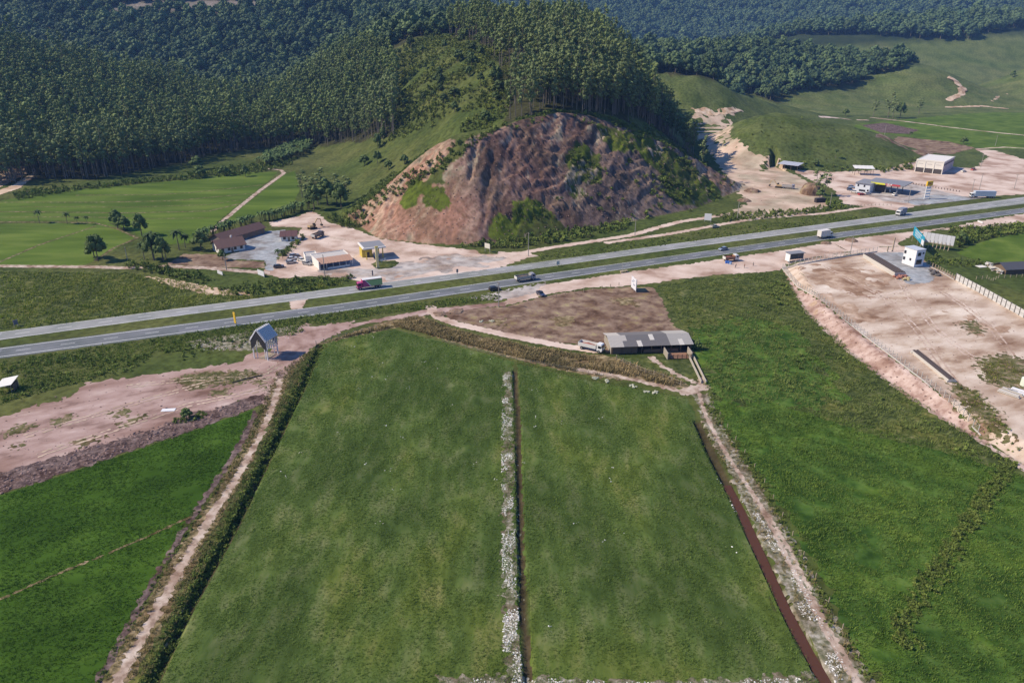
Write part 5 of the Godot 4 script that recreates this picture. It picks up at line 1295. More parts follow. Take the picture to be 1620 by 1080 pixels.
func barn() -> void:
	var q := along(Vector2(30.01, -202.24), Vector2(54.62, -204.62))
	var l: float = q[2]
	var t := thing("barn", "long low cattle barn with patched grey sheet roof beside the brown lot", "barn", on(q[0]), q[1])
	var timber := paint("barn_timber", lin(0.14, 0.095, 0.065), 0.9)
	var pale := paint("barn_plaster", lin(0.30, 0.26, 0.21), 0.9)
	var deep := 9.6
	solid("back_wall", t, timber, Vector3(0, 1.3, -deep), Vector3(l, 2.6, 0.2))
	solid("front_wall", t, timber, Vector3(-l * 0.5 + 4.0, 1.35, 0), Vector3(8.0, 2.7, 0.15))
	solid("front_wall", t, timber, Vector3(3.0, 0.55, 0), Vector3(l - 14.0, 1.1, 0.15))
	for s in [-1.0, 1.0]:
		solid("end_wall", t, pale if s < 0 else timber, Vector3(s * l * 0.5, 1.25, -deep * 0.5), Vector3(0.2, 2.5, deep))
	for i in 9:
		bars("post", t, timber, [[Vector3(-l * 0.5 + 0.3 + i * (l - 0.6) / 8.0, 0, 0.15), Vector3(-l * 0.5 + 0.3 + i * (l - 0.6) / 8.0, 2.7, 0.15), 0.2]])
	var tones := [lin(0.33, 0.31, 0.29), lin(0.105, 0.10, 0.105), lin(0.26, 0.25, 0.24), lin(0.45, 0.43, 0.40)]
	var sheets := 18
	for i in sheets:
		for s in [0, 1]:
			for half in 2:
				var u := float(i) / sheets
				var k := 0 if u < 0.12 or (u < 0.22 and half == 1 and s == 1) else 1 if u < 0.68 else 2
				if s == 1 and ((i == 9 and half == 1) or (i == 6 and half == 0) or (i == 15 and half == 0)): k = 3
				var x := -l * 0.5 - 0.5 + (l + 1.0) * (i + 0.5) / sheets
				var z_edge := 0.9 if s == 1 else -deep - 0.9
				var z_mid := -deep * 0.5
				var f0 := half * 0.5
				var p0 := Vector3(x, lerpf(2.55, 3.95, f0), lerpf(z_edge, z_mid, f0))
				var p1 := Vector3(x, lerpf(2.55, 3.95, f0 + 0.5) + 0.03, lerpf(z_edge, z_mid, f0 + 0.5))
				var g := Geo.new()
				var wide := (l + 1.0) / sheets
				for w in 4:
					var xa := -wide * 0.5 + wide * w / 4.0
					var xm := xa + wide / 8.0
					var xb := xa + wide / 4.0
					g.quad(p0 + Vector3(xa, 0.04 * half, 0), p0 + Vector3(xm, 0.09 + 0.04 * half, 0), p1 + Vector3(xm, 0.09, 0), p1 + Vector3(xa, 0, 0))
					g.quad(p0 + Vector3(xm, 0.09 + 0.04 * half, 0), p0 + Vector3(xb, 0.04 * half, 0), p1 + Vector3(xb, 0, 0), p1 + Vector3(xm, 0.09, 0))
				part("roof_sheet", g.mesh(paint("roof_sheet_%d" % k, tones[k], 0.85)), t)
	# pen and walls in front
	var pq := along(Vector2(46.58, -198.09), Vector2(53.26, -198.54))
	var pen := thing("cattle_pen", "rust brown railed cattle pen in front of the barn's right end", "cattle pen", on(pq[0]), pq[1])
	var rust := paint("rusty_rail", lin(0.22, 0.10, 0.055), 0.85)
	var pl: float = pq[2]
	solid("pen_floor", pen, paint("pen_earth", lin(0.24, 0.13, 0.08), 0.95), Vector3(0.3, 0.06, -2.4), Vector3(pl - 1.0, 0.12, 4.2))
	for i in 6: bars("post", pen, rust, [[Vector3(-pl * 0.5 + i * pl / 5.0, 0, 0), Vector3(-pl * 0.5 + i * pl / 5.0, 1.7, 0), 0.16]])
	for k in 4: bars("rail", pen, rust, [[Vector3(-pl * 0.5, 0.35 + k * 0.4, 0), Vector3(pl * 0.5, 0.35 + k * 0.4, 0), 0.12]])
	for s in [-1.0, 1.0]:
		var g := Geo.new()
		g.box(Vector3(s * (pl * 0.5 + 0.3), 1.05, -2.2), Vector3(0.25, 2.1, 4.6))
		part("side_wall", g.mesh(pale), pen)
	var cq := along(Vector2(54.22, -199.46), Vector2(53.74, -182.01))
	var chute := thing("chute_wall", "pale concrete cattle chute wall running down from the pen to the path", "wall", on(cq[0]), cq[1])
	for s in [0.0, 1.3]:
		for i in 8:
			var w: float = cq[2] / 8.0
			solid("slab", chute, paint("chute_concrete", lin(0.38, 0.34, 0.28), 0.9), Vector3(-cq[2] * 0.5 + (i + 0.5) * w, 0.45, s), Vector3(w - 0.04, 0.9 + 0.05 * (i % 3), 0.2))

func gate_tower() -> void:
	var t := thing("steel_gatehouse", "tall open steel gatehouse frame with pointed roof on the pink yard", "gatehouse", on(Vector2(-74.64, -198.31)), -0.33)
	var w := 4.7
	var deep := 5.0
	var steel := paint("pale_steel", lin(0.62, 0.61, 0.62), 0.6)
	var dark := paint("dark_panel", lin(0.022, 0.022, 0.026), 0.95)
	var h := 6.5
	var apex := 9.5
	for s in [-1.0, 1.0]:
		for z in [0.0, -deep]:
			bars("leg", t, steel, [[Vector3(s * w * 0.5, 0, z), Vector3(s * w * 0.5, h, z), 0.28]])
			bars("inner_leg", t, steel, [[Vector3(s * w * 0.30, 0, z - 0.35 if z == 0.0 else z + 0.35), Vector3(s * w * 0.30, h - 1.6, z - 0.35 if z == 0.0 else z + 0.35), 0.16]])
		# sloping roof of slats over a dark sheet
		var a := Vector3(s * (w * 0.5 + 0.35), h - 0.5, 0.3)
		var b := Vector3(0, apex, 0.3)
		var g := Geo.new()
		var back := Vector3(0, 0, -deep - 0.6)
		var n := (b - a).cross(back).normalized() * 0.12
		if n.y < 0.0: n = -n
		back *= 0.96
		g.hexa([a, b, b + back, a + back, a + n, b + n, b + back + n, a + back + n] if s < 0 else [b, a, a + back, b + back, b + n, a + n, a + back + n, b + back + n])
		part("roof_panel", g.mesh(dark), t)
		for i in 9:
			var m := a.lerp(b, (i + 0.5) / 9.0) + n * 1.5
			bars("roof_slat", t, steel, [[m + Vector3(0, 0, 0.05), m + back - Vector3(0, 0, 0.05), 0.3]])
		for z in [0.42, -deep - 0.42]:
			bars("gable_edge", t, steel, [[Vector3(a.x, a.y, z), Vector3(0, apex + 0.05, z), 0.22]])
			# dark fascia between the roof edge and the pointed opening
			var f := Geo.new()
			var p := [Vector3(a.x * 0.97, h - 0.6, z * 0.93), Vector3(a.x * 0.97, h - 3.4, z * 0.93), Vector3(s * w * 0.28, h - 2.2, z * 0.93), Vector3(0, h + 0.2, z * 0.93), Vector3(0, apex - 0.1, z * 0.93)]
			f.tri(p[0], p[1], p[2]); f.tri(p[0], p[2], p[3]); f.tri(p[0], p[3], p[4])
			f.tri(p[0], p[2], p[1]); f.tri(p[0], p[3], p[2]); f.tri(p[0], p[4], p[3])
			for i in f.v.size() / 2: f.v[i] += Vector3(0, 0, 0.06 * signf(z + 2.0))
			part("fascia", f.mesh(dark), t)
		for i in 5:
			bars("side_slat", t, steel, [[Vector3(s * (w * 0.5 + 0.1), h - 3.2, -0.5 - i * 0.9), Vector3(s * (w * 0.5 + 0.1), h - 0.5, -0.5 - i * 0.9), 0.2]])
	for k in 5:
		bars("crossbeam", t, steel, [[Vector3(-w * 0.42, 1.6 + k * 1.0, -deep), Vector3(w * 0.42, 1.6 + k * 1.0, -deep), 0.14]])
	for k in 3:
		bars("brace", t, steel, [[Vector3(-w * 0.4, 1.0 + k * 1.7, -deep + 0.2), Vector3(w * 0.4, 2.6 + k * 1.7, -deep + 0.2), 0.1]])
	for i in 6:
		solid("floor_plank", t, paint("raw_timber", lin(0.34, 0.27, 0.19), 0.85), Vector3(-w * 0.18 + i * 0.5, 0.12 + 0.02 * (i % 2), -deep * 0.5), Vector3(0.42, 0.12, deep - 0.4))

func farm_houses() -> void:
	var white := paint("white_plaster", lin(0.66, 0.63, 0.58), 0.9)
	var tile := paint("brown_roof_tile", lin(0.115, 0.062, 0.052), 0.85)
	var glass := paint("dark_pane", lin(0.02, 0.022, 0.028), 0.15)
	var frame := paint("window_frame", lin(0.20, 0.14, 0.10), 0.7)
	var r := quad_house("farmhouse", "white farmhouse with brown tiled gable roof at the corner of the grey yard", "house", Vector2(-128.04, -309.70), Vector2(-119.06, -316.72), 9.0, 2.9, 2.4, white, tile, 0.8)
	for x in [-0.36, -0.12, 0.12, 0.36]: window(r[0], Vector3(x * r[1], 1.6, 0.03), 1.1, 1.2, Vector3.BACK, frame, glass)
	solid("door", r[0], frame, Vector3(0.0, 1.0, 0.02), Vector3(0.95, 2.0, 0.08))
	for z in [-3.0, -6.0]: window(r[0], Vector3(-r[1] * 0.5 - 0.03, 1.6, z), 1.1, 1.2, Vector3.LEFT, frame, glass)
	solid("chimney", r[0], white, Vector3(2.0, 5.2, -6.0), Vector3(0.6, 1.6, 0.6))
	var p := quad_house("farm_wing", "long dark roofed farm outbuilding behind the white farmhouse", "outbuilding", Vector2(-131.88, -324.04), Vector2(-119.63, -346.71), 7.5, 2.8, 2.0, paint("dull_plaster", lin(0.20, 0.15, 0.13), 0.9), tile, 0.7)
	for i in 5: solid("door", p[0], frame, Vector3(lerpf(-0.1, 0.44, i / 4.0) * p[1], 1.05, 0.03), Vector3(1.5, 2.1, 0.08))
	var s := quad_house("small_house", "small white house with dark red roof at the far side of the grey farmyard", "house", Vector2(-106.99, -330.56), Vector2(-100.25, -331.67), 5.5, 2.7, 1.7, white, paint("red_roof_tile", lin(0.10, 0.045, 0.045), 0.85), 0.6)
	for x in [-0.28, 0.28]: window(s[0], Vector3(x * s[1], 1.5, 0.03), 1.2, 1.1, Vector3.BACK, frame, glass)
	solid("door", s[0], frame, Vector3(0, 1.0, 0.02), Vector3(0.9, 2.0, 0.08))

func restaurant() -> void:
	var white := paint("white_plaster", lin(0.66, 0.63, 0.58), 0.9)
	var glass := paint("dark_pane", lin(0.02, 0.022, 0.028), 0.15)
	var tile := paint("orange_roof_tile", lin(0.38, 0.225, 0.155), 0.85)
	var sheet_ := paint("roof_concrete", lin(0.42, 0.39, 0.36), 0.9)
	var q := along(Vector2(-78.57, -285.86), Vector2(-66.05, -292.84))
	var l: float = q[2]
	var t := thing("roadside_restaurant", "white roadside restaurant with an orange tiled porch roof facing the highway", "restaurant", on(q[0]), q[1])
	solid("porch_floor", t, sheet_, Vector3(0, 0.1, -2.2), Vector3(l, 0.2, 4.4))
	solid("front_wall", t, paint("shade_blue_wall", lin(0.17, 0.2, 0.32), 0.85), Vector3(0, 1.7, -4.4), Vector3(l - 0.4, 3.4, 0.2))  # the bluish shade under the porch is painted into this wall colour
	solid("left_wall", t, white, Vector3(-l * 0.5 + 0.1, 1.75, -6.4), Vector3(0.2, 3.9, 12.8))
	solid("right_wall", t, white, Vector3(l * 0.5 - 0.1, 1.75, -8.4), Vector3(0.2, 3.9, 8.2))
	solid("back_wall", t, white, Vector3(0, 1.75, -12.7), Vector3(l - 0.4, 3.9, 0.2))
	solid("flat_roof", t, sheet_, Vector3(0, 3.35, -8.6), Vector3(l - 0.42, 0.2, 8.0))
	var g := Geo.new()
	for i in 22:
		var a := -l * 0.5 + 0.22 + (l - 0.2) * i / 22.0
		var b := -l * 0.5 + 0.22 + (l - 0.2) * (i + 1) / 22.0
		var up := 0.07 * (i % 2)
		g.hexa([Vector3(a, 2.6 + up, 0.5), Vector3(b, 2.6 + up, 0.5), Vector3(b, 3.75 + up, -4.8), Vector3(a, 3.75 + up, -4.8), Vector3(a, 2.7 + up, 0.5), Vector3(b, 2.7 + up, 0.5), Vector3(b, 3.85 + up, -4.8), Vector3(a, 3.85 + up, -4.8)])
	part("porch_roof", g.mesh(tile), t)
	for i in 6: bars("porch_post", t, white, [[Vector3(lerpf(-l * 0.5 + 0.4, l * 0.5 - 0.3, i / 5.0), 0.2, 0.1), Vector3(lerpf(-l * 0.5 + 0.4, l * 0.5 - 0.3, i / 5.0), 2.7, 0.1), 0.18]])
	solid("low_wall", t, white, Vector3(1.0, 0.5, 0.12), Vector3(l - 5.0, 0.7, 0.12))
	for x in [-0.32, -0.1, 0.12, 0.34]: window(t, Vector3(x * l, 1.7, -4.27), 1.8, 1.3, Vector3.BACK, white, glass)
	var q2 := along(Vector2(-86.25, -294.63), Vector2(-81.66, -296.44))
	var u := thing("annex", "white flat roofed annex behind the restaurant's left wall", "outbuilding", on(q2[0]), q2[1])
	var w: float = q2[2]
	solid("wall", u, white, Vector3(0, 1.75, -0.1), Vector3(w, 3.5, 0.2))
	solid("wall", u, white, Vector3(0, 1.75, -6.9), Vector3(w, 3.5, 0.2))
	for s in [-1.0, 1.0]: solid("side_wall", u, white, Vector3(s * (w * 0.5 - 0.1), 1.75, -3.5), Vector3(0.2, 3.5, 6.6))
	solid("roof", u, sheet_, Vector3(0, 3.0, -3.5), Vector3(w - 0.4, 0.15, 6.6))
	solid("door", u, paint("door_grey", lin(0.2, 0.2, 0.22), 0.6), Vector3(0.8, 1.1, 0.02), Vector3(1.0, 2.1, 0.06))

func fuel_station_near() -> void:
	var yellow := paint("station_yellow", lin(0.52, 0.40, 0.06), 0.6)
	var white := paint("white_plaster", lin(0.66, 0.63, 0.58), 0.9)
	var grey := paint("station_roof", lin(0.30, 0.30, 0.31), 0.6)
	var q := along(Vector2(-62.49, -299.20), Vector2(-53.96, -302.94))
	var l: float = q[2]
	var t := thing("fuel_station_canopy", "old yellow fuel station canopy beside the orange roofed restaurant", "fuel station", on(q[0]), q[1])
	var deep := 10.5
	var g := Geo.new()
	g.box(Vector3(0, 5.3, -deep * 0.5), Vector3(l, 0.5, deep))
	var roof := part("canopy_roof", g.mesh(grey), t)
	bars("fascia", roof, white, [[Vector3(-l * 0.5, 5.25, 0.04), Vector3(l * 0.5, 5.25, 0.04), 0.62], [Vector3(-l * 0.5 - 0.04, 5.25, 0), Vector3(-l * 0.5 - 0.04, 5.25, -deep), 0.62]])
	for x in [-0.36, 0.40]:
		for z in [-1.8, -deep + 1.2]:
			bars("column", t, yellow, [[Vector3(x * l, 0, z), Vector3(x * l, 5.05, z), 0.4]])
	solid("shop", t, yellow, Vector3(-l * 0.24, 1.8, -deep + 2.6), Vector3(l * 0.48, 3.6, 5.0))
	solid("shop_door", t, paint("dark_pane", Color.BLACK), Vector3(-l * 0.2, 1.1, -deep + 5.12), Vector3(1.2, 2.2, 0.06))
	for x in [0.08, 0.26]:
		solid("fuel_pump", t, white, Vector3(x * l, 0.95, -deep * 0.5), Vector3(0.6, 1.7, 0.9))
		solid("pump_plinth", t, grey, Vector3(x * l, 0.1, -deep * 0.5), Vector3(1.2, 0.2, 3.0))
	var b := thing("price_totem", "narrow tall yellow totem on the grass island by the old fuel station", "sign", on(Vector2(-55.40, -289.75)), 0.5)
	solid("slab", b, paint("totem_cream", lin(0.62, 0.53, 0.26), 0.6), Vector3(0, 4.4, 0), Vector3(1.1, 8.8, 0.45))
	solid("cap", b, yellow, Vector3(0, 8.95, 0), Vector3(1.3, 0.3, 0.6))
	solid("foot", b, grey, Vector3(0, 0.1, 0), Vector3(1.7, 0.3, 1.0))
	for i in 2:
		var n := thing("island_sign", ["small white plate sign on the island beside the yellow totem", "low white board standing right of the yellow totem"][i], "sign", on([Vector2(-54.65, -295.54), Vector2(-53.61, -297.36)][i]), 0.4)
		bars("post", n, grey, [[Vector3(0, 0, 0), Vector3(0, 1.6, 0), 0.1]])
		solid("plate", n, white, Vector3(0, 1.5, 0.09), Vector3(0.9, 0.8, 0.06))

func fuel_station_far() -> void:
	var white := paint("bluish_plaster", lin(0.60, 0.63, 0.68), 0.85)
	var grey := paint("station_roof", lin(0.30, 0.30, 0.31), 0.6)
	var dark := paint("dark_pane", Color.BLACK)
	var q := along(Vector2(208.18, -445.00), Vector2(214.48, -439.37))
	var l: float = q[2]
	var t := thing("station_shop", "white fuel station shop with small upper windows left of the far canopy", "shop", on(q[0]), q[1])
	var deep := 15.0
	solid("walls", t, white, Vector3(0, 2.7, -deep * 0.5), Vector3(l, 5.4, deep))
	solid("roof", t, grey, Vector3(0.3, 5.55, -deep * 0.5), Vector3(l + 1.2, 0.25, deep + 1.2))
	for x in [-0.3, 0.12]: window(t, Vector3(x * l, 4.1, 0.03), 0.9, 1.2, Vector3.BACK, grey, dark)
	solid("shop_window", t, dark, Vector3(0.1, 1.3, 0.03), Vector3(3.6, 1.1, 0.08))
	solid("door", t, dark, Vector3(0.4 * l, 1.1, 0.03), Vector3(1.0, 2.2, 0.08))
	var cq := along(Vector2(217.35, -444.05), Vector2(228.90, -433.87))
	var cl: float = cq[2]
	var c := thing("fuel_canopy", "wide grey fuel canopy with yellow and red fascia beside the far highway lot", "fuel station", on(cq[0]), cq[1])
	solid("canopy_roof", c, grey, Vector3(0, 5.6, -9.0), Vector3(cl + 6.0, 0.5, 18.0))
	solid("fascia_yellow", c, paint("fascia_yellow", lin(0.62, 0.60, 0.05), 0.5), Vector3(-cl * 0.27, 5.6, 0.06), Vector3(cl * 0.52, 1.0, 0.1))
	solid("fascia_red", c, paint("fascia_red", lin(0.42, 0.05, 0.05), 0.5), Vector3(cl * 0.28, 5.6, 0.06), Vector3(cl * 0.52, 1.0, 0.1))
	for i in 4: solid("emblem", c, paint("emblem_white", lin(0.75, 0.74, 0.7), 0.6), Vector3(cl * 0.07 + i * 0.8, 5.7 + 0.1 * (i % 2), 0.13), Vector3(0.45, 0.55 + 0.2 * (i % 2), 0.04))
	for x in [-0.42, 0.0, 0.42]:
		for z in [-2.5, -14.5]:
			bars("column", c, grey, [[Vector3(x * cl, 0, z), Vector3(x * cl, 5.35, z), 0.45]])
	solid("kiosk", c, paint("kiosk_brown", lin(0.12, 0.09, 0.09), 0.8), Vector3(-cl * 0.3, 1.6, -8.0), Vector3(cl * 0.35, 3.2, 6.0))
	for x in [0.1, 0.35]:
		solid("fuel_pump", c, white, Vector3(x * cl, 1.0, -7.0), Vector3(0.7, 1.8, 1.0))
	var s := thing("fuel_price_sign", "tall ladder shaped price sign with a yellow box on top by the gravel island", "sign", on(Vector2(240.62, -423.25)), 0.35)
	for x in [-1.7, 1.7]: bars("leg", s, paint("emblem_white", Color.WHITE), [[Vector3(x, 0, 0), Vector3(x, 8.0, 0), 0.3]])
	for k in 4: solid("price_board", s, paint("emblem_white", Color.WHITE), Vector3(0, 1.6 + k * 1.65, 0), Vector3(3.0, 1.0, 0.25))
	solid("yellow_box", s, paint("sign_yellow", lin(0.68, 0.42, 0.02), 0.5), Vector3(0, 9.1, 0), Vector3(4.2, 2.6, 0.9))
	for i in 3: solid("emblem", s, paint("fascia_red", Color.RED), Vector3(-0.9 + i * 0.9, 9.1, 0.47), Vector3(0.5, 1.1 - 0.25 * i, 0.04))
	solid("plinth", s, grey, Vector3(0, 0.15, 0), Vector3(5.0, 0.3, 1.6))
	for i in 18:
		var p: Vector2 = (Vector2(254.35, -468.90) as Vector2).lerp(Vector2(270.87, -443.11), i / 17.0)
		var o := thing("bollard", "short post in the row edging the far lot behind the price sign", "bollard", on(p), 0.0, "posts edging the far lot")
		solid("shaft", o, paint("weathered_timber", Color.BROWN), Vector3(0, 0.55, 0), Vector3(0.28, 1.1, 0.28))
		solid("cap", o, grey, Vector3(0, 1.13, 0), Vector3(0.34, 0.08, 0.34))

func warehouse() -> void:
	var white := paint("warehouse_white", lin(0.66, 0.63, 0.57), 0.85)
	var pink := paint("warehouse_side", lin(0.42, 0.31, 0.30), 0.85)
	var dark := paint("dark_bay", lin(0.06, 0.05, 0.048), 0.8)
	var a: Vector2 = Vector2(279.30, -513.47)
	var b: Vector2 = Vector2(292.34, -502.33)
	var q := along(a, b)
	var l: float = q[2]
	var deep: float = b.distance_to(Vector2(321.09, -517.97))
	var t := thing("warehouse", "large white warehouse with three dark loading bays on the pale far lot", "warehouse", on(q[0], -0.3), q[1])
	var h := 8.2
	solid("core", t, pink, Vector3(0, h * 0.5, -deep * 0.5), Vector3(l - 0.6, h, deep - 0.6))
	solid("flat_roof", t, paint("warehouse_roof", lin(0.62, 0.59, 0.54), 0.7), Vector3(0, h + 0.15, -deep * 0.5), Vector3(l - 0.7, 0.3, deep - 0.7))
	solid("parapet", t, white, Vector3(0, h + 0.3, -0.1), Vector3(l, 1.0, 0.25))
	for s in [-1.0, 1.0]: solid("side_parapet", t, white, Vector3(s * (l * 0.5 - 0.12), h + 0.1, -deep * 0.5), Vector3(0.25, 0.9, deep - 0.4))
	for i in 4: solid("pilaster", t, white, Vector3(lerpf(-l * 0.5 + 0.25, l * 0.5 - 0.25, i / 3.0), h * 0.5, -0.12), Vector3(0.5, h - 0.4, 0.5))
	for i in 3:
		var x := lerpf(-l * 0.5 + 0.25, l * 0.5 - 0.25, (i + 0.5) / 3.0)
		var w := (l - 0.5) / 3.0 - 0.5
		solid("front_panel", t, white, Vector3(x, 5.7, -0.22), Vector3(w, 4.4, 0.2))
		solid("loading_bay", t, dark, Vector3(x, 1.75, -0.28), Vector3(w, 3.4, 0.1))
		solid("sign_plate", t, paint("faded_print", lin(0.45, 0.42, 0.40), 0.8), Vector3(x, 6.2, -0.1), Vector3(w * 0.6, 0.5, 0.04))
	for i in 6:
		var z := -deep * (i + 0.5) / 6.0
		solid("side_panel", t, paint("panel_pink", lin(0.48, 0.37, 0.36), 0.85), Vector3(l * 0.5 - 0.26, 3.8, z), Vector3(0.1, 6.6, deep / 6.0 - 0.35))
		solid("side_window", t, dark, Vector3(l * 0.5 - 0.18, 6.2, z), Vector3(0.06, 1.1, deep / 6.0 - 1.2))

func open_sheds() -> void:
	var steel := paint("shed_sheet", lin(0.45, 0.46, 0.50), 0.45, 0.2)
	var post := paint("weathered_timber", Color.BROWN)
	for i in 2:
		var a: Vector2 = [Vector2(186.63, -519.49), Vector2(231.86, -499.97)][i]
		var b: Vector2 = [Vector2(196.61, -510.35), Vector2(243.20, -497.62)][i]
		var q := along(a, b)
		var l: float = q[2]
		var t := thing("open_shed", ["open shed with a shiny grey sheet roof at the foot of the green dome hill", "flat white roofed open shelter on thin posts behind the far fuel station"][i], "shed", on(q[0]), q[1])
		var high: float = [3.6, 4.6][i]
		var deep: float = [9.0, 7.0][i]
		var g := Geo.new()
		for k in 10:
			var x0 := -l * 0.5 - 0.6 + (l + 1.2) * k / 10.0
			var x1 := -l * 0.5 - 0.6 + (l + 1.2) * (k + 1) / 10.0
			var up := 0.05 * (k % 2)
			g.hexa([Vector3(x0, high + up, 0.8), Vector3(x1, high + up, 0.8), Vector3(x1, high + 0.9 + up, -deep), Vector3(x0, high + 0.9 + up, -deep), Vector3(x0, high + 0.1 + up, 0.8), Vector3(x1, high + 0.1 + up, 0.8), Vector3(x1, high + 1.0 + up, -deep), Vector3(x0, high + 1.0 + up, -deep)])
		part("roof", g.mesh(steel if i == 0 else paint("white_sheet", lin(0.62, 0.60, 0.56), 0.6)), t)
		for k in 4:
			for z in [0.0, -deep + 0.8]:
				bars("post", t, post, [[Vector3(lerpf(-l * 0.5, l * 0.5, k / 3.0), 0, z), Vector3(lerpf(-l * 0.5, l * 0.5, k / 3.0), high + (0.1 if z == 0.0 else 0.8), z), 0.2]])
		if i == 0: solid("back_wall", t, post, Vector3(0, 1.4, -deep + 0.5), Vector3(l, 2.8, 0.2))

func yard_things() -> void:
	var white := paint("tower_white", lin(0.66, 0.66, 0.67), 0.8)
	var grey := paint("station_roof", Color.GRAY)
	var concrete := paint("precast_concrete", lin(0.46, 0.43, 0.39), 0.9)
	var dark := paint("dark_pane", Color.BLACK)
	var post := paint("pole_concrete", Color.GRAY)
	# white two storey office
	var c: Vector2 = Vector2(161.04, -281.55)
	var a: Vector2 = Vector2(159.00, -287.26)
	var q := along(a, c)
	var l: float = q[2]
	var wide := 4.6
	var t := thing("yard_office", "narrow white two storey yard office with flat roof beside the gravel court", "office", on(q[0], -0.05), q[1])
	var h := 7.1
	solid("body", t, white, Vector3(0, h * 0.5, -wide * 0.5), Vector3(l, h, wide))
	solid("roof", t, paint("office_roof", lin(0.42, 0.45, 0.5), 0.6), Vector3(0, h + 0.1, -wide * 0.5), Vector3(l + 0.3, 0.2, wide + 0.3))
	solid("plinth", t, grey, Vector3(0, 0.15, -wide * 0.5), Vector3(l + 0.16, 0.3, wide + 0.16))
	for x in [-0.38]:
		for y in [2.6, 5.2]: window(t, Vector3(x * l, y, 0.03), 1.0, 1.2, Vector3.BACK, grey, dark)
	window(t, Vector3(0.12 * l, 2.9, 0.03), 0.8, 0.9, Vector3.BACK, grey, dark)
	window(t, Vector3(l * 0.5 + 0.03, 5.4, -1.6), 1.6, 1.4, Vector3.RIGHT, grey, dark)
	window(t, Vector3(l * 0.5 + 0.03, 5.7, -3.6), 0.8, 0.7, Vector3.RIGHT, grey, dark)
	window(t, Vector3(l * 0.5 + 0.03, 2.2, -2.1), 2.9, 1.9, Vector3.RIGHT, grey, dark)
	# billboards in a V behind the office
	var teal := paint("billboard_teal", lin(0.012, 0.26, 0.40), 0.6)
	var paper := paint("billboard_white", lin(0.62, 0.62, 0.64), 0.7)
	var timber := paint("raw_timber", lin(0.34, 0.27, 0.19), 0.85)
	board("billboard", "teal billboard with white lines of print behind the white yard office", "billboard", Vector2(181.69, -324.04), Vector2(176.29, -304.63), 3.0, 7.0, teal, timber, 3, [[0.45, 0.80, 0.6, 0.07, paper], [0.42, 0.62, 0.5, 0.06, paper], [0.45, 0.45, 0.55, 0.06, paper], [0.36, 0.25, 0.36, 0.06, paper], [0.90, 0.30, 0.2, 0.55, paper]])
	var bq := along(Vector2(185.75, -322.98), Vector2(195.51, -314.69))
	var bl: float = bq[2]
	var bb := thing("billboard", "long blank white billboard of upright panels leaning on timber struts", "billboard", on(bq[0]), bq[1])
	for i in 8:
		var w := bl / 8.0
		solid("panel", bb, paint("billboard_panel_%d" % (i % 2), lin(0.60 - 0.05 * (i % 2), 0.60 - 0.05 * (i % 2), 0.63 - 0.05 * (i % 2)), 0.7), Vector3(-bl * 0.5 + (i + 0.5) * w, 4.5, 0), Vector3(w - 0.08, 4.2, 0.08))
		bars("strut", bb, timber, [[Vector3(-bl * 0.5 + (i + 0.05) * w, 0, -0.2), Vector3(-bl * 0.5 + (i + 0.05) * w, 6.4, -0.12), 0.16], [Vector3(-bl * 0.5 + (i + 0.05) * w, 0, 1.6), Vector3(-bl * 0.5 + (i + 0.05) * w, 3.4, 0.05), 0.14]])
	bars("ledge", bb, timber, [[Vector3(-bl * 0.5, 2.2, 0.12), Vector3(bl * 0.5, 2.2, 0.12), 0.2]])
	# casting beds: two long low precast blocks
	var tops := paint("bed_black", lin(0.055, 0.045, 0.045), 0.7)
	for i in 2:
		var far: Vector2 = [Vector2(146.80, -295.60), Vector2(117.76, -197.32)][i]
		var near: Vector2 = [Vector2(147.46, -269.53), Vector2(117.71, -177.52)][i]
		var p := along(far, near)
		var w: float = [4.4, 2.0][i]
		var up: float = [1.7, 0.9][i]
		var o := thing("casting_bed", ["long white sided casting bed with dark rails on top along the gravel court", "long narrow dark topped casting bed lying in the middle of the pale yard"][i], "casting bed", on(p[0]), p[1])
		solid("base", o, concrete, Vector3(0, up * 0.5, -w * 0.5), Vector3(p[2], up, w))
		solid("bed_top", o, tops, Vector3(0, up + 0.04, -w * 0.5), Vector3(p[2] - 0.2, 0.08, w - 0.3))
		for k in 4 - i * 2:
			solid("rail", o, paint("rusty_steel", lin(0.075, 0.055, 0.05), 0.7), Vector3(0, up + 0.2, -w * (k + 0.5) / (4.0 - i * 2.0)), Vector3(p[2] - 0.6, 0.24, 0.28))
		if i == 1:
			for k in 2: solid("foot", o, concrete, Vector3((k - 0.5) * (p[2] - 0.6), 0.3, -w * 0.5), Vector3(0.7, 0.6, w + 0.5))
	var rng := RandomNumberGenerator.new()
	rng.seed = 9
	for i in 5:
		var o := thing("brick_heap", ["heap of red clay bricks at the near end of the white casting bed", "smaller brick red heap beside the casting bed's end", "pile of ochre rubble in front of the red brick heap", "dark rubble heap on the right edge of the gravel court", "low rubble heap beside the office's fence"][i], "heap", on([Vector2(148.16, -267.96), Vector2(150.24, -268.74), Vector2(150.16, -265.64), Vector2(165.30, -275.14), Vector2(164.39, -271.11)][i]), i * 0.7)
		for k in 9:
			var g := Geo.new()
			g.lump(Vector3(rng.randf_range(-1.3, 1.3), rng.randf_range(0.2, 0.9), rng.randf_range(-1.1, 1.1)), Vector3(0.75, 0.5, 0.6), rng, 3, 6)
			part("lump", g.mesh(paint(["brick_red", "brick_red", "ochre_rubble", "dark_rubble", "dark_rubble"][i], [lin(0.30, 0.13, 0.09), lin(0.3, 0.13, 0.09), lin(0.36, 0.3, 0.16), lin(0.1, 0.09, 0.085), lin(0.1, 0.09, 0.085)][i], 0.9)), o)
	# guard shelter at the yard corner
	var gq := along(Vector2(116.14, -294.92), Vector2(122.33, -296.88))
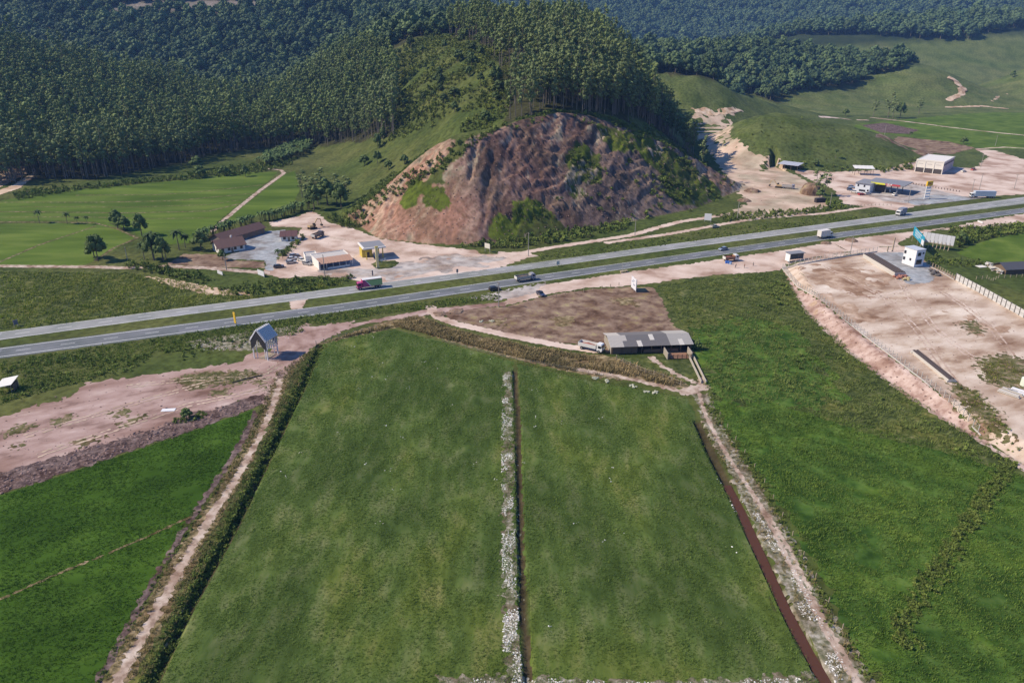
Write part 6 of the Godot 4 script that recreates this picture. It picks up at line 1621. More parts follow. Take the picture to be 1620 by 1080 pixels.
	var gs := thing("guard_shelter", "dark fronted guard shelter with a white end wall at the yard's corner", "shelter", on(gq[0]), gq[1])
	var gl: float = gq[2]
	solid("end_wall", gs, white, Vector3(-gl * 0.5, 1.7, -1.4), Vector3(0.2, 3.4, 2.8))
	solid("back_wall", gs, tops, Vector3(0, 1.7, -2.7), Vector3(gl, 3.4, 0.15))
	for i in 6: solid("front_slat", gs, paint("dark_slat", lin(0.07, 0.07, 0.075), 0.7), Vector3(-gl * 0.5 + (i + 0.5) * gl / 6.0, 2.1, 0.0), Vector3(gl / 6.0 - 0.08, 2.3, 0.08))
	for x in [-0.5, 0.5]: bars("post", gs, concrete, [[Vector3(x * gl, 0, 0.1), Vector3(x * gl, 3.4, 0.1), 0.2]])
	solid("roof", gs, grey, Vector3(0, 3.55, -1.2), Vector3(gl + 0.9, 0.18, 3.9))
	# fences and walls
	fence("yard_fence", "thin concrete post fence on the kerb along the top of the pale bank", [Vector2(111.13, -288.45), Vector2(108.38, -263.65), Vector2(108.57, -252.56), Vector2(109.60, -210.43), Vector2(111.60, -177.91), Vector2(112.77, -153.16)], 2.1, 2.3, 0.13, concrete, concrete, 4, post)
	fence("yard_front_fence", "mesh fence with pale posts between the yard and the highway shoulder", [Vector2(111.13, -288.45), Vector2(116.48, -286.78), Vector2(128.65, -292.96), Vector2(141.74, -299.07), Vector2(157.57, -305.62)], 2.3, 2.6, 0.15, concrete, concrete, 7, concrete, 0.6)
	fence("side_fence", "dark framed fence running from the office to the white panel wall", [Vector2(167.89, -284.38), Vector2(168.60, -277.61), Vector2(168.45, -265.64)], 1.7, 2.2, 0.2, timber, concrete, 3, timber)
	var wall_pts := [Vector2(168.93, -265.64), Vector2(169.37, -246.25), Vector2(169.19, -225.68), Vector2(169.35, -213.55)]
	var wall := thing("panel_wall", "white precast panel wall along the right edge of the pale yard", "wall", Vector3.ZERO)
	var wl := length_of(wall_pts)
	var n := int(wl / 2.5)
	for i in n:
		var s := [i * 2.5, (i + 1) * 2.5]
		var pp := []
		for r0 in s:
			var r: float = r0
			for k in wall_pts.size() - 1:
				var d: float = wall_pts[k].distance_to(wall_pts[k + 1])
				if r <= d or k == wall_pts.size() - 2:
					pp.append(wall_pts[k].lerp(wall_pts[k + 1], minf(r / d, 1.0)))
					break
				r -= d
		var m := along(pp[0], pp[1])
		var at := on(m[0])
		for k in 5:
			var g := Geo.new()
			g.box(Vector3(0, 0.3 + k * 0.52, 0), Vector3(2.2, 0.47, 0.08 + 0.01 * (k % 2)))
			var o := part("panel", g.mesh(paint("wall_panel_%d" % ((i + k) % 3), lin(0.52 - 0.05 * ((i + k) % 3), 0.51 - 0.05 * ((i + k) % 3), 0.50 - 0.05 * ((i + k) % 3)), 0.85)), wall)
			o.position = at
			o.rotation.y = m[1]
		var pm := Geo.new()
		pm.box(Vector3(-1.25, 1.4, 0.05), Vector3(0.2, 2.95, 0.32))
		var po := part("post", pm.mesh(paint("dark_concrete", lin(0.17, 0.155, 0.14), 0.9)), wall)
		po.position = at
		po.rotation.y = m[1]
	# loose precast pieces at the right edge
	for i in 4:
		var o := thing("precast_beam", ["long pale concrete beam, leftmost of the row at the yard's right edge", "pale concrete beam second from the left at the yard's right edge", "white concrete slab third in the row at the yard's right edge", "white concrete slab nearest the frame edge in the yard"][i], "concrete beam", on([Vector2(129.44, -170.08), Vector2(131.11, -171.16), Vector2(131.97, -170.44), Vector2(133.59, -171.16)][i], 0.1), -0.95)
		for k in 2: solid("beam", o, [concrete, concrete, white, white][i], Vector3(0, 0.25 + 0.36 * k, 0.1 * k), Vector3(5.2 - 0.4 * k, 0.34, 0.7))
	var tank := thing("water_tank", "pale upright tank at the yard's right edge above the concrete slabs", "tank", on(Vector2(137.29, -175.61)), 0.0)
	var tg := Geo.new()
	tg.tube(Vector3.ZERO, Vector3(0, 2.2, 0), 1.2, 1.15, 14)
	part("shell", tg.mesh(paint("tank_pale", lin(0.62, 0.66, 0.55), 0.5)), tank)
	var lid := Geo.new()
	lid.tube(Vector3(0, 2.2, 0), Vector3(0, 2.5, 0), 1.0, 0.4, 14)
	part("lid", lid.mesh(paint("tank_pale", Color.WHITE)), tank)
	# gate posts and power kiosk at the yard entrance
	for i in 2:
		var o := thing("gate_post", ["thick timber gate post at the yard entrance", "shorter pale gate post left of the timber one at the yard entrance"][i], "post", on([Vector2(164.11, -305.71), Vector2(161.81, -305.44)][i]), 0.2)
		solid("shaft", o, timber, Vector3(0, [3.1, 1.3][i], 0), Vector3(0.4, [6.2, 2.6][i], 0.4))
		solid("base", o, concrete, Vector3(0, 0.15, 0), Vector3(0.8, 0.3, 0.8))
	var pale := paint("dumped_plaster", lin(0.6, 0.57, 0.52), 0.9)
	# farm shed with scrap at the right edge
	var fs := quad_house("field_shed", "dark roofed field shed with scrap piled beside it at the right edge", "shed", Vector2(198.05, -280.82), Vector2(211.58, -282.49), 7.0, 2.4, 1.6, paint("barn_timber", Color.BROWN), paint("dark_roof", lin(0.06, 0.06, 0.07), 0.7), 0.8)
	for i in 9:
		var o := thing("scrap_boards", "bundle of whitish scrap boards heaped left of the dark field shed", "scrap", on((Vector2(197.88, -292.84) as Vector2).lerp(Vector2(197.80, -280.82), i / 8.0) + Vector2(rng.randf_range(-2, 2), rng.randf_range(-2, 2))), rng.randf() * 3.0, "scrap heaped beside the field shed")
		for k in 4:
			var g := Geo.new()
			g.box(Vector3(rng.randf_range(-0.4, 0.4), 0.25 + k * 0.3, rng.randf_range(-0.4, 0.4)), Vector3(2.6, 0.2, 0.9), Basis.from_euler(Vector3(rng.randf_range(-0.3, 0.3), rng.randf() * 3.0, rng.randf_range(-0.3, 0.3))))
			part("board", g.mesh([pale, timber, pale, concrete][k]), o)
	fence("field_fence", "post and wire fence in front of the dark field shed", [Vector2(177.32, -266.41), Vector2(181.40, -267.18), Vector2(192.27, -275.93), Vector2(197.77, -276.74), Vector2(208.85, -278.36)], 2.6, 1.4, 0.16, timber, null, 2, post)
	var tarp := thing("sheet_of_board", "flat cream board lying on the grass left of the scrap heap", "board", on(Vector2(194.47, -291.07)), 0.2)
	solid("panel", tarp, pale, Vector3(0, 0.2, 0), Vector3(3.6, 0.12, 2.8))
	solid("batten", tarp, timber, Vector3(0, 0.09, 0), Vector3(3.2, 0.1, 0.2))

func small_things() -> void:
	var white := paint("billboard_white", Color.WHITE)
	var grey := paint("station_roof", Color.GRAY)
	var timber := paint("raw_timber", Color.BROWN)
	var post := paint("pole_concrete", Color.GRAY)
	board("roadside_board", "white board on two posts on the grass island before the quarry", "sign", Vector2(-12.03, -313.68), Vector2(-9.73, -311.68), 2.0, 4.2, paint("cream_board", lin(0.60, 0.57, 0.48), 0.7), post)
	board("roadside_board", "plain white board on the bank beside the quarry track", "sign", Vector2(98.24, -368.34), Vector2(101.46, -367.00), 1.2, 4.6, white, post)
	board("lot_hoarding", "tall white hoarding seen nearly edge on at the brown lot's top right corner", "hoarding", Vector2(45.22, -263.60), Vector2(46.23, -258.50), 0.8, 5.2, paint("hoarding_white", lin(0.6, 0.6, 0.64), 0.7), post, 3, [[0.3, 0.6, 0.3, 0.1, paint("print_grey", lin(0.2, 0.22, 0.3), 0.7)], [0.6, 0.4, 0.4, 0.1, paint("print_grey", Color.GRAY)], [0.5, 0.75, 0.5, 0.06, paint("print_grey", Color.GRAY)]])
	board("yard_notice", "small white notice board by the farm road in front of the white farmhouse", "sign", Vector2(-118.48, -281.65), Vector2(-115.54, -279.18), 0.4, 1.7, white, post)
	board("lot_notice", "white notice board beside dumped rubbish at the service lot's corner", "sign", Vector2(-101.68, -280.00), Vector2(-98.13, -276.74), 0.5, 2.6, white, post)
	board("back_of_sign", "grey back of a road sign left of the upper carriageway", "road sign", Vector2(-164.43, -224.31), Vector2(-163.67, -225.44), 0.8, 2.4, paint("sign_back", lin(0.13, 0.13, 0.15), 0.6), post)
	board("median_sign", "pale road sign in the grassed median casting a long shadow", "road sign", Vector2(18.32, -291.07), Vector2(19.68, -291.95), 1.0, 2.6, paint("cream_board", Color.WHITE), post, 1)
	board("lot_edge_sign", "small dark road sign at the edge of the service lot by the upper carriageway", "road sign", Vector2(-22.26, -280.00), Vector2(-21.52, -280.33), 1.2, 2.6, paint("sign_back", Color.GRAY), post, 1)
	board("truck_side_sign", "narrow dark sign post behind the pink and green truck", "road sign", Vector2(-55.59, -277.55), Vector2(-55.15, -277.87), 0.8, 2.8, paint("sign_back", Color.GRAY), post, 1)
	board("yard_end_board", "white tilted board lying at the verge far right of the lower carriageway", "sign", Vector2(238.16, -368.34), Vector2(238.39, -364.35), 0.3, 1.1, white, post)
	var y := thing("yellow_marker", "tall yellow panel sign on the verge above the steel gatehouse", "sign", on(Vector2(-91.88, -226.00)), -0.6)
	solid("panel", y, paint("marker_yellow", lin(0.68, 0.42, 0.03), 0.5), Vector3(0, 2.6, 0), Vector3(0.95, 3.8, 0.25))
	bars("post", y, grey, [[Vector3(0, 0, -0.05), Vector3(0, 0.8, -0.05), 0.3]])
	var hq := along(Vector2(-137.64, -176.63), Vector2(-135.03, -177.38))
	var hut := thing("field_hut", "small lean-to hut with a tilted white sheet roof in the tall grass at left", "hut", on(hq[0]), hq[1])
	var hg := Geo.new()
	hg.hexa([Vector3(-2.6, 1.9, 0.8), Vector3(1.3, 2.3, 0.8), Vector3(2.2, 3.2, -3.2), Vector3(-1.8, 2.7, -3.2), Vector3(-2.6, 2.0, 0.8), Vector3(1.3, 2.4, 0.8), Vector3(2.2, 3.3, -3.2), Vector3(-1.8, 2.8, -3.2)])
	part("roof", hg.mesh(paint("white_sheet", lin(0.62, 0.60, 0.56), 0.6)), hut)
	for p in [Vector3(-2.2, 0, 0.5), Vector3(1.0, 0, 0.5), Vector3(1.7, 0, -2.8), Vector3(-1.5, 0, -2.8)]: bars("post", hut, timber, [[p, p + Vector3(0, 2.1 if p.z > 0 else 2.8, 0), 0.16]])
	solid("wall", hut, paint("barn_timber", Color.BROWN), Vector3(0.1, 1.1, -2.7), Vector3(3.0, 2.2, 0.1))
	solid("wall", hut, paint("barn_timber", Color.BROWN), Vector3(1.45, 1.0, -1.1), Vector3(0.1, 2.0, 3.0))
	var sl := thing("concrete_sheet", "white sheet lying on the pink yard beside the overgrown bank", "sheet", on(Vector2(-88.56, -166.61), 0.06), 0.1)
	solid("panel", sl, white, Vector3(0, 0.08, 0), Vector3(3.4, 0.08, 1.5))
	solid("batten", sl, timber, Vector3(0, 0.02, 0), Vector3(3.0, 0.05, 0.15))
	var bm := along(Vector2(-77.68, -182.41), Vector2(-70.97, -187.26))
	for i in 2:
		var o := thing("long_pipe", ["dark steel pipe lying on the pink yard, the longer left one", "dark steel pipe lying on the pink yard, the shorter right one"][i], "pipe", on((Vector2(-77.68, -182.41) as Vector2).lerp(Vector2(-70.97, -187.26), [0.26, 0.75][i]), 0.1), bm[1] + [0.04, -0.04][i])
		var g := Geo.new()
		var hl: float = bm[2] * [0.25, 0.22][i]
		g.tube(Vector3(-hl, 0.12, 0), Vector3(hl, 0.12, 0), 0.16, 0.16, 8)
		part("shaft", g.mesh(paint("chassis_black", Color.BLACK)), o)
		for s in [-1.0, 1.0]:
			var k := Geo.new()
			k.tube(Vector3(s * hl, 0.12, 0), Vector3(s * (hl + 0.1), 0.12, 0), 0.22, 0.22, 8)
			part("flange", k.mesh(paint("chassis_black", Color.BLACK)), o)
	var st := thing("vendor_stand", "low timber vendor stand with a thin pole on the pale shoulder", "stand", on(Vector2(45.24, -283.32)), 0.4)
	for s in [-1.0, 1.0]: solid("trestle", st, timber, Vector3(s * 1.3, 0.35, 0), Vector3(0.3, 0.7, 0.9))
	solid("table_top", st, timber, Vector3(0, 0.75, 0), Vector3(3.2, 0.12, 1.1))
	bars("pole", st, post, [[Vector3(-0.3, 0, -0.7), Vector3(-0.3, 3.4, -0.7), 0.12]])
	var cont := thing("dark_container", "small dark container at the foot of the spoil heap by the quarry lot", "container", on(Vector2(175.34, -414.75)), 0.2)
	solid("box", cont, paint("container_black", lin(0.03, 0.025, 0.03), 0.6), Vector3(0, 1.25, 0), Vector3(5.6, 2.5, 2.4))
	for i in 5: solid("rib", cont, paint("container_black", Color.BLACK), Vector3(-2.4 + i * 1.2, 1.25, 1.23), Vector3(0.15, 2.3, 0.06))
	# timber power frame in front of the far lot
	var poles := [[Vector2(-74.29, -277.55), 9.5, "beside the restaurant's porch"], [Vector2(-116.74, -286.72), 7.5, "on the farm road before the white farmhouse"], [Vector2(-4.69, -242.91), 9.8, "at the corner of the brown lot by the black car"], [Vector2(7.13, -306.77), 10.8, "on the verge left of the quarry track"], [Vector2(58.59, -340.78), 8.5, "below the quarry's purple face"], [Vector2(116.75, -373.79), 9.5, "at the fork of the quarry track"], [Vector2(175.92, -401.79), 8.5, "by the trees beside the spoil heap"], [Vector2(224.92, -413.09), 9.5, "on the gravel island left of the price sign"], [Vector2(274.91, -437.52), 9.5, "left of the white cab of the long trailer truck"], [Vector2(283.84, -445.00), 11.5, "behind the long trailer truck"], [Vector2(310.23, -452.71), 9.5, "on the grass island at the far right"], [Vector2(335.00, -529.79), 9.0, "right of the white warehouse"], [Vector2(144.11, -301.44), 8.5, "standing at the yard's mesh fence"], [Vector2(-164.23, -301.06), 6.0, "at the edge of the rice near the palms"], [Vector2(409.71, -635.57), 9.0, "beside the valley road beyond the warehouse"], [Vector2(350.55, -709.27), 9.0, "in the wet field beyond the dome hill"]]
	for p in poles: utility_pole("slim grey utility pole " + p[2], p[0], p[1])
	fence("pasture_fence", "pale post fence at the pasture's upper left corner", [Vector2(-61.04, -209.51), Vector2(-52.97, -216.17), Vector2(-48.88, -219.09), Vector2(-42.96, -222.92)], 2.6, 1.5, 0.18, timber, null, 2, post)
	fence("paddock_fence", "tall pale fence posts along the dry grass below the barn paddock", [Vector2(30.93, -197.63), Vector2(36.90, -189.34), Vector2(41.28, -185.62), Vector2(45.70, -181.23), Vector2(48.24, -178.52)], 2.9, 1.9, 0.17, timber, null, 2, post)
	fence("lot_fence", "row of short pale posts along the brown lot's upper edge", [Vector2(16.24, -253.58), Vector2(24.73, -258.15), Vector2(34.46, -262.86), Vector2(43.58, -268.11)], 4.0, 1.5, 0.18, timber, null, 0, null)
	fence("path_fence", "leaning thin posts between the foot path and the lush meadow", [Vector2(52.56, -169.73), Vector2(53.34, -153.52), Vector2(54.69, -134.66), Vector2(54.32, -112.99), Vector2(54.22, -98.23), Vector2(53.99, -87.11), Vector2(54.26, -79.89)], 6.0, 1.2, 0.12, timber, null, 0, null)
	fence("strip_fence", "thin posts in the dry grass strip above the pasture", [Vector2(-21.84, -211.52), Vector2(-9.61, -203.66), Vector2(3.73, -196.28), Vector2(19.03, -189.77), Vector2(33.32, -182.41)], 4.5, 1.2, 0.10, timber, null, 2, post)
	fence("lot_side_fence", "low timber rail on the bank below the far lot", [Vector2(186.03, -403.37), Vector2(201.52, -406.56), Vector2(214.24, -406.56)], 2.2, 1.1, 0.2, timber, null, 2, timber)
	var rng := RandomNumberGenerator.new()
	rng.seed = 31
	var lime := paint("lime_white", lin(0.36, 0.36, 0.27), 0.95)
	var heaps := [Vector2(23.62, -185.21), Vector2(26.25, -183.40), Vector2(33.20, -180.45), Vector2(36.61, -177.00), Vector2(38.76, -176.63), Vector2(-7.02, -229.45), Vector2(-10.19, -228.87)]
	for i in heaps.size():
		var o := thing("lime_heap", ["pale lime heap on the pasture, leftmost below the cart path", "pale lime heap on the pasture, second from the left below the cart path", "small pale heap on the pasture below the middle of the cart path", "white broken heap on the pasture by the path's bend", "greyish heap right of the white broken one by the path's bend", "white rubble heap on the brown lot near the loop track", "grey rubble heap left of the white one on the brown lot"][i], "heap", on(heaps[i]), i * 1.1)
		for k in 10:
			var g := Geo.new()
			g.lump(Vector3(rng.randf_range(-0.9, 0.9), rng.randf_range(0.0, 0.22), rng.randf_range(-0.6, 0.6)), Vector3(0.4, 0.22, 0.32), rng, 3, 6)
			part("clod", g.mesh(lime), o)
	var mounds := [[Vector2(144.38, -327.27), 2.6, 1.1, "gravel mound on the pale shoulder below the white box truck"], [Vector2(157.88, -331.67), 3.0, 1.4, "gravel mound on the pale shoulder beside the yard's pole"], [Vector2(179.56, -439.37), 8.0, 6.5, "large brown spoil heap between the quarry floor and the trees"], [Vector2(145.95, -445.00), 5.0, 2.2, "grey rubble mound at the quarry's right foot"], [Vector2(133.48, -418.11), 4.0, 1.6, "small dark rubble mound at the quarry's right foot"], [Vector2(-25.07, -236.01), 2.6, 0.6, "low earth mound at the left tip of the brown lot"], [Vector2(-19.35, -238.48), 3.2, 0.7, "second low earth mound at the brown lot's left end"]]
	for m in mounds:
		var o := thing("earth_mound", m[3], "mound", on(m[0], -0.1), rng.randf() * 3.0)
		var g := Geo.new()
		g.lump(Vector3.ZERO, Vector3(m[1], m[2], m[1] * 0.8), rng, 8, 14, 0.09)
		part("heap", g.mesh(mats["brown_earth"]), o)
		for k in 6:
			var q := Geo.new()
			var s := rng.randf() * TAU
			q.lump(Vector3(cos(s) * m[1] * 0.9, 0.15, sin(s) * m[1] * 0.75), Vector3(0.5, 0.35, 0.5), rng, 3, 6)
			part("clod", q.mesh(mats["brown_earth"]), o)

func traffic() -> void:
	var white := lin(0.66, 0.65, 0.62)
	var pink := lorry("box truck with magenta and lime green cargo box on the upper carriageway", Vector2(-50.03, -265.84), Vector2(-58.25, -262.13), 9.6, lin(0.40, 0.05, 0.16), "box", lin(0.40, 0.05, 0.17), 0.06, 2.7)
	for s in [-1.0, 1.0]:
		var g := Geo.new()
		var z: float = s * 1.262
		var p := [Vector3(-4.7, 1.12, z), Vector3(-0.6, 1.12, z), Vector3(0.8, 2.6, z), Vector3(1.6, 3.7, z), Vector3(-4.7, 3.7, z)]
		if s > 0: p.reverse()
		for i in range(1, 4): g.tri(p[0], p[i], p[i + 1])
		part("green_print", g.mesh(paint("print_green", lin(0.30, 0.42, 0.16), 0.5)), pink)
		var w := Geo.new()
		var a := [Vector3(-0.5, 1.12, z), Vector3(-0.1, 1.12, z), Vector3(2.0, 3.7, z), Vector3(1.5, 3.7, z)]
		if s > 0: a.reverse()
		w.quad(a[0], a[1], a[2], a[3])
		part("white_stripe", w.mesh(paint("print_white", lin(0.6, 0.6, 0.58), 0.5)), pink)
	solid("roof_skin", pink, paint("print_white", Color.WHITE), Vector3(-0.97, 3.78, 0), Vector3(7.5, 0.05, 2.4))
	lorry("grey tipper truck with white cab roof driving right on the lower carriageway", Vector2(1.23, -271.19), Vector2(8.95, -274.73), 8.2, lin(0.30, 0.30, 0.34), "tipper", lin(0.32, 0.31, 0.28), 0.06)
	car("black car on the lower carriageway just ahead of the pole", Vector2(-8.78, -260.30), Vector2(-4.30, -262.13), lin(0.015, 0.015, 0.02), "suv", 0.06)
	car("dark blue pickup parked slantwise on the pale shoulder", Vector2(9.41, -257.79), Vector2(11.80, -252.89), lin(0.03, 0.035, 0.07), "pickup", 0.09, "pickup")
	car("small silver car on the lower carriageway above the work crew", Vector2(96.34, -317.24), Vector2(91.73, -314.69), lin(0.22, 0.25, 0.30), "hatch", 0.06)
	lorry("white box truck driving right on the lower carriageway above the yard", Vector2(142.85, -335.03), Vector2(152.56, -339.62), 7.8, white, "box", lin(0.60, 0.56, 0.52), 0.06, 2.8)
	lorry("white fronted delivery truck turning off the upper carriageway at right", Vector2(210.36, -386.59), Vector2(202.50, -380.80), 7.2, white, "box", lin(0.20, 0.21, 0.25), 0.06, 2.6)
	lorry("long trailer truck with white cab and blue grey box at the far lot's exit", Vector2(281.24, -426.73), Vector2(269.19, -427.61), 13.8, white, "box", lin(0.40, 0.45, 0.52), 0.09, 2.9)
	lorry("white tipper truck with a red load parked at the barn's left end", Vector2(21.05, -207.04), Vector2(27.44, -203.19), 8.0, white, "bricks", lin(0.62, 0.60, 0.56), 0.12)
	var crew := lorry("small flatbed work truck with blue barrels beside the highway crew", Vector2(89.60, -298.28), Vector2(96.01, -300.13), 6.6, white, "bricks", lin(0.25, 0.12, 0.07), 0.09)
	for i in 3:
		var o := thing("blue_barrel", ["blue barrel standing left of the crew's flatbed truck", "blue barrel in the middle beside the crew's flatbed truck", "light blue barrel nearest the road crew"][i], "barrel", on([Vector2(90.05, -295.99), Vector2(90.86, -295.54), Vector2(91.54, -294.63)][i]), 0.0)
		var g := Geo.new()
		g.tube(Vector3.ZERO, Vector3(0, 1.1, 0), 0.45, 0.45, 12)
		part("drum", g.mesh(paint("barrel_blue_%d" % i, [lin(0.03, 0.12, 0.42), lin(0.03, 0.12, 0.42), lin(0.25, 0.4, 0.6)][i], 0.4)), o)
		var k := Geo.new()
		k.tube(Vector3(0, 1.1, 0), Vector3(0, 1.16, 0), 0.47, 0.44, 12)
		part("lid", k.mesh(paint("barrel_blue_0", Color.BLUE)), o)
	person("worker in dark shirt stooping nearest the flatbed truck", Vector2(92.03, -289.32), 0.4, Color(0.06, 0.06, 0.07), Color(0.05, 0.05, 0.07), 0.5)
	person("worker in orange shirt standing in the middle of the road crew", Vector2(95.81, -289.32), 2.4, Color(0.35, 0.13, 0.04), Color(0.04, 0.05, 0.09), 0.1)
	person("worker in grey shirt at the right of the road crew", Vector2(100.25, -291.95), -2.6, Color(0.2, 0.2, 0.2), Color(0.07, 0.06, 0.05), 0.2)
	car("beige pickup on the verge track below the white quarry board", Vector2(98.54, -355.33), Vector2(102.78, -357.23), lin(0.45, 0.42, 0.36), "pickup", 0.09, "pickup")
	car("white car parked at the annex's left side, nearer the debris row", Vector2(-90.63, -300.13), Vector2(-87.61, -297.82), white, "hatch")
	car("silver car parked in front of the white car by the annex", Vector2(-87.04, -294.63), Vector2(-83.94, -292.84), lin(0.35, 0.35, 0.35), "hatch")
	for i in 4:
		car(["grey car at the top of the parked row by the hedge left of the restaurant", "white car second in the row by the hedge left of the restaurant", "pale car third in the row by the hedge left of the restaurant", "dark car nearest the road in the row by the hedge"][i], [Vector2(-95.44, -304.84), Vector2(-94.93, -300.13), Vector2(-94.05, -295.08), Vector2(-97.37, -289.32)][i], [Vector2(-92.96, -306.77), Vector2(-92.48, -302.00), Vector2(-91.51, -296.44), Vector2(-95.02, -290.19)][i], [lin(0.25, 0.24, 0.24), white, lin(0.45, 0.42, 0.38), lin(0.05, 0.05, 0.06)][i], "hatch")
	car("dark blue car nearest the far fuel station's left wall", Vector2(206.00, -450.76), Vector2(207.41, -445.00), lin(0.04, 0.06, 0.14), "suv")
	car("grey blue car parked behind the dark one at the far fuel station", Vector2(210.51, -458.66), Vector2(212.35, -454.68), lin(0.2, 0.25, 0.35), "hatch")
	car("white car low at the corner of the far fuel station shop", Vector2(205.45, -443.11), Vector2(207.65, -439.37), white, "hatch")
	car("red car in front of the far fuel station shop", Vector2(205.63, -433.87), Vector2(210.19, -435.69), lin(0.42, 0.03, 0.03), "hatch")
	car("white car beside the red one at the far fuel station", Vector2(210.19, -435.69), Vector2(214.41, -437.52), white, "hatch")
	car("white pickup under the far fuel canopy's right side", Vector2(223.80, -430.28), Vector2(229.78, -435.69), white, "pickup", 0.09, "pickup")
	car("white car parked along the warehouse's right side", Vector2(309.14, -509.55), Vector2(315.60, -513.24), white, "hatch")
	car("red car at the warehouse's far right corner", Vector2(320.82, -516.97), Vector2(325.38, -519.49), lin(0.42, 0.05, 0.05), "suv")
	excavator("yellow excavator working on the pale quarry floor", Vector2(166.00, -456.66), 2.6)
	lorry("whitish tipper truck waiting beside the excavator", Vector2(168.47, -454.68), Vector2(173.26, -452.71), 7.6, lin(0.25, 0.26, 0.34), "tipper", lin(0.40, 0.38, 0.36), 0.09)
	lorry("dark tipper truck parked among machinery above the small white house", Vector2(-92.86, -335.03), Vector2(-90.70, -339.62), 7.0, lin(0.06, 0.06, 0.09), "tipper", lin(0.10, 0.09, 0.09), 0.09)
	excavator("dark digger parked with raised boom behind the small white house", Vector2(-98.53, -354.08), 0.8)

func single_trees() -> void:
	var rng := RandomNumberGenerator.new()
	rng.seed = 44
	var list := [
		["roadside", "round_tree", Vector2(-221.77, -522.03), 1.35, "big round tree standing alone before the plantation's dark edge"], ["roadside", "round_tree", Vector2(-207.69, -490.71), 1.15, "round tree just below the big one at the rice field's top edge"],
		["roadside", "bushy_tree", Vector2(-193.79, -497.62), 1.0, "bushy tree in the hedge at the rice field's top edge, left one"], ["roadside", "bushy_tree", Vector2(-178.96, -495.30), 0.9, "bushy tree in the hedge near the bend of the field track"],
		["roadside", "round_tree", Vector2(-175.67, -299.20), 1.25, "dark round tree at the corner where the rice meets the farm road"], ["roadside", "round_tree", Vector2(-179.74, -303.89), 1.0, "paler tree behind the dark round one by the farm road"],
		["roadside", "field_tree", Vector2(-194.57, -354.08), 1.2, "tree at the left of the clump on the rice bund"], ["roadside", "field_tree", Vector2(-190.24, -351.59), 1.0, "tree at the right of the clump on the rice bund"], ["roadside", "field_tree", Vector2(-176.53, -340.78), 1.15, "dark tree at the lower end of the rice bund"],
		["roadside", "garden_tree", Vector2(-152.49, -300.13), 1.2, "dark garden tree left of the farm's palm group"], ["roadside", "garden_tree", Vector2(-148.04, -299.20), 1.15, "dark garden tree right of the farm's palm group"], ["roadside", "garden_tree", Vector2(-138.41, -315.70), 1.1, "dark tree at the farmhouse's left wall"], ["roadside", "garden_tree", Vector2(-123.17, -300.13), 0.6, "small tree in front of the white farmhouse"],
		["eucalyptus", "grove_tree", Vector2(-115.09, -411.44), 0.62, "eucalyptus at the left of the grove above the service lot"], ["eucalyptus", "grove_tree", Vector2(-108.93, -408.17), 0.7, "eucalyptus second from left in the grove above the service lot"], ["roadside", "grove_tree", Vector2(-103.23, -406.56), 1.9, "large round tree in the middle of the grove above the service lot"], ["eucalyptus", "grove_tree", Vector2(-98.64, -409.78), 0.62, "eucalyptus fourth in the grove above the service lot"], ["eucalyptus", "grove_tree", Vector2(-94.66, -416.47), 0.58, "eucalyptus at the right of the grove above the service lot"], ["eucalyptus", "grove_tree", Vector2(-123.16, -428.50), 0.56, "eucalyptus behind the left end of the grove"], ["eucalyptus", "grove_tree", Vector2(-112.57, -433.87), 0.6, "eucalyptus behind the middle of the grove"],
		["roadside", "grove_tree", Vector2(-93.21, -396.31), 1.5, "round tree at the foot of the grove above the service lot"], ["roadside", "grove_tree", Vector2(-107.92, -395.58), 1.45, "round tree at the grove's lower left"],
		["roadside", "slope_tree", Vector2(-97.48, -491.39), 1.0, "round tree on the grassy slope left of the quarry, leftmost"], ["roadside", "slope_tree", Vector2(-87.07, -480.77), 0.9, "tree second from left on the grassy slope left of the quarry"], ["roadside", "slope_tree", Vector2(-76.06, -457.22), 0.8, "low tree in the middle of the grassy slope"], ["roadside", "slope_tree", Vector2(-64.78, -447.59), 0.8, "tree at the right of the grassy slope below the scrub"],
		["eucalyptus", "valley_tree", Vector2(412.57, -869.18), 0.75, "leftmost tall tree of the group in the far valley"], ["eucalyptus", "valley_tree", Vector2(422.92, -855.99), 0.95, "tallest tree of the group in the far valley"], ["roadside", "valley_tree", Vector2(433.27, -849.54), 1.9, "round dark tree right in the far valley's group"], ["eucalyptus", "valley_tree", Vector2(425.51, -849.54), 0.8, "slim tree between the tall and the round one in the far valley"], ["eucalyptus", "valley_tree", Vector2(478.62, -896.77), 0.75, "lone slim tree right of the far valley's group"], ["roadside", "valley_tree", Vector2(380.83, -869.18), 1.1, "small round tree left of the far valley's group"],
		["eucalyptus", "lot_tree", Vector2(180.12, -433.87), 0.55, "left of the three trees beside the spoil heap"], ["eucalyptus", "lot_tree", Vector2(184.66, -432.07), 0.6, "right of the three trees beside the spoil heap"], ["roadside", "lot_tree", Vector2(178.63, -423.25), 0.8, "lowest of the three trees beside the spoil heap"],
		["roadside", "barn_tree", Vector2(56.78, -205.58), 0.42, "small dark tree at the barn's right end"], ["roadside", "bank_tree", Vector2(-82.07, -162.27), 0.42, "overgrown bush on the earth bank of the pink yard"], ["roadside", "dome_tree", Vector2(213.29, -521.95), 0.7, "small dark tree at the foot of the dome hill"], ["roadside", "hill_tree", Vector2(743.00, -1152.87), 1.3, "lone palm like tree on the far right hill"], ["roadside", "billboard_tree", Vector2(204.75, -325.11), 0.8, "dark bushy tree at the right end of the white billboard"],
		["roadside", "field_tree", Vector2(389.33, -646.83), 0.9, "tree on the edge of the ploughed field beyond the warehouse"],
	]
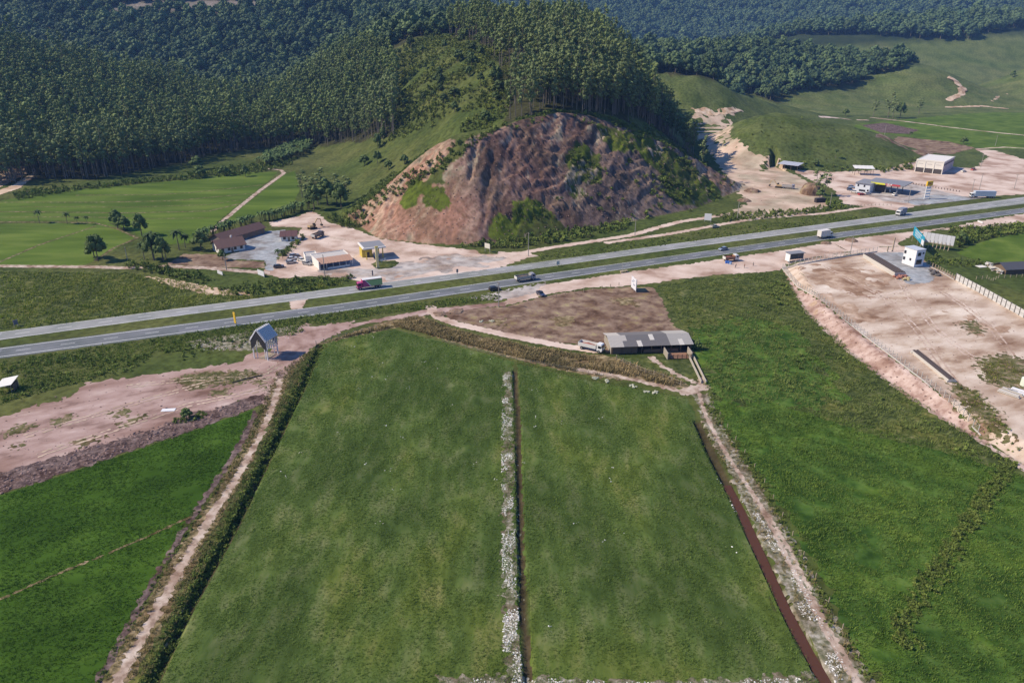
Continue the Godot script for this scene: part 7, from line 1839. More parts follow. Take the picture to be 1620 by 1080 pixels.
	for q in list:
		var s: float = q[3]
		var w := s * 1.7 if q[0] == "eucalyptus" else s
		plant(q[0], rng.randi() % 3, q[1], q[4], "tree", q[2], Vector3(w, s, w), rng.randf() * TAU)
	var palms := [[Vector2(-240.13, -365.67), 0.75, "lone palm on the rice bund, farthest left"], [Vector2(-225.27, -364.35), 0.8, "palm second from left on the rice bund"], [Vector2(-220.15, -364.35), 0.62, "short palm right of the second one on the rice bund"], [Vector2(-214.33, -363.03), 0.5, "smallest palm on the rice bund"], [Vector2(-148.68, -316.72), 1.25, "tallest palm at the farm, left of the banana row"], [Vector2(-147.13, -319.82), 1.0, "palm beside the tallest one at the farm"], [Vector2(-152.22, -300.13), 1.35, "tall palm in the farm garden with a pale trunk"], [Vector2(-157.39, -302.00), 1.0, "palm left of the tall one in the farm garden"], [Vector2(-149.02, -303.89), 1.0, "palm right of the tall one in the farm garden"], [Vector2(-99.51, -300.13), 0.55, "young palm at the gravel drive's right edge"], [Vector2(-98.44, -302.94), 0.55, "young palm second along the gravel drive"], [Vector2(365.44, -691.54), 0.8, "palm at the edge of the far wet field"], [Vector2(231.15, -532.40), 0.7, "palm at the dome hill's foot"]]
	for i in palms.size():
		var s: float = palms[i][1]
		plant("palm", i, "palm_tree", palms[i][2], "palm", palms[i][0], Vector3(s, s, s), rng.randf() * TAU)
	var row: Array = [Vector2(-146.27, -328.36), Vector2(-144.33, -336.17), Vector2(-140.95, -343.13), Vector2(-138.76, -354.08), Vector2(-134.67, -360.43), Vector2(-132.06, -367.00), Vector2(-128.50, -371.04), Vector2(-123.79, -373.79), Vector2(-119.90, -380.80), Vector2(-117.30, -389.55), Vector2(-114.48, -395.58), Vector2(-110.43, -398.66)]
	var total := length_of(row)
	for i in 40:
		var r := total * (i + rng.randf() * 0.6) / 40.0
		for k in row.size() - 1:
			var d: float = row[k].distance_to(row[k + 1])
			if r <= d:
				var p: Vector2 = row[k].lerp(row[k + 1], r / d) + Vector2(rng.randf_range(-1.5, 1.5), rng.randf_range(-2.0, 2.0))
				var s := rng.randf_range(0.9, 1.4)
				plant("banana", i, "banana_plant", "broad leaved banana plant in the row behind the farm's long roof", "banana plant", p, Vector3(s, s, s), rng.randf() * TAU, "banana plants behind the farm")
				break
			r -= d
	var grove := spots([Vector2(-188.96, -548.76), Vector2(-188.85, -603.92), Vector2(-181.40, -654.27), Vector2(-167.31, -624.17), Vector2(-163.32, -584.41), Vector2(-169.58, -554.42), Vector2(-174.63, -532.42)], 4.2, rng)
	for p in grove:
		var s := rng.randf_range(1.1, 1.7)
		plant("banana", rng.randi() % 3, "banana_plant", "banana plant in the grove above the bend of the field track", "banana plant", p, Vector3(s, s, s), rng.randf() * TAU, "banana grove above the field track")

func on_rock(p: Vector2) -> bool:
	if p.y > -300.0 or p.y < -560.0 or p.x < -120.0 or p.x > 190.0: return false
	var s := side_of(Vector2(p.x, -p.y), CUT)
	return s > -1.0 and 0.75 * s < hill(p.x, -p.y) + 2.0

func undergrowth() -> void:
	var rng := RandomNumberGenerator.new()
	rng.seed = 88
	var lo := Color(0.72, 0.78, 0.62)
	var hi := Color(1.4, 1.3, 1.0)
	# dense bushes that nobody could count
	var thick := [
		[[Vector2(-159.33, -289.32), Vector2(-145.30, -282.49), Vector2(-125.43, -271.19), Vector2(-116.29, -266.59), Vector2(-119.86, -275.93), Vector2(-132.55, -282.49), Vector2(-143.19, -289.32), Vector2(-157.42, -294.63)], 2.2, 1.6, 3.0], [[Vector2(-111.01, -262.13), Vector2(-96.16, -271.97), Vector2(-77.41, -275.93), Vector2(-62.43, -275.93), Vector2(-63.29, -270.42), Vector2(-78.02, -259.22), Vector2(-95.09, -253.58), Vector2(-105.37, -256.37)], 2.4, 1.2, 2.4],
		[[Vector2(-297.25, -441.23), Vector2(-291.50, -450.76), Vector2(-268.57, -458.66), Vector2(-248.97, -475.25), Vector2(-217.22, -497.62), Vector2(-207.15, -504.72), Vector2(-200.94, -488.45), Vector2(-234.76, -471.00), Vector2(-263.25, -448.82), Vector2(-278.23, -428.50), Vector2(-286.55, -418.11)], 3.2, 1.8, 3.4], [[Vector2(-211.82, -516.97), Vector2(-181.96, -548.76), Vector2(-164.93, -572.06), Vector2(-160.24, -537.77), Vector2(-176.16, -502.33), Vector2(-197.60, -490.71)], 3.6, 1.8, 3.4],
		[[Vector2(-25.76, -321.92), Vector2(-8.72, -327.52), Vector2(12.00, -339.54), Vector2(29.33, -350.52), Vector2(47.73, -362.56), Vector2(61.60, -369.69), Vector2(56.13, -354.08), Vector2(35.82, -337.31), Vector2(17.38, -326.19), Vector2(-2.83, -317.75)], 2.8, 1.6, 3.4], [[Vector2(107.31, -383.68), Vector2(129.20, -389.55), Vector2(166.68, -398.66), Vector2(185.85, -411.44), Vector2(184.05, -398.66), Vector2(146.55, -380.80), Vector2(109.51, -367.00)], 2.4, 1.2, 2.4],
		[[Vector2(179.54, -418.11), Vector2(185.85, -411.44), Vector2(182.31, -398.66), Vector2(174.32, -398.66)], 2.0, 1.4, 2.6], [[Vector2(250.91, -516.02), Vector2(271.05, -521.58), Vector2(292.83, -540.91), Vector2(280.29, -518.24), Vector2(255.65, -506.94)], 3.0, 1.6, 3.2], [[Vector2(177.41, -536.46), Vector2(198.62, -517.75), Vector2(222.43, -510.58), Vector2(248.60, -510.59), Vector2(251.85, -518.30), Vector2(217.78, -522.06), Vector2(182.21, -537.92)], 4.2, 1.2, 2.6],
		[[Vector2(215.15, -354.08), Vector2(233.86, -354.08), Vector2(267.33, -367.00), Vector2(255.55, -349.14), Vector2(222.51, -335.03), Vector2(200.64, -319.82), Vector2(207.08, -335.03)], 2.4, 1.6, 3.2], [[Vector2(172.97, -295.11), Vector2(189.29, -302.00), Vector2(200.36, -300.13), Vector2(197.10, -294.63), Vector2(176.32, -284.38), Vector2(169.06, -286.12)], 2.2, 1.0, 2.0],
		[[Vector2(-102.32, -309.70), Vector2(-100.20, -324.04), Vector2(-100.32, -341.95), Vector2(-97.90, -337.31), Vector2(-97.33, -317.75), Vector2(-98.43, -302.00)], 2.0, 1.2, 2.2], [[Vector2(-100.60, -383.68), Vector2(-83.35, -382.77), Vector2(-65.12, -354.20), Vector2(-73.48, -355.32), Vector2(-82.63, -354.08)], 3.0, 1.5, 3.0], [[Vector2(-83.35, -382.77), Vector2(-75.08, -364.89), Vector2(-66.51, -363.59), Vector2(-34.35, -366.80), Vector2(-9.87, -393.90), Vector2(-3.32, -398.05), Vector2(-16.13, -384.81), Vector2(-38.24, -375.77), Vector2(-62.20, -380.93)], 3.4, 1.6, 3.2],
	]
	var places := [[], [], []]
	for q in thick:
		for p in spots(q[0], q[1], rng, 0.5): places[rng.randi() % 3].append(stand(p, rng.randf_range(q[2], q[3]), rng, 0.2, 0.1, 0.25))
	# bushes on the quarried hill
	for q in [[[Vector2(8.79, -330.56), Vector2(21.87, -358.63), Vector2(61.60, -369.69), Vector2(94.55, -386.59), Vector2(123.32, -418.11), Vector2(138.82, -446.90), Vector2(141.47, -536.02), Vector2(94.35, -447.71), Vector2(71.32, -421.90), Vector2(50.36, -391.96), Vector2(28.97, -373.32), Vector2(3.03, -346.80)], 6.5], [[Vector2(29.08, -375.31), Vector2(49.58, -383.31), Vector2(52.60, -397.52), Vector2(41.13, -406.20), Vector2(26.60, -392.13)], 4.5], [[Vector2(74.80, -392.98), Vector2(100.70, -398.66), Vector2(123.90, -435.44), Vector2(114.74, -449.23), Vector2(93.98, -445.51), Vector2(78.68, -421.74)], 3.2], [[Vector2(17.23, -415.20), Vector2(50.30, -431.87), Vector2(113.80, -565.65), Vector2(140.91, -574.54), Vector2(104.34, -447.73), Vector2(85.01, -438.47), Vector2(49.75, -425.28), Vector2(20.63, -413.02), Vector2(-3.30, -394.07), Vector2(-6.59, -394.65)], 2.8]]:
		for p in spots(q[0], q[1], rng, 0.5):
			if noise_b.get_noise_2d(p.x * 3.0, p.y * 3.0) > -0.05: places[rng.randi() % 3].append(stand(p, rng.randf_range(1.2, 3.0), rng, 0.3, 0.1, 0.25))
	for p in spots([Vector2(-87.55, -411.92), Vector2(-82.39, -434.89), Vector2(-72.85, -448.88), Vector2(-35.34, -380.58), Vector2(-29.41, -368.73), Vector2(-40.29, -361.23), Vector2(-49.65, -359.31), Vector2(-57.07, -354.15), Vector2(-69.72, -362.82)], 1.5, rng, 0.5):
		if not on_rock(p): places[rng.randi() % 3].append(stand(p, rng.randf_range(0.6, 1.5), rng, 0.1, 0.1, 0.25))
	var rim: Array = [Vector2(-53.64, -366.03), Vector2(-40.55, -364.67), Vector2(-28.11, -367.97), Vector2(-16.04, -381.67), Vector2(-3.34, -400.34), Vector2(10.37, -416.61), Vector2(21.19, -426.33), Vector2(33.85, -430.10), Vector2(50.91, -437.94), Vector2(75.19, -473.97), Vector2(104.27, -516.40), Vector2(134.51, -567.85), Vector2(143.21, -543.15)]
	for i in 260:
		var k := rng.randi() % (rim.size() - 1)
		var p: Vector2 = (rim[k] as Vector2).lerp(rim[k + 1], rng.randf()) + Vector2(rng.randfn() * 0.8, -1.2 + rng.randfn() * 1.4)
		places[rng.randi() % 3].append(stand(p, rng.randf_range(1.0, 2.6), rng, 0.3, 0.1, 0.25))
	for k in 3: masses("undergrowth", kinds["shrub"][k][2], places[k], tints(places[k].size(), lo, hi, rng))
	# hedge along the left drain and weeds in the right meadow's drain
	places = [[], [], []]
	for q in [[[Vector2(-58.87, -207.04), Vector2(-57.60, -180.06), Vector2(-56.64, -152.33), Vector2(-55.20, -119.99), Vector2(-55.10, -96.14), Vector2(-54.09, -80.35), Vector2(-52.28, -70.50)], 1800, 1.1, 0.25, 1.05], [[Vector2(112.58, -140.18), Vector2(102.52, -130.40), Vector2(92.90, -120.81), Vector2(84.41, -112.43), Vector2(77.62, -105.40), Vector2(70.71, -98.23), Vector2(64.25, -91.74), Vector2(63.55, -87.11)], 520, 1.5, 0.5, 1.1], [[Vector2(51.57, -169.73), Vector2(52.97, -150.58), Vector2(54.62, -132.74), Vector2(54.06, -112.25), Vector2(53.66, -94.69), Vector2(54.40, -81.04)], 420, 0.9, 0.3, 0.8], [[Vector2(-64.46, -169.73), Vector2(-62.12, -150.58), Vector2(-62.68, -133.21), Vector2(-62.78, -120.40), Vector2(-62.92, -106.24), Vector2(-62.18, -91.74), Vector2(-61.66, -79.33)], 300, 0.6, 0.25, 0.6]]:
		var total := length_of(q[0])
		for i in q[1]:
			var r := rng.randf() * total
			for k in q[0].size() - 1:
				var d: float = q[0][k].distance_to(q[0][k + 1])
				if r <= d:
					var p: Vector2 = q[0][k].lerp(q[0][k + 1], r / d) + Vector2(rng.randfn(), rng.randfn()) * q[2] * 0.6 - Vector2(q[2], 0) * 0.6
					places[rng.randi() % 3].append(stand(p, rng.randf_range(q[3], q[4]), rng, 0.1, 0.1, 0.3))
					break
				r -= d
	for k in 3: masses("hedge", kinds["shrub"][k][2], places[k], tints(places[k].size(), lo, hi, rng))
	# scattered weeds and bushes
	places = [[], [], []]
	for q in [[[Vector2(55.66, -253.58), Vector2(107.37, -275.93), Vector2(100.68, -234.19), Vector2(102.96, -191.04), Vector2(107.67, -158.11), Vector2(89.92, -153.52), Vector2(72.72, -169.73), Vector2(53.80, -173.30), Vector2(57.68, -212.03)], 3.4, 0.35, 1.3, 0.05], [[Vector2(88.98, -264.34), Vector2(106.02, -271.97), Vector2(102.40, -246.82), Vector2(86.36, -240.36)], 2.0, 0.6, 1.8, 0.0], [[Vector2(-148.99, -193.20), Vector2(-129.97, -202.24), Vector2(-100.42, -209.51), Vector2(-69.16, -225.44), Vector2(-67.00, -217.22), Vector2(-91.74, -202.24), Vector2(-103.00, -193.20), Vector2(-119.46, -182.80), Vector2(-133.88, -169.73)], 1.6, 0.4, 1.3, -0.1], [[Vector2(-150.40, -195.39), Vector2(-103.55, -217.22), Vector2(-71.45, -234.19), Vector2(-38.34, -245.50), Vector2(-4.68, -256.37), Vector2(-4.60, -250.84), Vector2(-37.47, -239.11), Vector2(-69.60, -227.14), Vector2(-101.44, -212.03), Vector2(-145.70, -188.09)], 1.3, 0.3, 1.0, -0.2], [[Vector2(102.47, -169.73), Vector2(105.16, -153.52), Vector2(110.51, -147.16), Vector2(115.35, -140.95), Vector2(113.70, -138.38), Vector2(101.98, -147.73), Vector2(95.95, -159.69)], 1.4, 0.5, 1.2, -0.3], [[Vector2(-86.01, -160.33), Vector2(-79.64, -166.27), Vector2(-76.74, -162.93), Vector2(-83.10, -159.06)], 0.9, 0.5, 1.2, -0.5], [[Vector2(113.48, -152.42), Vector2(118.78, -179.47), Vector2(122.22, -179.47), Vector2(118.77, -152.03), Vector2(116.84, -143.62), Vector2(114.89, -144.80)], 1.8, 0.3, 1.0, -0.1],
		[[Vector2(10.76, -300.13), Vector2(53.60, -316.72), Vector2(94.94, -335.03), Vector2(156.79, -364.35), Vector2(197.85, -383.68), Vector2(202.01, -392.54), Vector2(145.06, -376.56), Vector2(88.73, -346.71), Vector2(43.19, -324.04), Vector2(11.00, -307.74)], 1.7, 0.4, 1.2, -0.1], [[Vector2(189.03, -582.97), Vector2(235.74, -577.71), Vector2(274.35, -552.00), Vector2(290.25, -543.68), Vector2(253.50, -522.39), Vector2(205.42, -525.23), Vector2(177.23, -544.66), Vector2(171.56, -577.48)], 9.0, 0.8, 1.8, -0.1], [[Vector2(-207.56, -284.17), Vector2(-155.50, -282.49), Vector2(-115.43, -264.34), Vector2(-114.22, -243.55), Vector2(-168.66, -223.75)], 4.5, 0.4, 0.9, 0.12]]:
		for p in spots(q[0], q[1], rng, 0.5):
			if noise_b.get_noise_2d(p.x * 6.0, p.y * 6.0) > q[4]: places[rng.randi() % 3].append(stand(p, rng.randf_range(q[2], q[3]), rng, 0.1, 0.1, 0.3))
	for k in 3: masses("weeds", kinds["shrub"][k][2], places[k], tints(places[k].size(), lo * 1.2, hi * 1.2, rng))

const DARK_SWARD = [[Vector2(11.31, -111.52), 9.0], [Vector2(12.87, -96.73), 9.0], [Vector2(19.63, -102.93), 8.0], [Vector2(23.63, -91.06), 11.0], [Vector2(31.05, -101.33), 7.0], [Vector2(28.28, -139.66), 9.0], [Vector2(-31.27, -119.18), 9.0], [Vector2(-12.20, -101.33), 8.0], [Vector2(-21.58, -91.06), 9.0], [Vector2(-13.51, -150.58), 8.0], [Vector2(90.48, -139.66), 10.0], [Vector2(71.63, -153.52), 9.0], [Vector2(71.53, -83.39), 8.0], [Vector2(58.57, -84.61), 6.0]]
const WHEEL_LINES = [[Vector2(-54.06, -127.67), Vector2(-49.47, -134.66), Vector2(-36.51, -145.50), Vector2(-17.44, -161.30), Vector2(-3.32, -170.43)], [Vector2(-40.25, -115.25), Vector2(-27.32, -125.46), Vector2(-15.11, -134.66), Vector2(-2.89, -143.60)], [Vector2(-28.70, -106.24), Vector2(-20.43, -112.99), Vector2(-11.48, -122.26), Vector2(-2.70, -131.79)], [Vector2(10.19, -144.96), Vector2(23.22, -156.56), Vector2(39.01, -166.27)], [Vector2(53.87, -144.96), Vector2(67.33, -134.66), Vector2(74.41, -115.25), Vector2(74.01, -96.73)], [Vector2(9.00, -81.04), Vector2(9.45, -93.84), Vector2(9.76, -109.71), Vector2(10.02, -129.93), Vector2(10.87, -162.93)], [Vector2(14.22, -81.04), Vector2(14.69, -93.84), Vector2(15.29, -109.71), Vector2(15.37, -129.93)], [Vector2(20.85, -81.04), Vector2(20.99, -93.84), Vector2(21.16, -109.71), Vector2(20.81, -125.46)]]
const PALE_SWARD = [[Vector2(23.60, -159.69), 16.0], [Vector2(37.51, -150.58), 12.0], [Vector2(-50.84, -134.66), 7.0], [Vector2(-50.01, -115.25), 7.0], [Vector2(-49.89, -98.23), 7.0], [Vector2(-29.41, -156.56), 6.0], [Vector2(-20.96, -164.58), 6.0], [Vector2(-11.57, -169.73), 6.0], [Vector2(-37.85, -144.96), 6.0], [Vector2(45.13, -115.25), 7.0], [Vector2(45.13, -93.84), 7.0], [Vector2(84.90, -121.22), 12.0], [Vector2(83.18, -101.33), 12.0]]

func meadow_tints(places: Array, lo: Color, hi: Color, rng: RandomNumberGenerator) -> Array:  # sward colour by patches of kinds of grass, with streaks along the old mowing lines
	var out := []
	for t in places:
		var p: Vector3 = t.origin
		var m := noise_b.get_noise_2d(p.x * 2.2, p.z * 1.6) * 0.28 + noise_c.get_noise_2d(p.x * 3.0, p.z * 0.7) * 0.4 + noise_c.get_noise_2d(p.x * 7.0, p.z * 6.0) * 0.45 + noise_a.get_noise_2d(p.x * 1.1 + p.z * 3.0 + 900.0, p.z * 0.8 - p.x * 4.0) * 0.35
		for q in DARK_SWARD:
			var near: float = Vector2(p.x, p.z).distance_to(q[0]) + noise_c.get_noise_2d(p.x * 4.0, p.z * 1.2) * 16.0
			if near < q[1]: m -= 0.42
		for q in PALE_SWARD:
			if Vector2(p.x, p.z).distance_to(q[0]) + noise_c.get_noise_2d(p.x * 3.0, p.z * 2.0) * 16.0 < q[1]: m += 0.18
		for l in WHEEL_LINES:
			for i in l.size() - 1:
				if absf(Vector2(p.x, p.z).distance_to(Geometry2D.get_closest_point_to_segment(Vector2(p.x, p.z), l[i], l[i + 1])) - 0.9) < 0.42: m += 0.9
		var c := lo.lerp(hi, clampf(0.55 + m + rng.randf_range(-0.25, 0.25), 0.0, 1.0)) * rng.randf_range(0.85, 1.12)
		c.a = 1.0
		out.append(c)
	return out

func grasses() -> void:
	var rng := RandomNumberGenerator.new()
	rng.seed = 99
	var green := leaf_mat("grass_blade", lin(0.120, 0.156, 0.048), 0.7)
	var straw := leaf_mat("dry_blade", lin(0.28, 0.22, 0.12), 0.6)
	var low := [tuft(rng, 9, 0.30, 0.42, 0.05).mesh(green), tuft(rng, 9, 0.24, 0.5, 0.05).mesh(green)]
	var tall := [tuft(rng, 11, 0.5, 0.42, 0.045).mesh(green), tuft(rng, 11, 0.4, 0.5, 0.05).mesh(green)]
	var dry := [tuft(rng, 11, 0.75, 0.45, 0.05).mesh(straw)]
	var lawns := [
		["pasture_grass", low, [Vector2(-60.15, -211.52), Vector2(-38.90, -222.09), Vector2(-9.59, -203.19), Vector2(46.23, -173.30), Vector2(45.41, -153.52), Vector2(46.18, -125.46), Vector2(46.46, -93.13), Vector2(46.69, -80.46), Vector2(-53.58, -80.46), Vector2(-54.70, -96.73), Vector2(-54.77, -120.19), Vector2(-55.52, -150.58)], 0.52, 0.5, 1.05, Color(0.88, 1.02, 0.66), Color(1.32, 1.42, 0.98)],
		["meadow_grass", low, [Vector2(52.56, -169.73), Vector2(72.72, -169.73), Vector2(104.14, -146.33), Vector2(114.05, -134.66), Vector2(78.29, -80.46), Vector2(54.71, -80.46), Vector2(56.11, -115.25), Vector2(53.34, -153.52)], 0.62, 0.7, 1.5, Color(0.72, 0.92, 0.50), Color(1.25, 1.38, 0.78)],
		["rough_grass_tufts", tall, [Vector2(55.24, -266.59), Vector2(99.67, -283.32), Vector2(110.38, -282.49), Vector2(102.71, -238.48), Vector2(104.26, -191.90), Vector2(109.58, -158.74), Vector2(115.35, -140.95), Vector2(104.14, -146.33), Vector2(72.72, -169.73), Vector2(51.57, -169.73), Vector2(56.38, -202.24)], 0.9, 0.5, 1.5, Color(0.95, 1.0, 0.8), Color(1.9, 1.7, 1.5)],
		["verge_grass", tall, [Vector2(-151.26, -196.73), Vector2(-71.45, -234.19), Vector2(-4.71, -257.79), Vector2(-4.60, -250.84), Vector2(-37.39, -238.48), Vector2(-69.01, -224.87), Vector2(-69.03, -217.22), Vector2(-100.42, -209.51), Vector2(-119.67, -183.20), Vector2(-133.88, -169.73)], 0.95, 0.7, 1.6, Color(0.75, 0.85, 0.5), Color(1.45, 1.45, 1.0)],
		["long_grass_tufts", tall, [Vector2(-207.56, -284.17), Vector2(-155.50, -282.49), Vector2(-115.72, -265.09), Vector2(-95.09, -253.58), Vector2(-67.08, -274.34), Vector2(-65.41, -266.59), Vector2(-119.84, -240.99), Vector2(-166.53, -220.45)], 1.3, 1.0, 2.2, Color(1.3, 1.15, 0.85), Color(2.3, 1.9, 1.35)],
		["dry_grass_tufts", dry, [Vector2(-57.68, -212.03), Vector2(-40.07, -227.14), Vector2(-32.48, -234.19), Vector2(-23.00, -224.87), Vector2(-3.97, -211.52), Vector2(20.94, -201.31), Vector2(33.49, -195.84), Vector2(48.14, -182.01), Vector2(43.45, -180.45), Vector2(16.37, -190.61), Vector2(-22.10, -214.60), Vector2(-38.60, -224.31), Vector2(-50.65, -216.69)], 0.6, 0.7, 1.6, Color(0.5, 0.55, 0.45), Color(1.4, 1.3, 1.2)],
		["rice_plants", low, [Vector2(-107.52, -128.79), Vector2(-66.86, -166.95), Vector2(-65.33, -161.30), Vector2(-64.54, -132.74), Vector2(-64.30, -106.24), Vector2(-62.68, -81.27), Vector2(-76.40, -80.46)], 0.6, 0.6, 1.2, Color(0.40, 0.62, 0.26), Color(0.62, 0.92, 0.38)],
		["yard_weed_tufts", low, [Vector2(133.80, -191.92), Vector2(146.06, -195.49), Vector2(142.01, -183.47), Vector2(135.75, -173.73), Vector2(127.95, -177.52)], 0.9, 0.7, 1.8, Color(0.9, 0.8, 0.5), Color(1.8, 1.4, 0.9)],
		["yard_weed_tufts", low, [Vector2(118.78, -179.47), Vector2(122.10, -171.89), Vector2(120.75, -161.47), Vector2(116.46, -147.93), Vector2(113.48, -152.42), Vector2(113.96, -164.82)], 0.9, 0.7, 1.8, Color(0.9, 0.8, 0.5), Color(1.8, 1.4, 0.9)],
		["bare_yard_tufts", low, [Vector2(-94.84, -184.81), Vector2(-88.46, -188.92), Vector2(-74.43, -190.19), Vector2(-72.32, -186.44), Vector2(-81.83, -180.83), Vector2(-87.86, -178.52)], 0.9, 0.5, 1.5, Color(0.8, 0.8, 0.5), Color(1.6, 1.3, 0.9)],
		["dry_verge_tufts", dry, [Vector2(-67.34, -188.92), Vector2(-59.46, -209.51), Vector2(-57.91, -153.52), Vector2(-55.77, -96.73), Vector2(-55.03, -82.20), Vector2(-61.61, -81.04), Vector2(-62.92, -106.24), Vector2(-63.70, -153.52)], 0.7, 0.4, 1.0, Color(0.4, 0.5, 0.35), Color(1.1, 1.1, 0.9)],
		["path_grass", dry, [Vector2(48.84, -175.14), Vector2(51.96, -162.93), Vector2(53.40, -127.67), Vector2(53.82, -94.55), Vector2(54.50, -81.04), Vector2(49.29, -81.04), Vector2(48.48, -96.73), Vector2(47.87, -125.46), Vector2(47.68, -156.56)], 0.9, 0.35, 0.9, Color(0.5, 0.6, 0.4), Color(1.2, 1.15, 0.95)],
	]
	var track := {"lines": [[[Vector2(-65.90, -188.92), Vector2(-62.88, -173.30), Vector2(-60.65, -153.52), Vector2(-60.18, -134.66), Vector2(-60.67, -120.81), Vector2(-60.41, -107.96), Vector2(-59.94, -95.27), Vector2(-59.44, -83.39), Vector2(-58.05, -72.45)], 2.0], [[Vector2(50.46, -176.25), Vector2(49.32, -164.58), Vector2(49.22, -153.52), Vector2(49.84, -140.95), Vector2(50.79, -129.93), Vector2(51.16, -118.78), Vector2(51.09, -106.24), Vector2(51.04, -95.56), Vector2(51.27, -85.85), Vector2(51.55, -76.59), Vector2(51.79, -68.61)], 1.3], [[Vector2(51.11, -128.79), Vector2(52.13, -117.19), Vector2(52.28, -105.40), Vector2(51.71, -94.55), Vector2(52.23, -84.61), Vector2(52.40, -74.48)], 1.0], [[Vector2(-37.30, -237.86), Vector2(-28.60, -242.91), Vector2(-27.65, -237.86), Vector2(-24.52, -232.39), Vector2(-18.98, -227.14), Vector2(-10.35, -222.09), Vector2(-2.03, -217.22), Vector2(7.96, -212.03), Vector2(17.58, -207.53), Vector2(26.06, -204.62)], 6.0], [[Vector2(19.68, -191.04), Vector2(26.98, -188.09), Vector2(35.33, -184.00), Vector2(43.14, -178.90), Vector2(47.73, -176.25), Vector2(50.99, -178.52), Vector2(53.53, -184.81)], 3.0]]}
	for q in lawns:
		var places := []
		for m in q[1]: places.append([])
		for p in spots(q[2], q[3], rng, 0.5):
			var n := noise_b.get_noise_2d(p.x * 9.0, p.y * 9.0)
			if n < -0.45: continue
			if ground(p.x, p.y) < -0.3 or (q[0].begins_with("dry") or q[0] == "path_grass") and sdf(track, p) > 0.1: continue
			places[rng.randi() % q[1].size()].append(stand(p, rng.randf_range(q[4], q[5]) * (1.0 + n * 0.4), rng, 0.0, 0.15, 0.3))
		for k in q[1].size(): masses(q[0], q[1][k], places[k], meadow_tints(places[k], q[6], q[7], rng))
	# white stones along the two strips and the drain's spoil
	var stone := paint("white_stone", lin(0.60, 0.59, 0.55), 0.9)
	stone.vertex_color_use_as_albedo = true
	var forms := []
	for k in 3:
		var g := Geo.new()
		g.lump(Vector3.ZERO, Vector3(0.30, 0.16, 0.22), rng, 3, 6, 0.3)
		forms.append(g.mesh(stone))
	var beds := [[[Vector2(-2.52, -188.09), Vector2(-0.18, -188.09), Vector2(0.00, -150.58), Vector2(0.26, -125.46), Vector2(0.80, -106.24), Vector2(1.23, -91.06), Vector2(1.51, -80.46), Vector2(-1.23, -80.46), Vector2(-1.63, -98.23), Vector2(-1.95, -115.25), Vector2(-2.55, -150.58)], 0.27, 0.12], [[Vector2(-10.48, -81.62), Vector2(0.00, -81.97), Vector2(22.75, -81.04), Vector2(44.90, -81.97), Vector2(46.00, -79.89), Vector2(-10.31, -79.67)], 0.32, -0.02], [[Vector2(47.73, -127.67), Vector2(49.44, -127.67), Vector2(51.17, -111.52), Vector2(51.48, -96.73), Vector2(51.37, -81.04), Vector2(48.53, -81.04), Vector2(48.49, -93.84), Vector2(49.03, -107.96), Vector2(48.79, -123.31)], 0.30, 0.04], [[Vector2(45.46, -129.02), Vector2(47.58, -130.40), Vector2(46.35, -122.89), Vector2(45.05, -123.74)], 0.45, -0.3], [[Vector2(-100.42, -209.51), Vector2(-83.59, -218.29), Vector2(-72.57, -222.64), Vector2(-70.33, -214.60), Vector2(-83.49, -206.06), Vector2(-96.32, -204.14)], 0.8, 0.0]]
	var put := [[], [], []]
	for q in beds:
		for p in spots(q[0], q[1], rng, 0.5):
			if noise_b.get_noise_2d(p.x * 26.0, p.y * 13.0) > q[2] + rng.randf_range(-0.12, 0.12): put[rng.randi() % 3].append(stand(p, rng.randf_range(0.3, 0.95), rng, 0.0, 0.4, 0.4))
	for p in spots([Vector2(-60.15, -211.52), Vector2(-38.90, -222.09), Vector2(-9.59, -203.19), Vector2(46.23, -173.30), Vector2(45.41, -153.52), Vector2(46.18, -125.46), Vector2(46.46, -93.13), Vector2(46.69, -80.46), Vector2(-53.58, -80.46), Vector2(-54.70, -96.73), Vector2(-54.77, -120.19), Vector2(-55.52, -150.58)], 6.0, rng, 0.5):
		if rng.randf() < 0.14:
			for k in 3: put[rng.randi() % 3].append(stand(p + Vector2(rng.randfn(), rng.randfn()) * 0.5, rng.randf_range(0.4, 0.9), rng, 0.0, 0.4, 0.4))
	for k in 3: masses("white_stones", forms[k], put[k], tints(put[k].size(), Color(0.55, 0.52, 0.48), Color(1.1, 1.1, 1.1), rng, 0.15))
	# clods and stones on the bare ground
	var clod := paint("earth_clod", lin(0.20, 0.135, 0.115), 0.95)
	clod.vertex_color_use_as_albedo = true
	var cm := Geo.new()
	cm.lump(Vector3.ZERO, Vector3(0.34, 0.2, 0.28), rng, 3, 6, 0.3)
	var cl := cm.mesh(clod)
	var cp := []
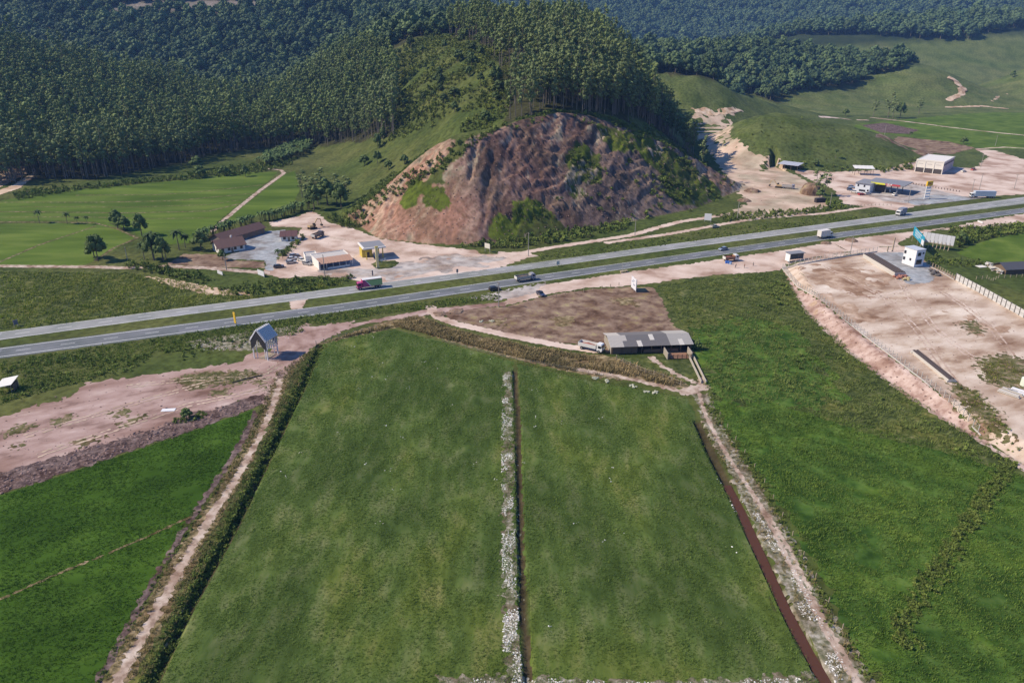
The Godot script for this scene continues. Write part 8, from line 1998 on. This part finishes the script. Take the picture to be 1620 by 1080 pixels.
	for q in [[[Vector2(-129.08, -162.27), Vector2(-119.17, -181.62), Vector2(-79.07, -195.84), Vector2(-70.72, -202.24), Vector2(-62.81, -169.73), Vector2(-80.87, -161.30), Vector2(-110.06, -132.74)], 3.2, 0.3, 1.0], [[Vector2(-107.96, -129.48), Vector2(-67.08, -167.64), Vector2(-65.57, -173.30), Vector2(-77.03, -167.98), Vector2(-113.21, -137.63)], 0.9, 0.4, 1.6], [[Vector2(-24.08, -237.24), Vector2(16.43, -257.08), Vector2(45.69, -264.34), Vector2(53.98, -263.60), Vector2(55.83, -217.22), Vector2(29.54, -209.51), Vector2(8.01, -213.56)], 2.6, 0.3, 1.0], [[Vector2(112.90, -288.32), Vector2(172.04, -302.68), Vector2(167.32, -267.96), Vector2(168.45, -224.53), Vector2(116.02, -142.05), Vector2(112.96, -153.27), Vector2(110.05, -211.46)], 3.4, 0.3, 0.9], [[Vector2(108.47, -271.94), Vector2(108.69, -208.40), Vector2(112.28, -151.94), Vector2(109.41, -158.43), Vector2(102.16, -207.53)], 2.0, 0.4, 1.2], [[Vector2(-108.80, -376.56), Vector2(-61.93, -332.78), Vector2(7.74, -309.70), Vector2(-27.75, -279.18), Vector2(-77.34, -280.82), Vector2(-92.86, -277.55)], 6.0, 0.3, 0.8], [[Vector2(-62.30, -335.03), Vector2(-14.40, -324.04), Vector2(18.13, -341.95), Vector2(61.60, -369.69), Vector2(138.82, -446.90), Vector2(141.47, -536.02), Vector2(68.89, -432.54), Vector2(20.70, -414.85), Vector2(-27.94, -364.69)], 2.6, 0.3, 1.5], [[Vector2(179.79, -745.66), Vector2(168.67, -574.90), Vector2(194.20, -504.72), Vector2(183.17, -432.07), Vector2(136.56, -380.80), Vector2(134.21, -418.11)], 11.0, 0.4, 1.3]]:
		for p in spots(q[0], q[1], rng, 0.5): cp.append(stand(p, rng.randf_range(q[2], q[3]), rng, 0.0, 0.4, 0.4))
	masses("clods", cl, cp, tints(cp.size(), Color(0.5, 0.45, 0.45), Color(1.15, 1.1, 1.1), rng, 0.15))

func water_in_drain() -> void:
	var line: Array = [Vector2(46.39, -133.45), Vector2(46.78, -124.38), Vector2(46.64, -116.21), Vector2(46.50, -106.24), Vector2(46.40, -96.00), Vector2(46.82, -87.11), Vector2(47.30, -80.81), Vector2(47.49, -73.46)]
	var g := Geo.new()
	for i in line.size() - 1:
		var a: Vector2 = line[i]
		var b: Vector2 = line[i + 1]
		var n := Vector2(-(b - a).y, (b - a).x).normalized() * 0.95
		g.quad(Vector3(a.x - n.x, -0.42, a.y - n.y), Vector3(a.x + n.x, -0.42, a.y + n.y), Vector3(b.x + n.x, -0.42, b.y + n.y), Vector3(b.x - n.x, -0.42, b.y - n.y))
	tag(top("water", g.mesh(mats["muddy_water"])), "", "", "", "structure")

func things() -> void:
	water_in_drain()
	barn()
	gate_tower()
	farm_houses()
	restaurant()
	fuel_station_near()
	fuel_station_far()
	warehouse()
	open_sheds()
	yard_things()
	small_things()
	traffic()
	single_trees()
	undergrowth()
	grasses()

func palette() -> void:
	for q in [["weathered_timber", lin(0.12, 0.095, 0.075), 0.9], ["raw_timber", lin(0.34, 0.27, 0.19), 0.85], ["barn_timber", lin(0.14, 0.095, 0.065), 0.9], ["pole_concrete", lin(0.30, 0.28, 0.25), 0.9], ["station_roof", lin(0.20, 0.20, 0.21), 0.6], ["dark_pane", lin(0.02, 0.022, 0.028), 0.15], ["car_glass", lin(0.015, 0.018, 0.022), 0.12], ["emblem_white", lin(0.72, 0.71, 0.68), 0.6], ["fascia_red", lin(0.42, 0.05, 0.05), 0.5], ["billboard_white", lin(0.62, 0.62, 0.64), 0.7], ["print_white", lin(0.6, 0.6, 0.58), 0.5], ["print_grey", lin(0.2, 0.22, 0.3), 0.7], ["sign_back", lin(0.13, 0.13, 0.15), 0.6], ["cream_board", lin(0.60, 0.57, 0.48), 0.7], ["chassis_black", lin(0.02, 0.02, 0.02), 0.8], ["container_black", lin(0.03, 0.025, 0.03), 0.6], ["tank_pale", lin(0.62, 0.66, 0.55), 0.5], ["barrel_blue_0", lin(0.03, 0.12, 0.42), 0.4]]:
		paint(q[0], q[1], q[2])

func _ready() -> void:
	var cam := Camera3D.new()
	cam.name = "camera"
	cam.fov = 50.0
	cam.near = 0.5
	cam.far = 9000.0
	cam.position = Vector3(0, 90, 0)
	cam.rotation_degrees.x = -23.0
	add_child(cam)
	cam.current = true
	var world := WorldEnvironment.new()
	world.name = "world_environment"
	var e := Environment.new()
	e.background_mode = Environment.BG_SKY
	var sky := ProceduralSkyMaterial.new()
	sky.sky_top_color = Color(0.28, 0.44, 0.70)
	sky.sky_horizon_color = Color(0.62, 0.72, 0.84)
	sky.sky_curve = 0.15
	sky.ground_bottom_color = Color(0.12, 0.14, 0.10)
	sky.ground_horizon_color = Color(0.45, 0.52, 0.58)
	e.sky = Sky.new()
	e.sky.sky_material = sky
	e.tonemap_mode = Environment.TONE_MAPPER_LINEAR
	e.tonemap_exposure = 1.38
	e.sdfgi_enabled = true
	e.ssao_enabled = true
	e.ssil_enabled = true
	e.fog_enabled = true
	e.fog_density = 0.00008
	e.fog_light_color = Color(0.46, 0.62, 0.84)
	world.environment = e
	add_child(world)
	var sun := DirectionalLight3D.new()
	sun.name = "sun"
	sun.light_energy = 1.5
	sun.light_color = Color(1.0, 0.945, 0.86)
	sun.light_angular_distance = 0.5
	sun.shadow_enabled = true
	sun.basis = Basis.looking_at(Vector3(0.72, -0.68, -0.03).normalized())
	add_child(sun)

	noise_a = noise_of(5, 0.01, 3)
	noise_b = noise_of(6, 0.01, 3)
	noise_c = noise_of(7, 0.05, 5)
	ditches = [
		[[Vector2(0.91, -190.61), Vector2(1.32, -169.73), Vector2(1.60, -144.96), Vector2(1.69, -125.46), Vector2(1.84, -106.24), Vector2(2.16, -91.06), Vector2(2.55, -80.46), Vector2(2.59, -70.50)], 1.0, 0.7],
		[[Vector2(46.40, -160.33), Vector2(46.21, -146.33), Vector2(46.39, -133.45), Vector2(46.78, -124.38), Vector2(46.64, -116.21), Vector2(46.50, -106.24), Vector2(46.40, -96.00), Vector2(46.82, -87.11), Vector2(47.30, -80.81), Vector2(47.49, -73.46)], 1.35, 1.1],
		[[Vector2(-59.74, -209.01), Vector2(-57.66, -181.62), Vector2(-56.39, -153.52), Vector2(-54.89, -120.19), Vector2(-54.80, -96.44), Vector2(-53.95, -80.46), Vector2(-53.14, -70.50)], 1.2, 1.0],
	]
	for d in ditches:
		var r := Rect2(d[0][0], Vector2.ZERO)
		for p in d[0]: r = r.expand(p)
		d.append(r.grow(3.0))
	ground_materials()
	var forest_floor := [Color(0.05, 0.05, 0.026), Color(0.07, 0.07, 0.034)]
	var hillgrass := [Color(0.092, 0.120, 0.038), Color(0.125, 0.148, 0.058)]
	var crest: Array = [Vector2(-1.67, -402.06), Vector2(17.84, -430.97), Vector2(43.14, -433.53), Vector2(78.74, -498.14), Vector2(115.87, -576.53), Vector2(139.03, -588.29)]
	crest.append_array([Vector2(118, -450), Vector2(128, -520), Vector2(132, -620), Vector2(125, -720), Vector2(110, -800), Vector2(0, -800), Vector2(-60, -740), Vector2(-28, -650), Vector2(-12, -540), Vector2(-6, -470)])
	var planted: Array = [Vector2(-343.61, -458.66), Vector2(-322.52, -462.71), Vector2(-317.63, -477.41), Vector2(-312.63, -486.20), Vector2(-273.95, -483.97), Vector2(-253.83, -522.03), Vector2(-240.24, -554.42), Vector2(-237.56, -584.41), Vector2(-205.50, -624.68), Vector2(-176.26, -634.06), Vector2(-136.93, -602.85), Vector2(-101.37, -548.40), Vector2(-78.78, -516.57)]
	planted.append_array([Vector2(-95, -640), Vector2(-130, -760), Vector2(-75, -790), Vector2(0, -860), Vector2(100, -1500), Vector2(-1300, -1800), Vector2(-1300, -800), Vector2(-560, -500)])
	build_terrain([
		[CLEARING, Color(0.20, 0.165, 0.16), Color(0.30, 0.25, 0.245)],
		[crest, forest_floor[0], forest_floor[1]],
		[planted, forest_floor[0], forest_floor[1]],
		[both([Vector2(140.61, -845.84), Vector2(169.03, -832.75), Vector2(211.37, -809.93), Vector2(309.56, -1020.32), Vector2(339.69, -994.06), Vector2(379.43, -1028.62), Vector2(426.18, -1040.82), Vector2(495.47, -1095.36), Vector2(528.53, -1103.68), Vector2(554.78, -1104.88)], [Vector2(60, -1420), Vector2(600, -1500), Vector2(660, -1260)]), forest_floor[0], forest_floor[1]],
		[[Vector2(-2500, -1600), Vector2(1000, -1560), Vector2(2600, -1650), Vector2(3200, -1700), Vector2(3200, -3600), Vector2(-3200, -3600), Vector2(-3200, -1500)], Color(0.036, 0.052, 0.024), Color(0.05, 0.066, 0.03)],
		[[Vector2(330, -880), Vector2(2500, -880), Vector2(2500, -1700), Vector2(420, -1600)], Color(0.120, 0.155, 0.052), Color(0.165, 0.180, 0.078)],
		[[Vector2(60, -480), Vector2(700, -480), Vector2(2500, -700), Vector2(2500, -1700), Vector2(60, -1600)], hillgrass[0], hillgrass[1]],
	])
	highway()
	lowlands()
	grow_kinds()
	forests()
	palette()
	things()
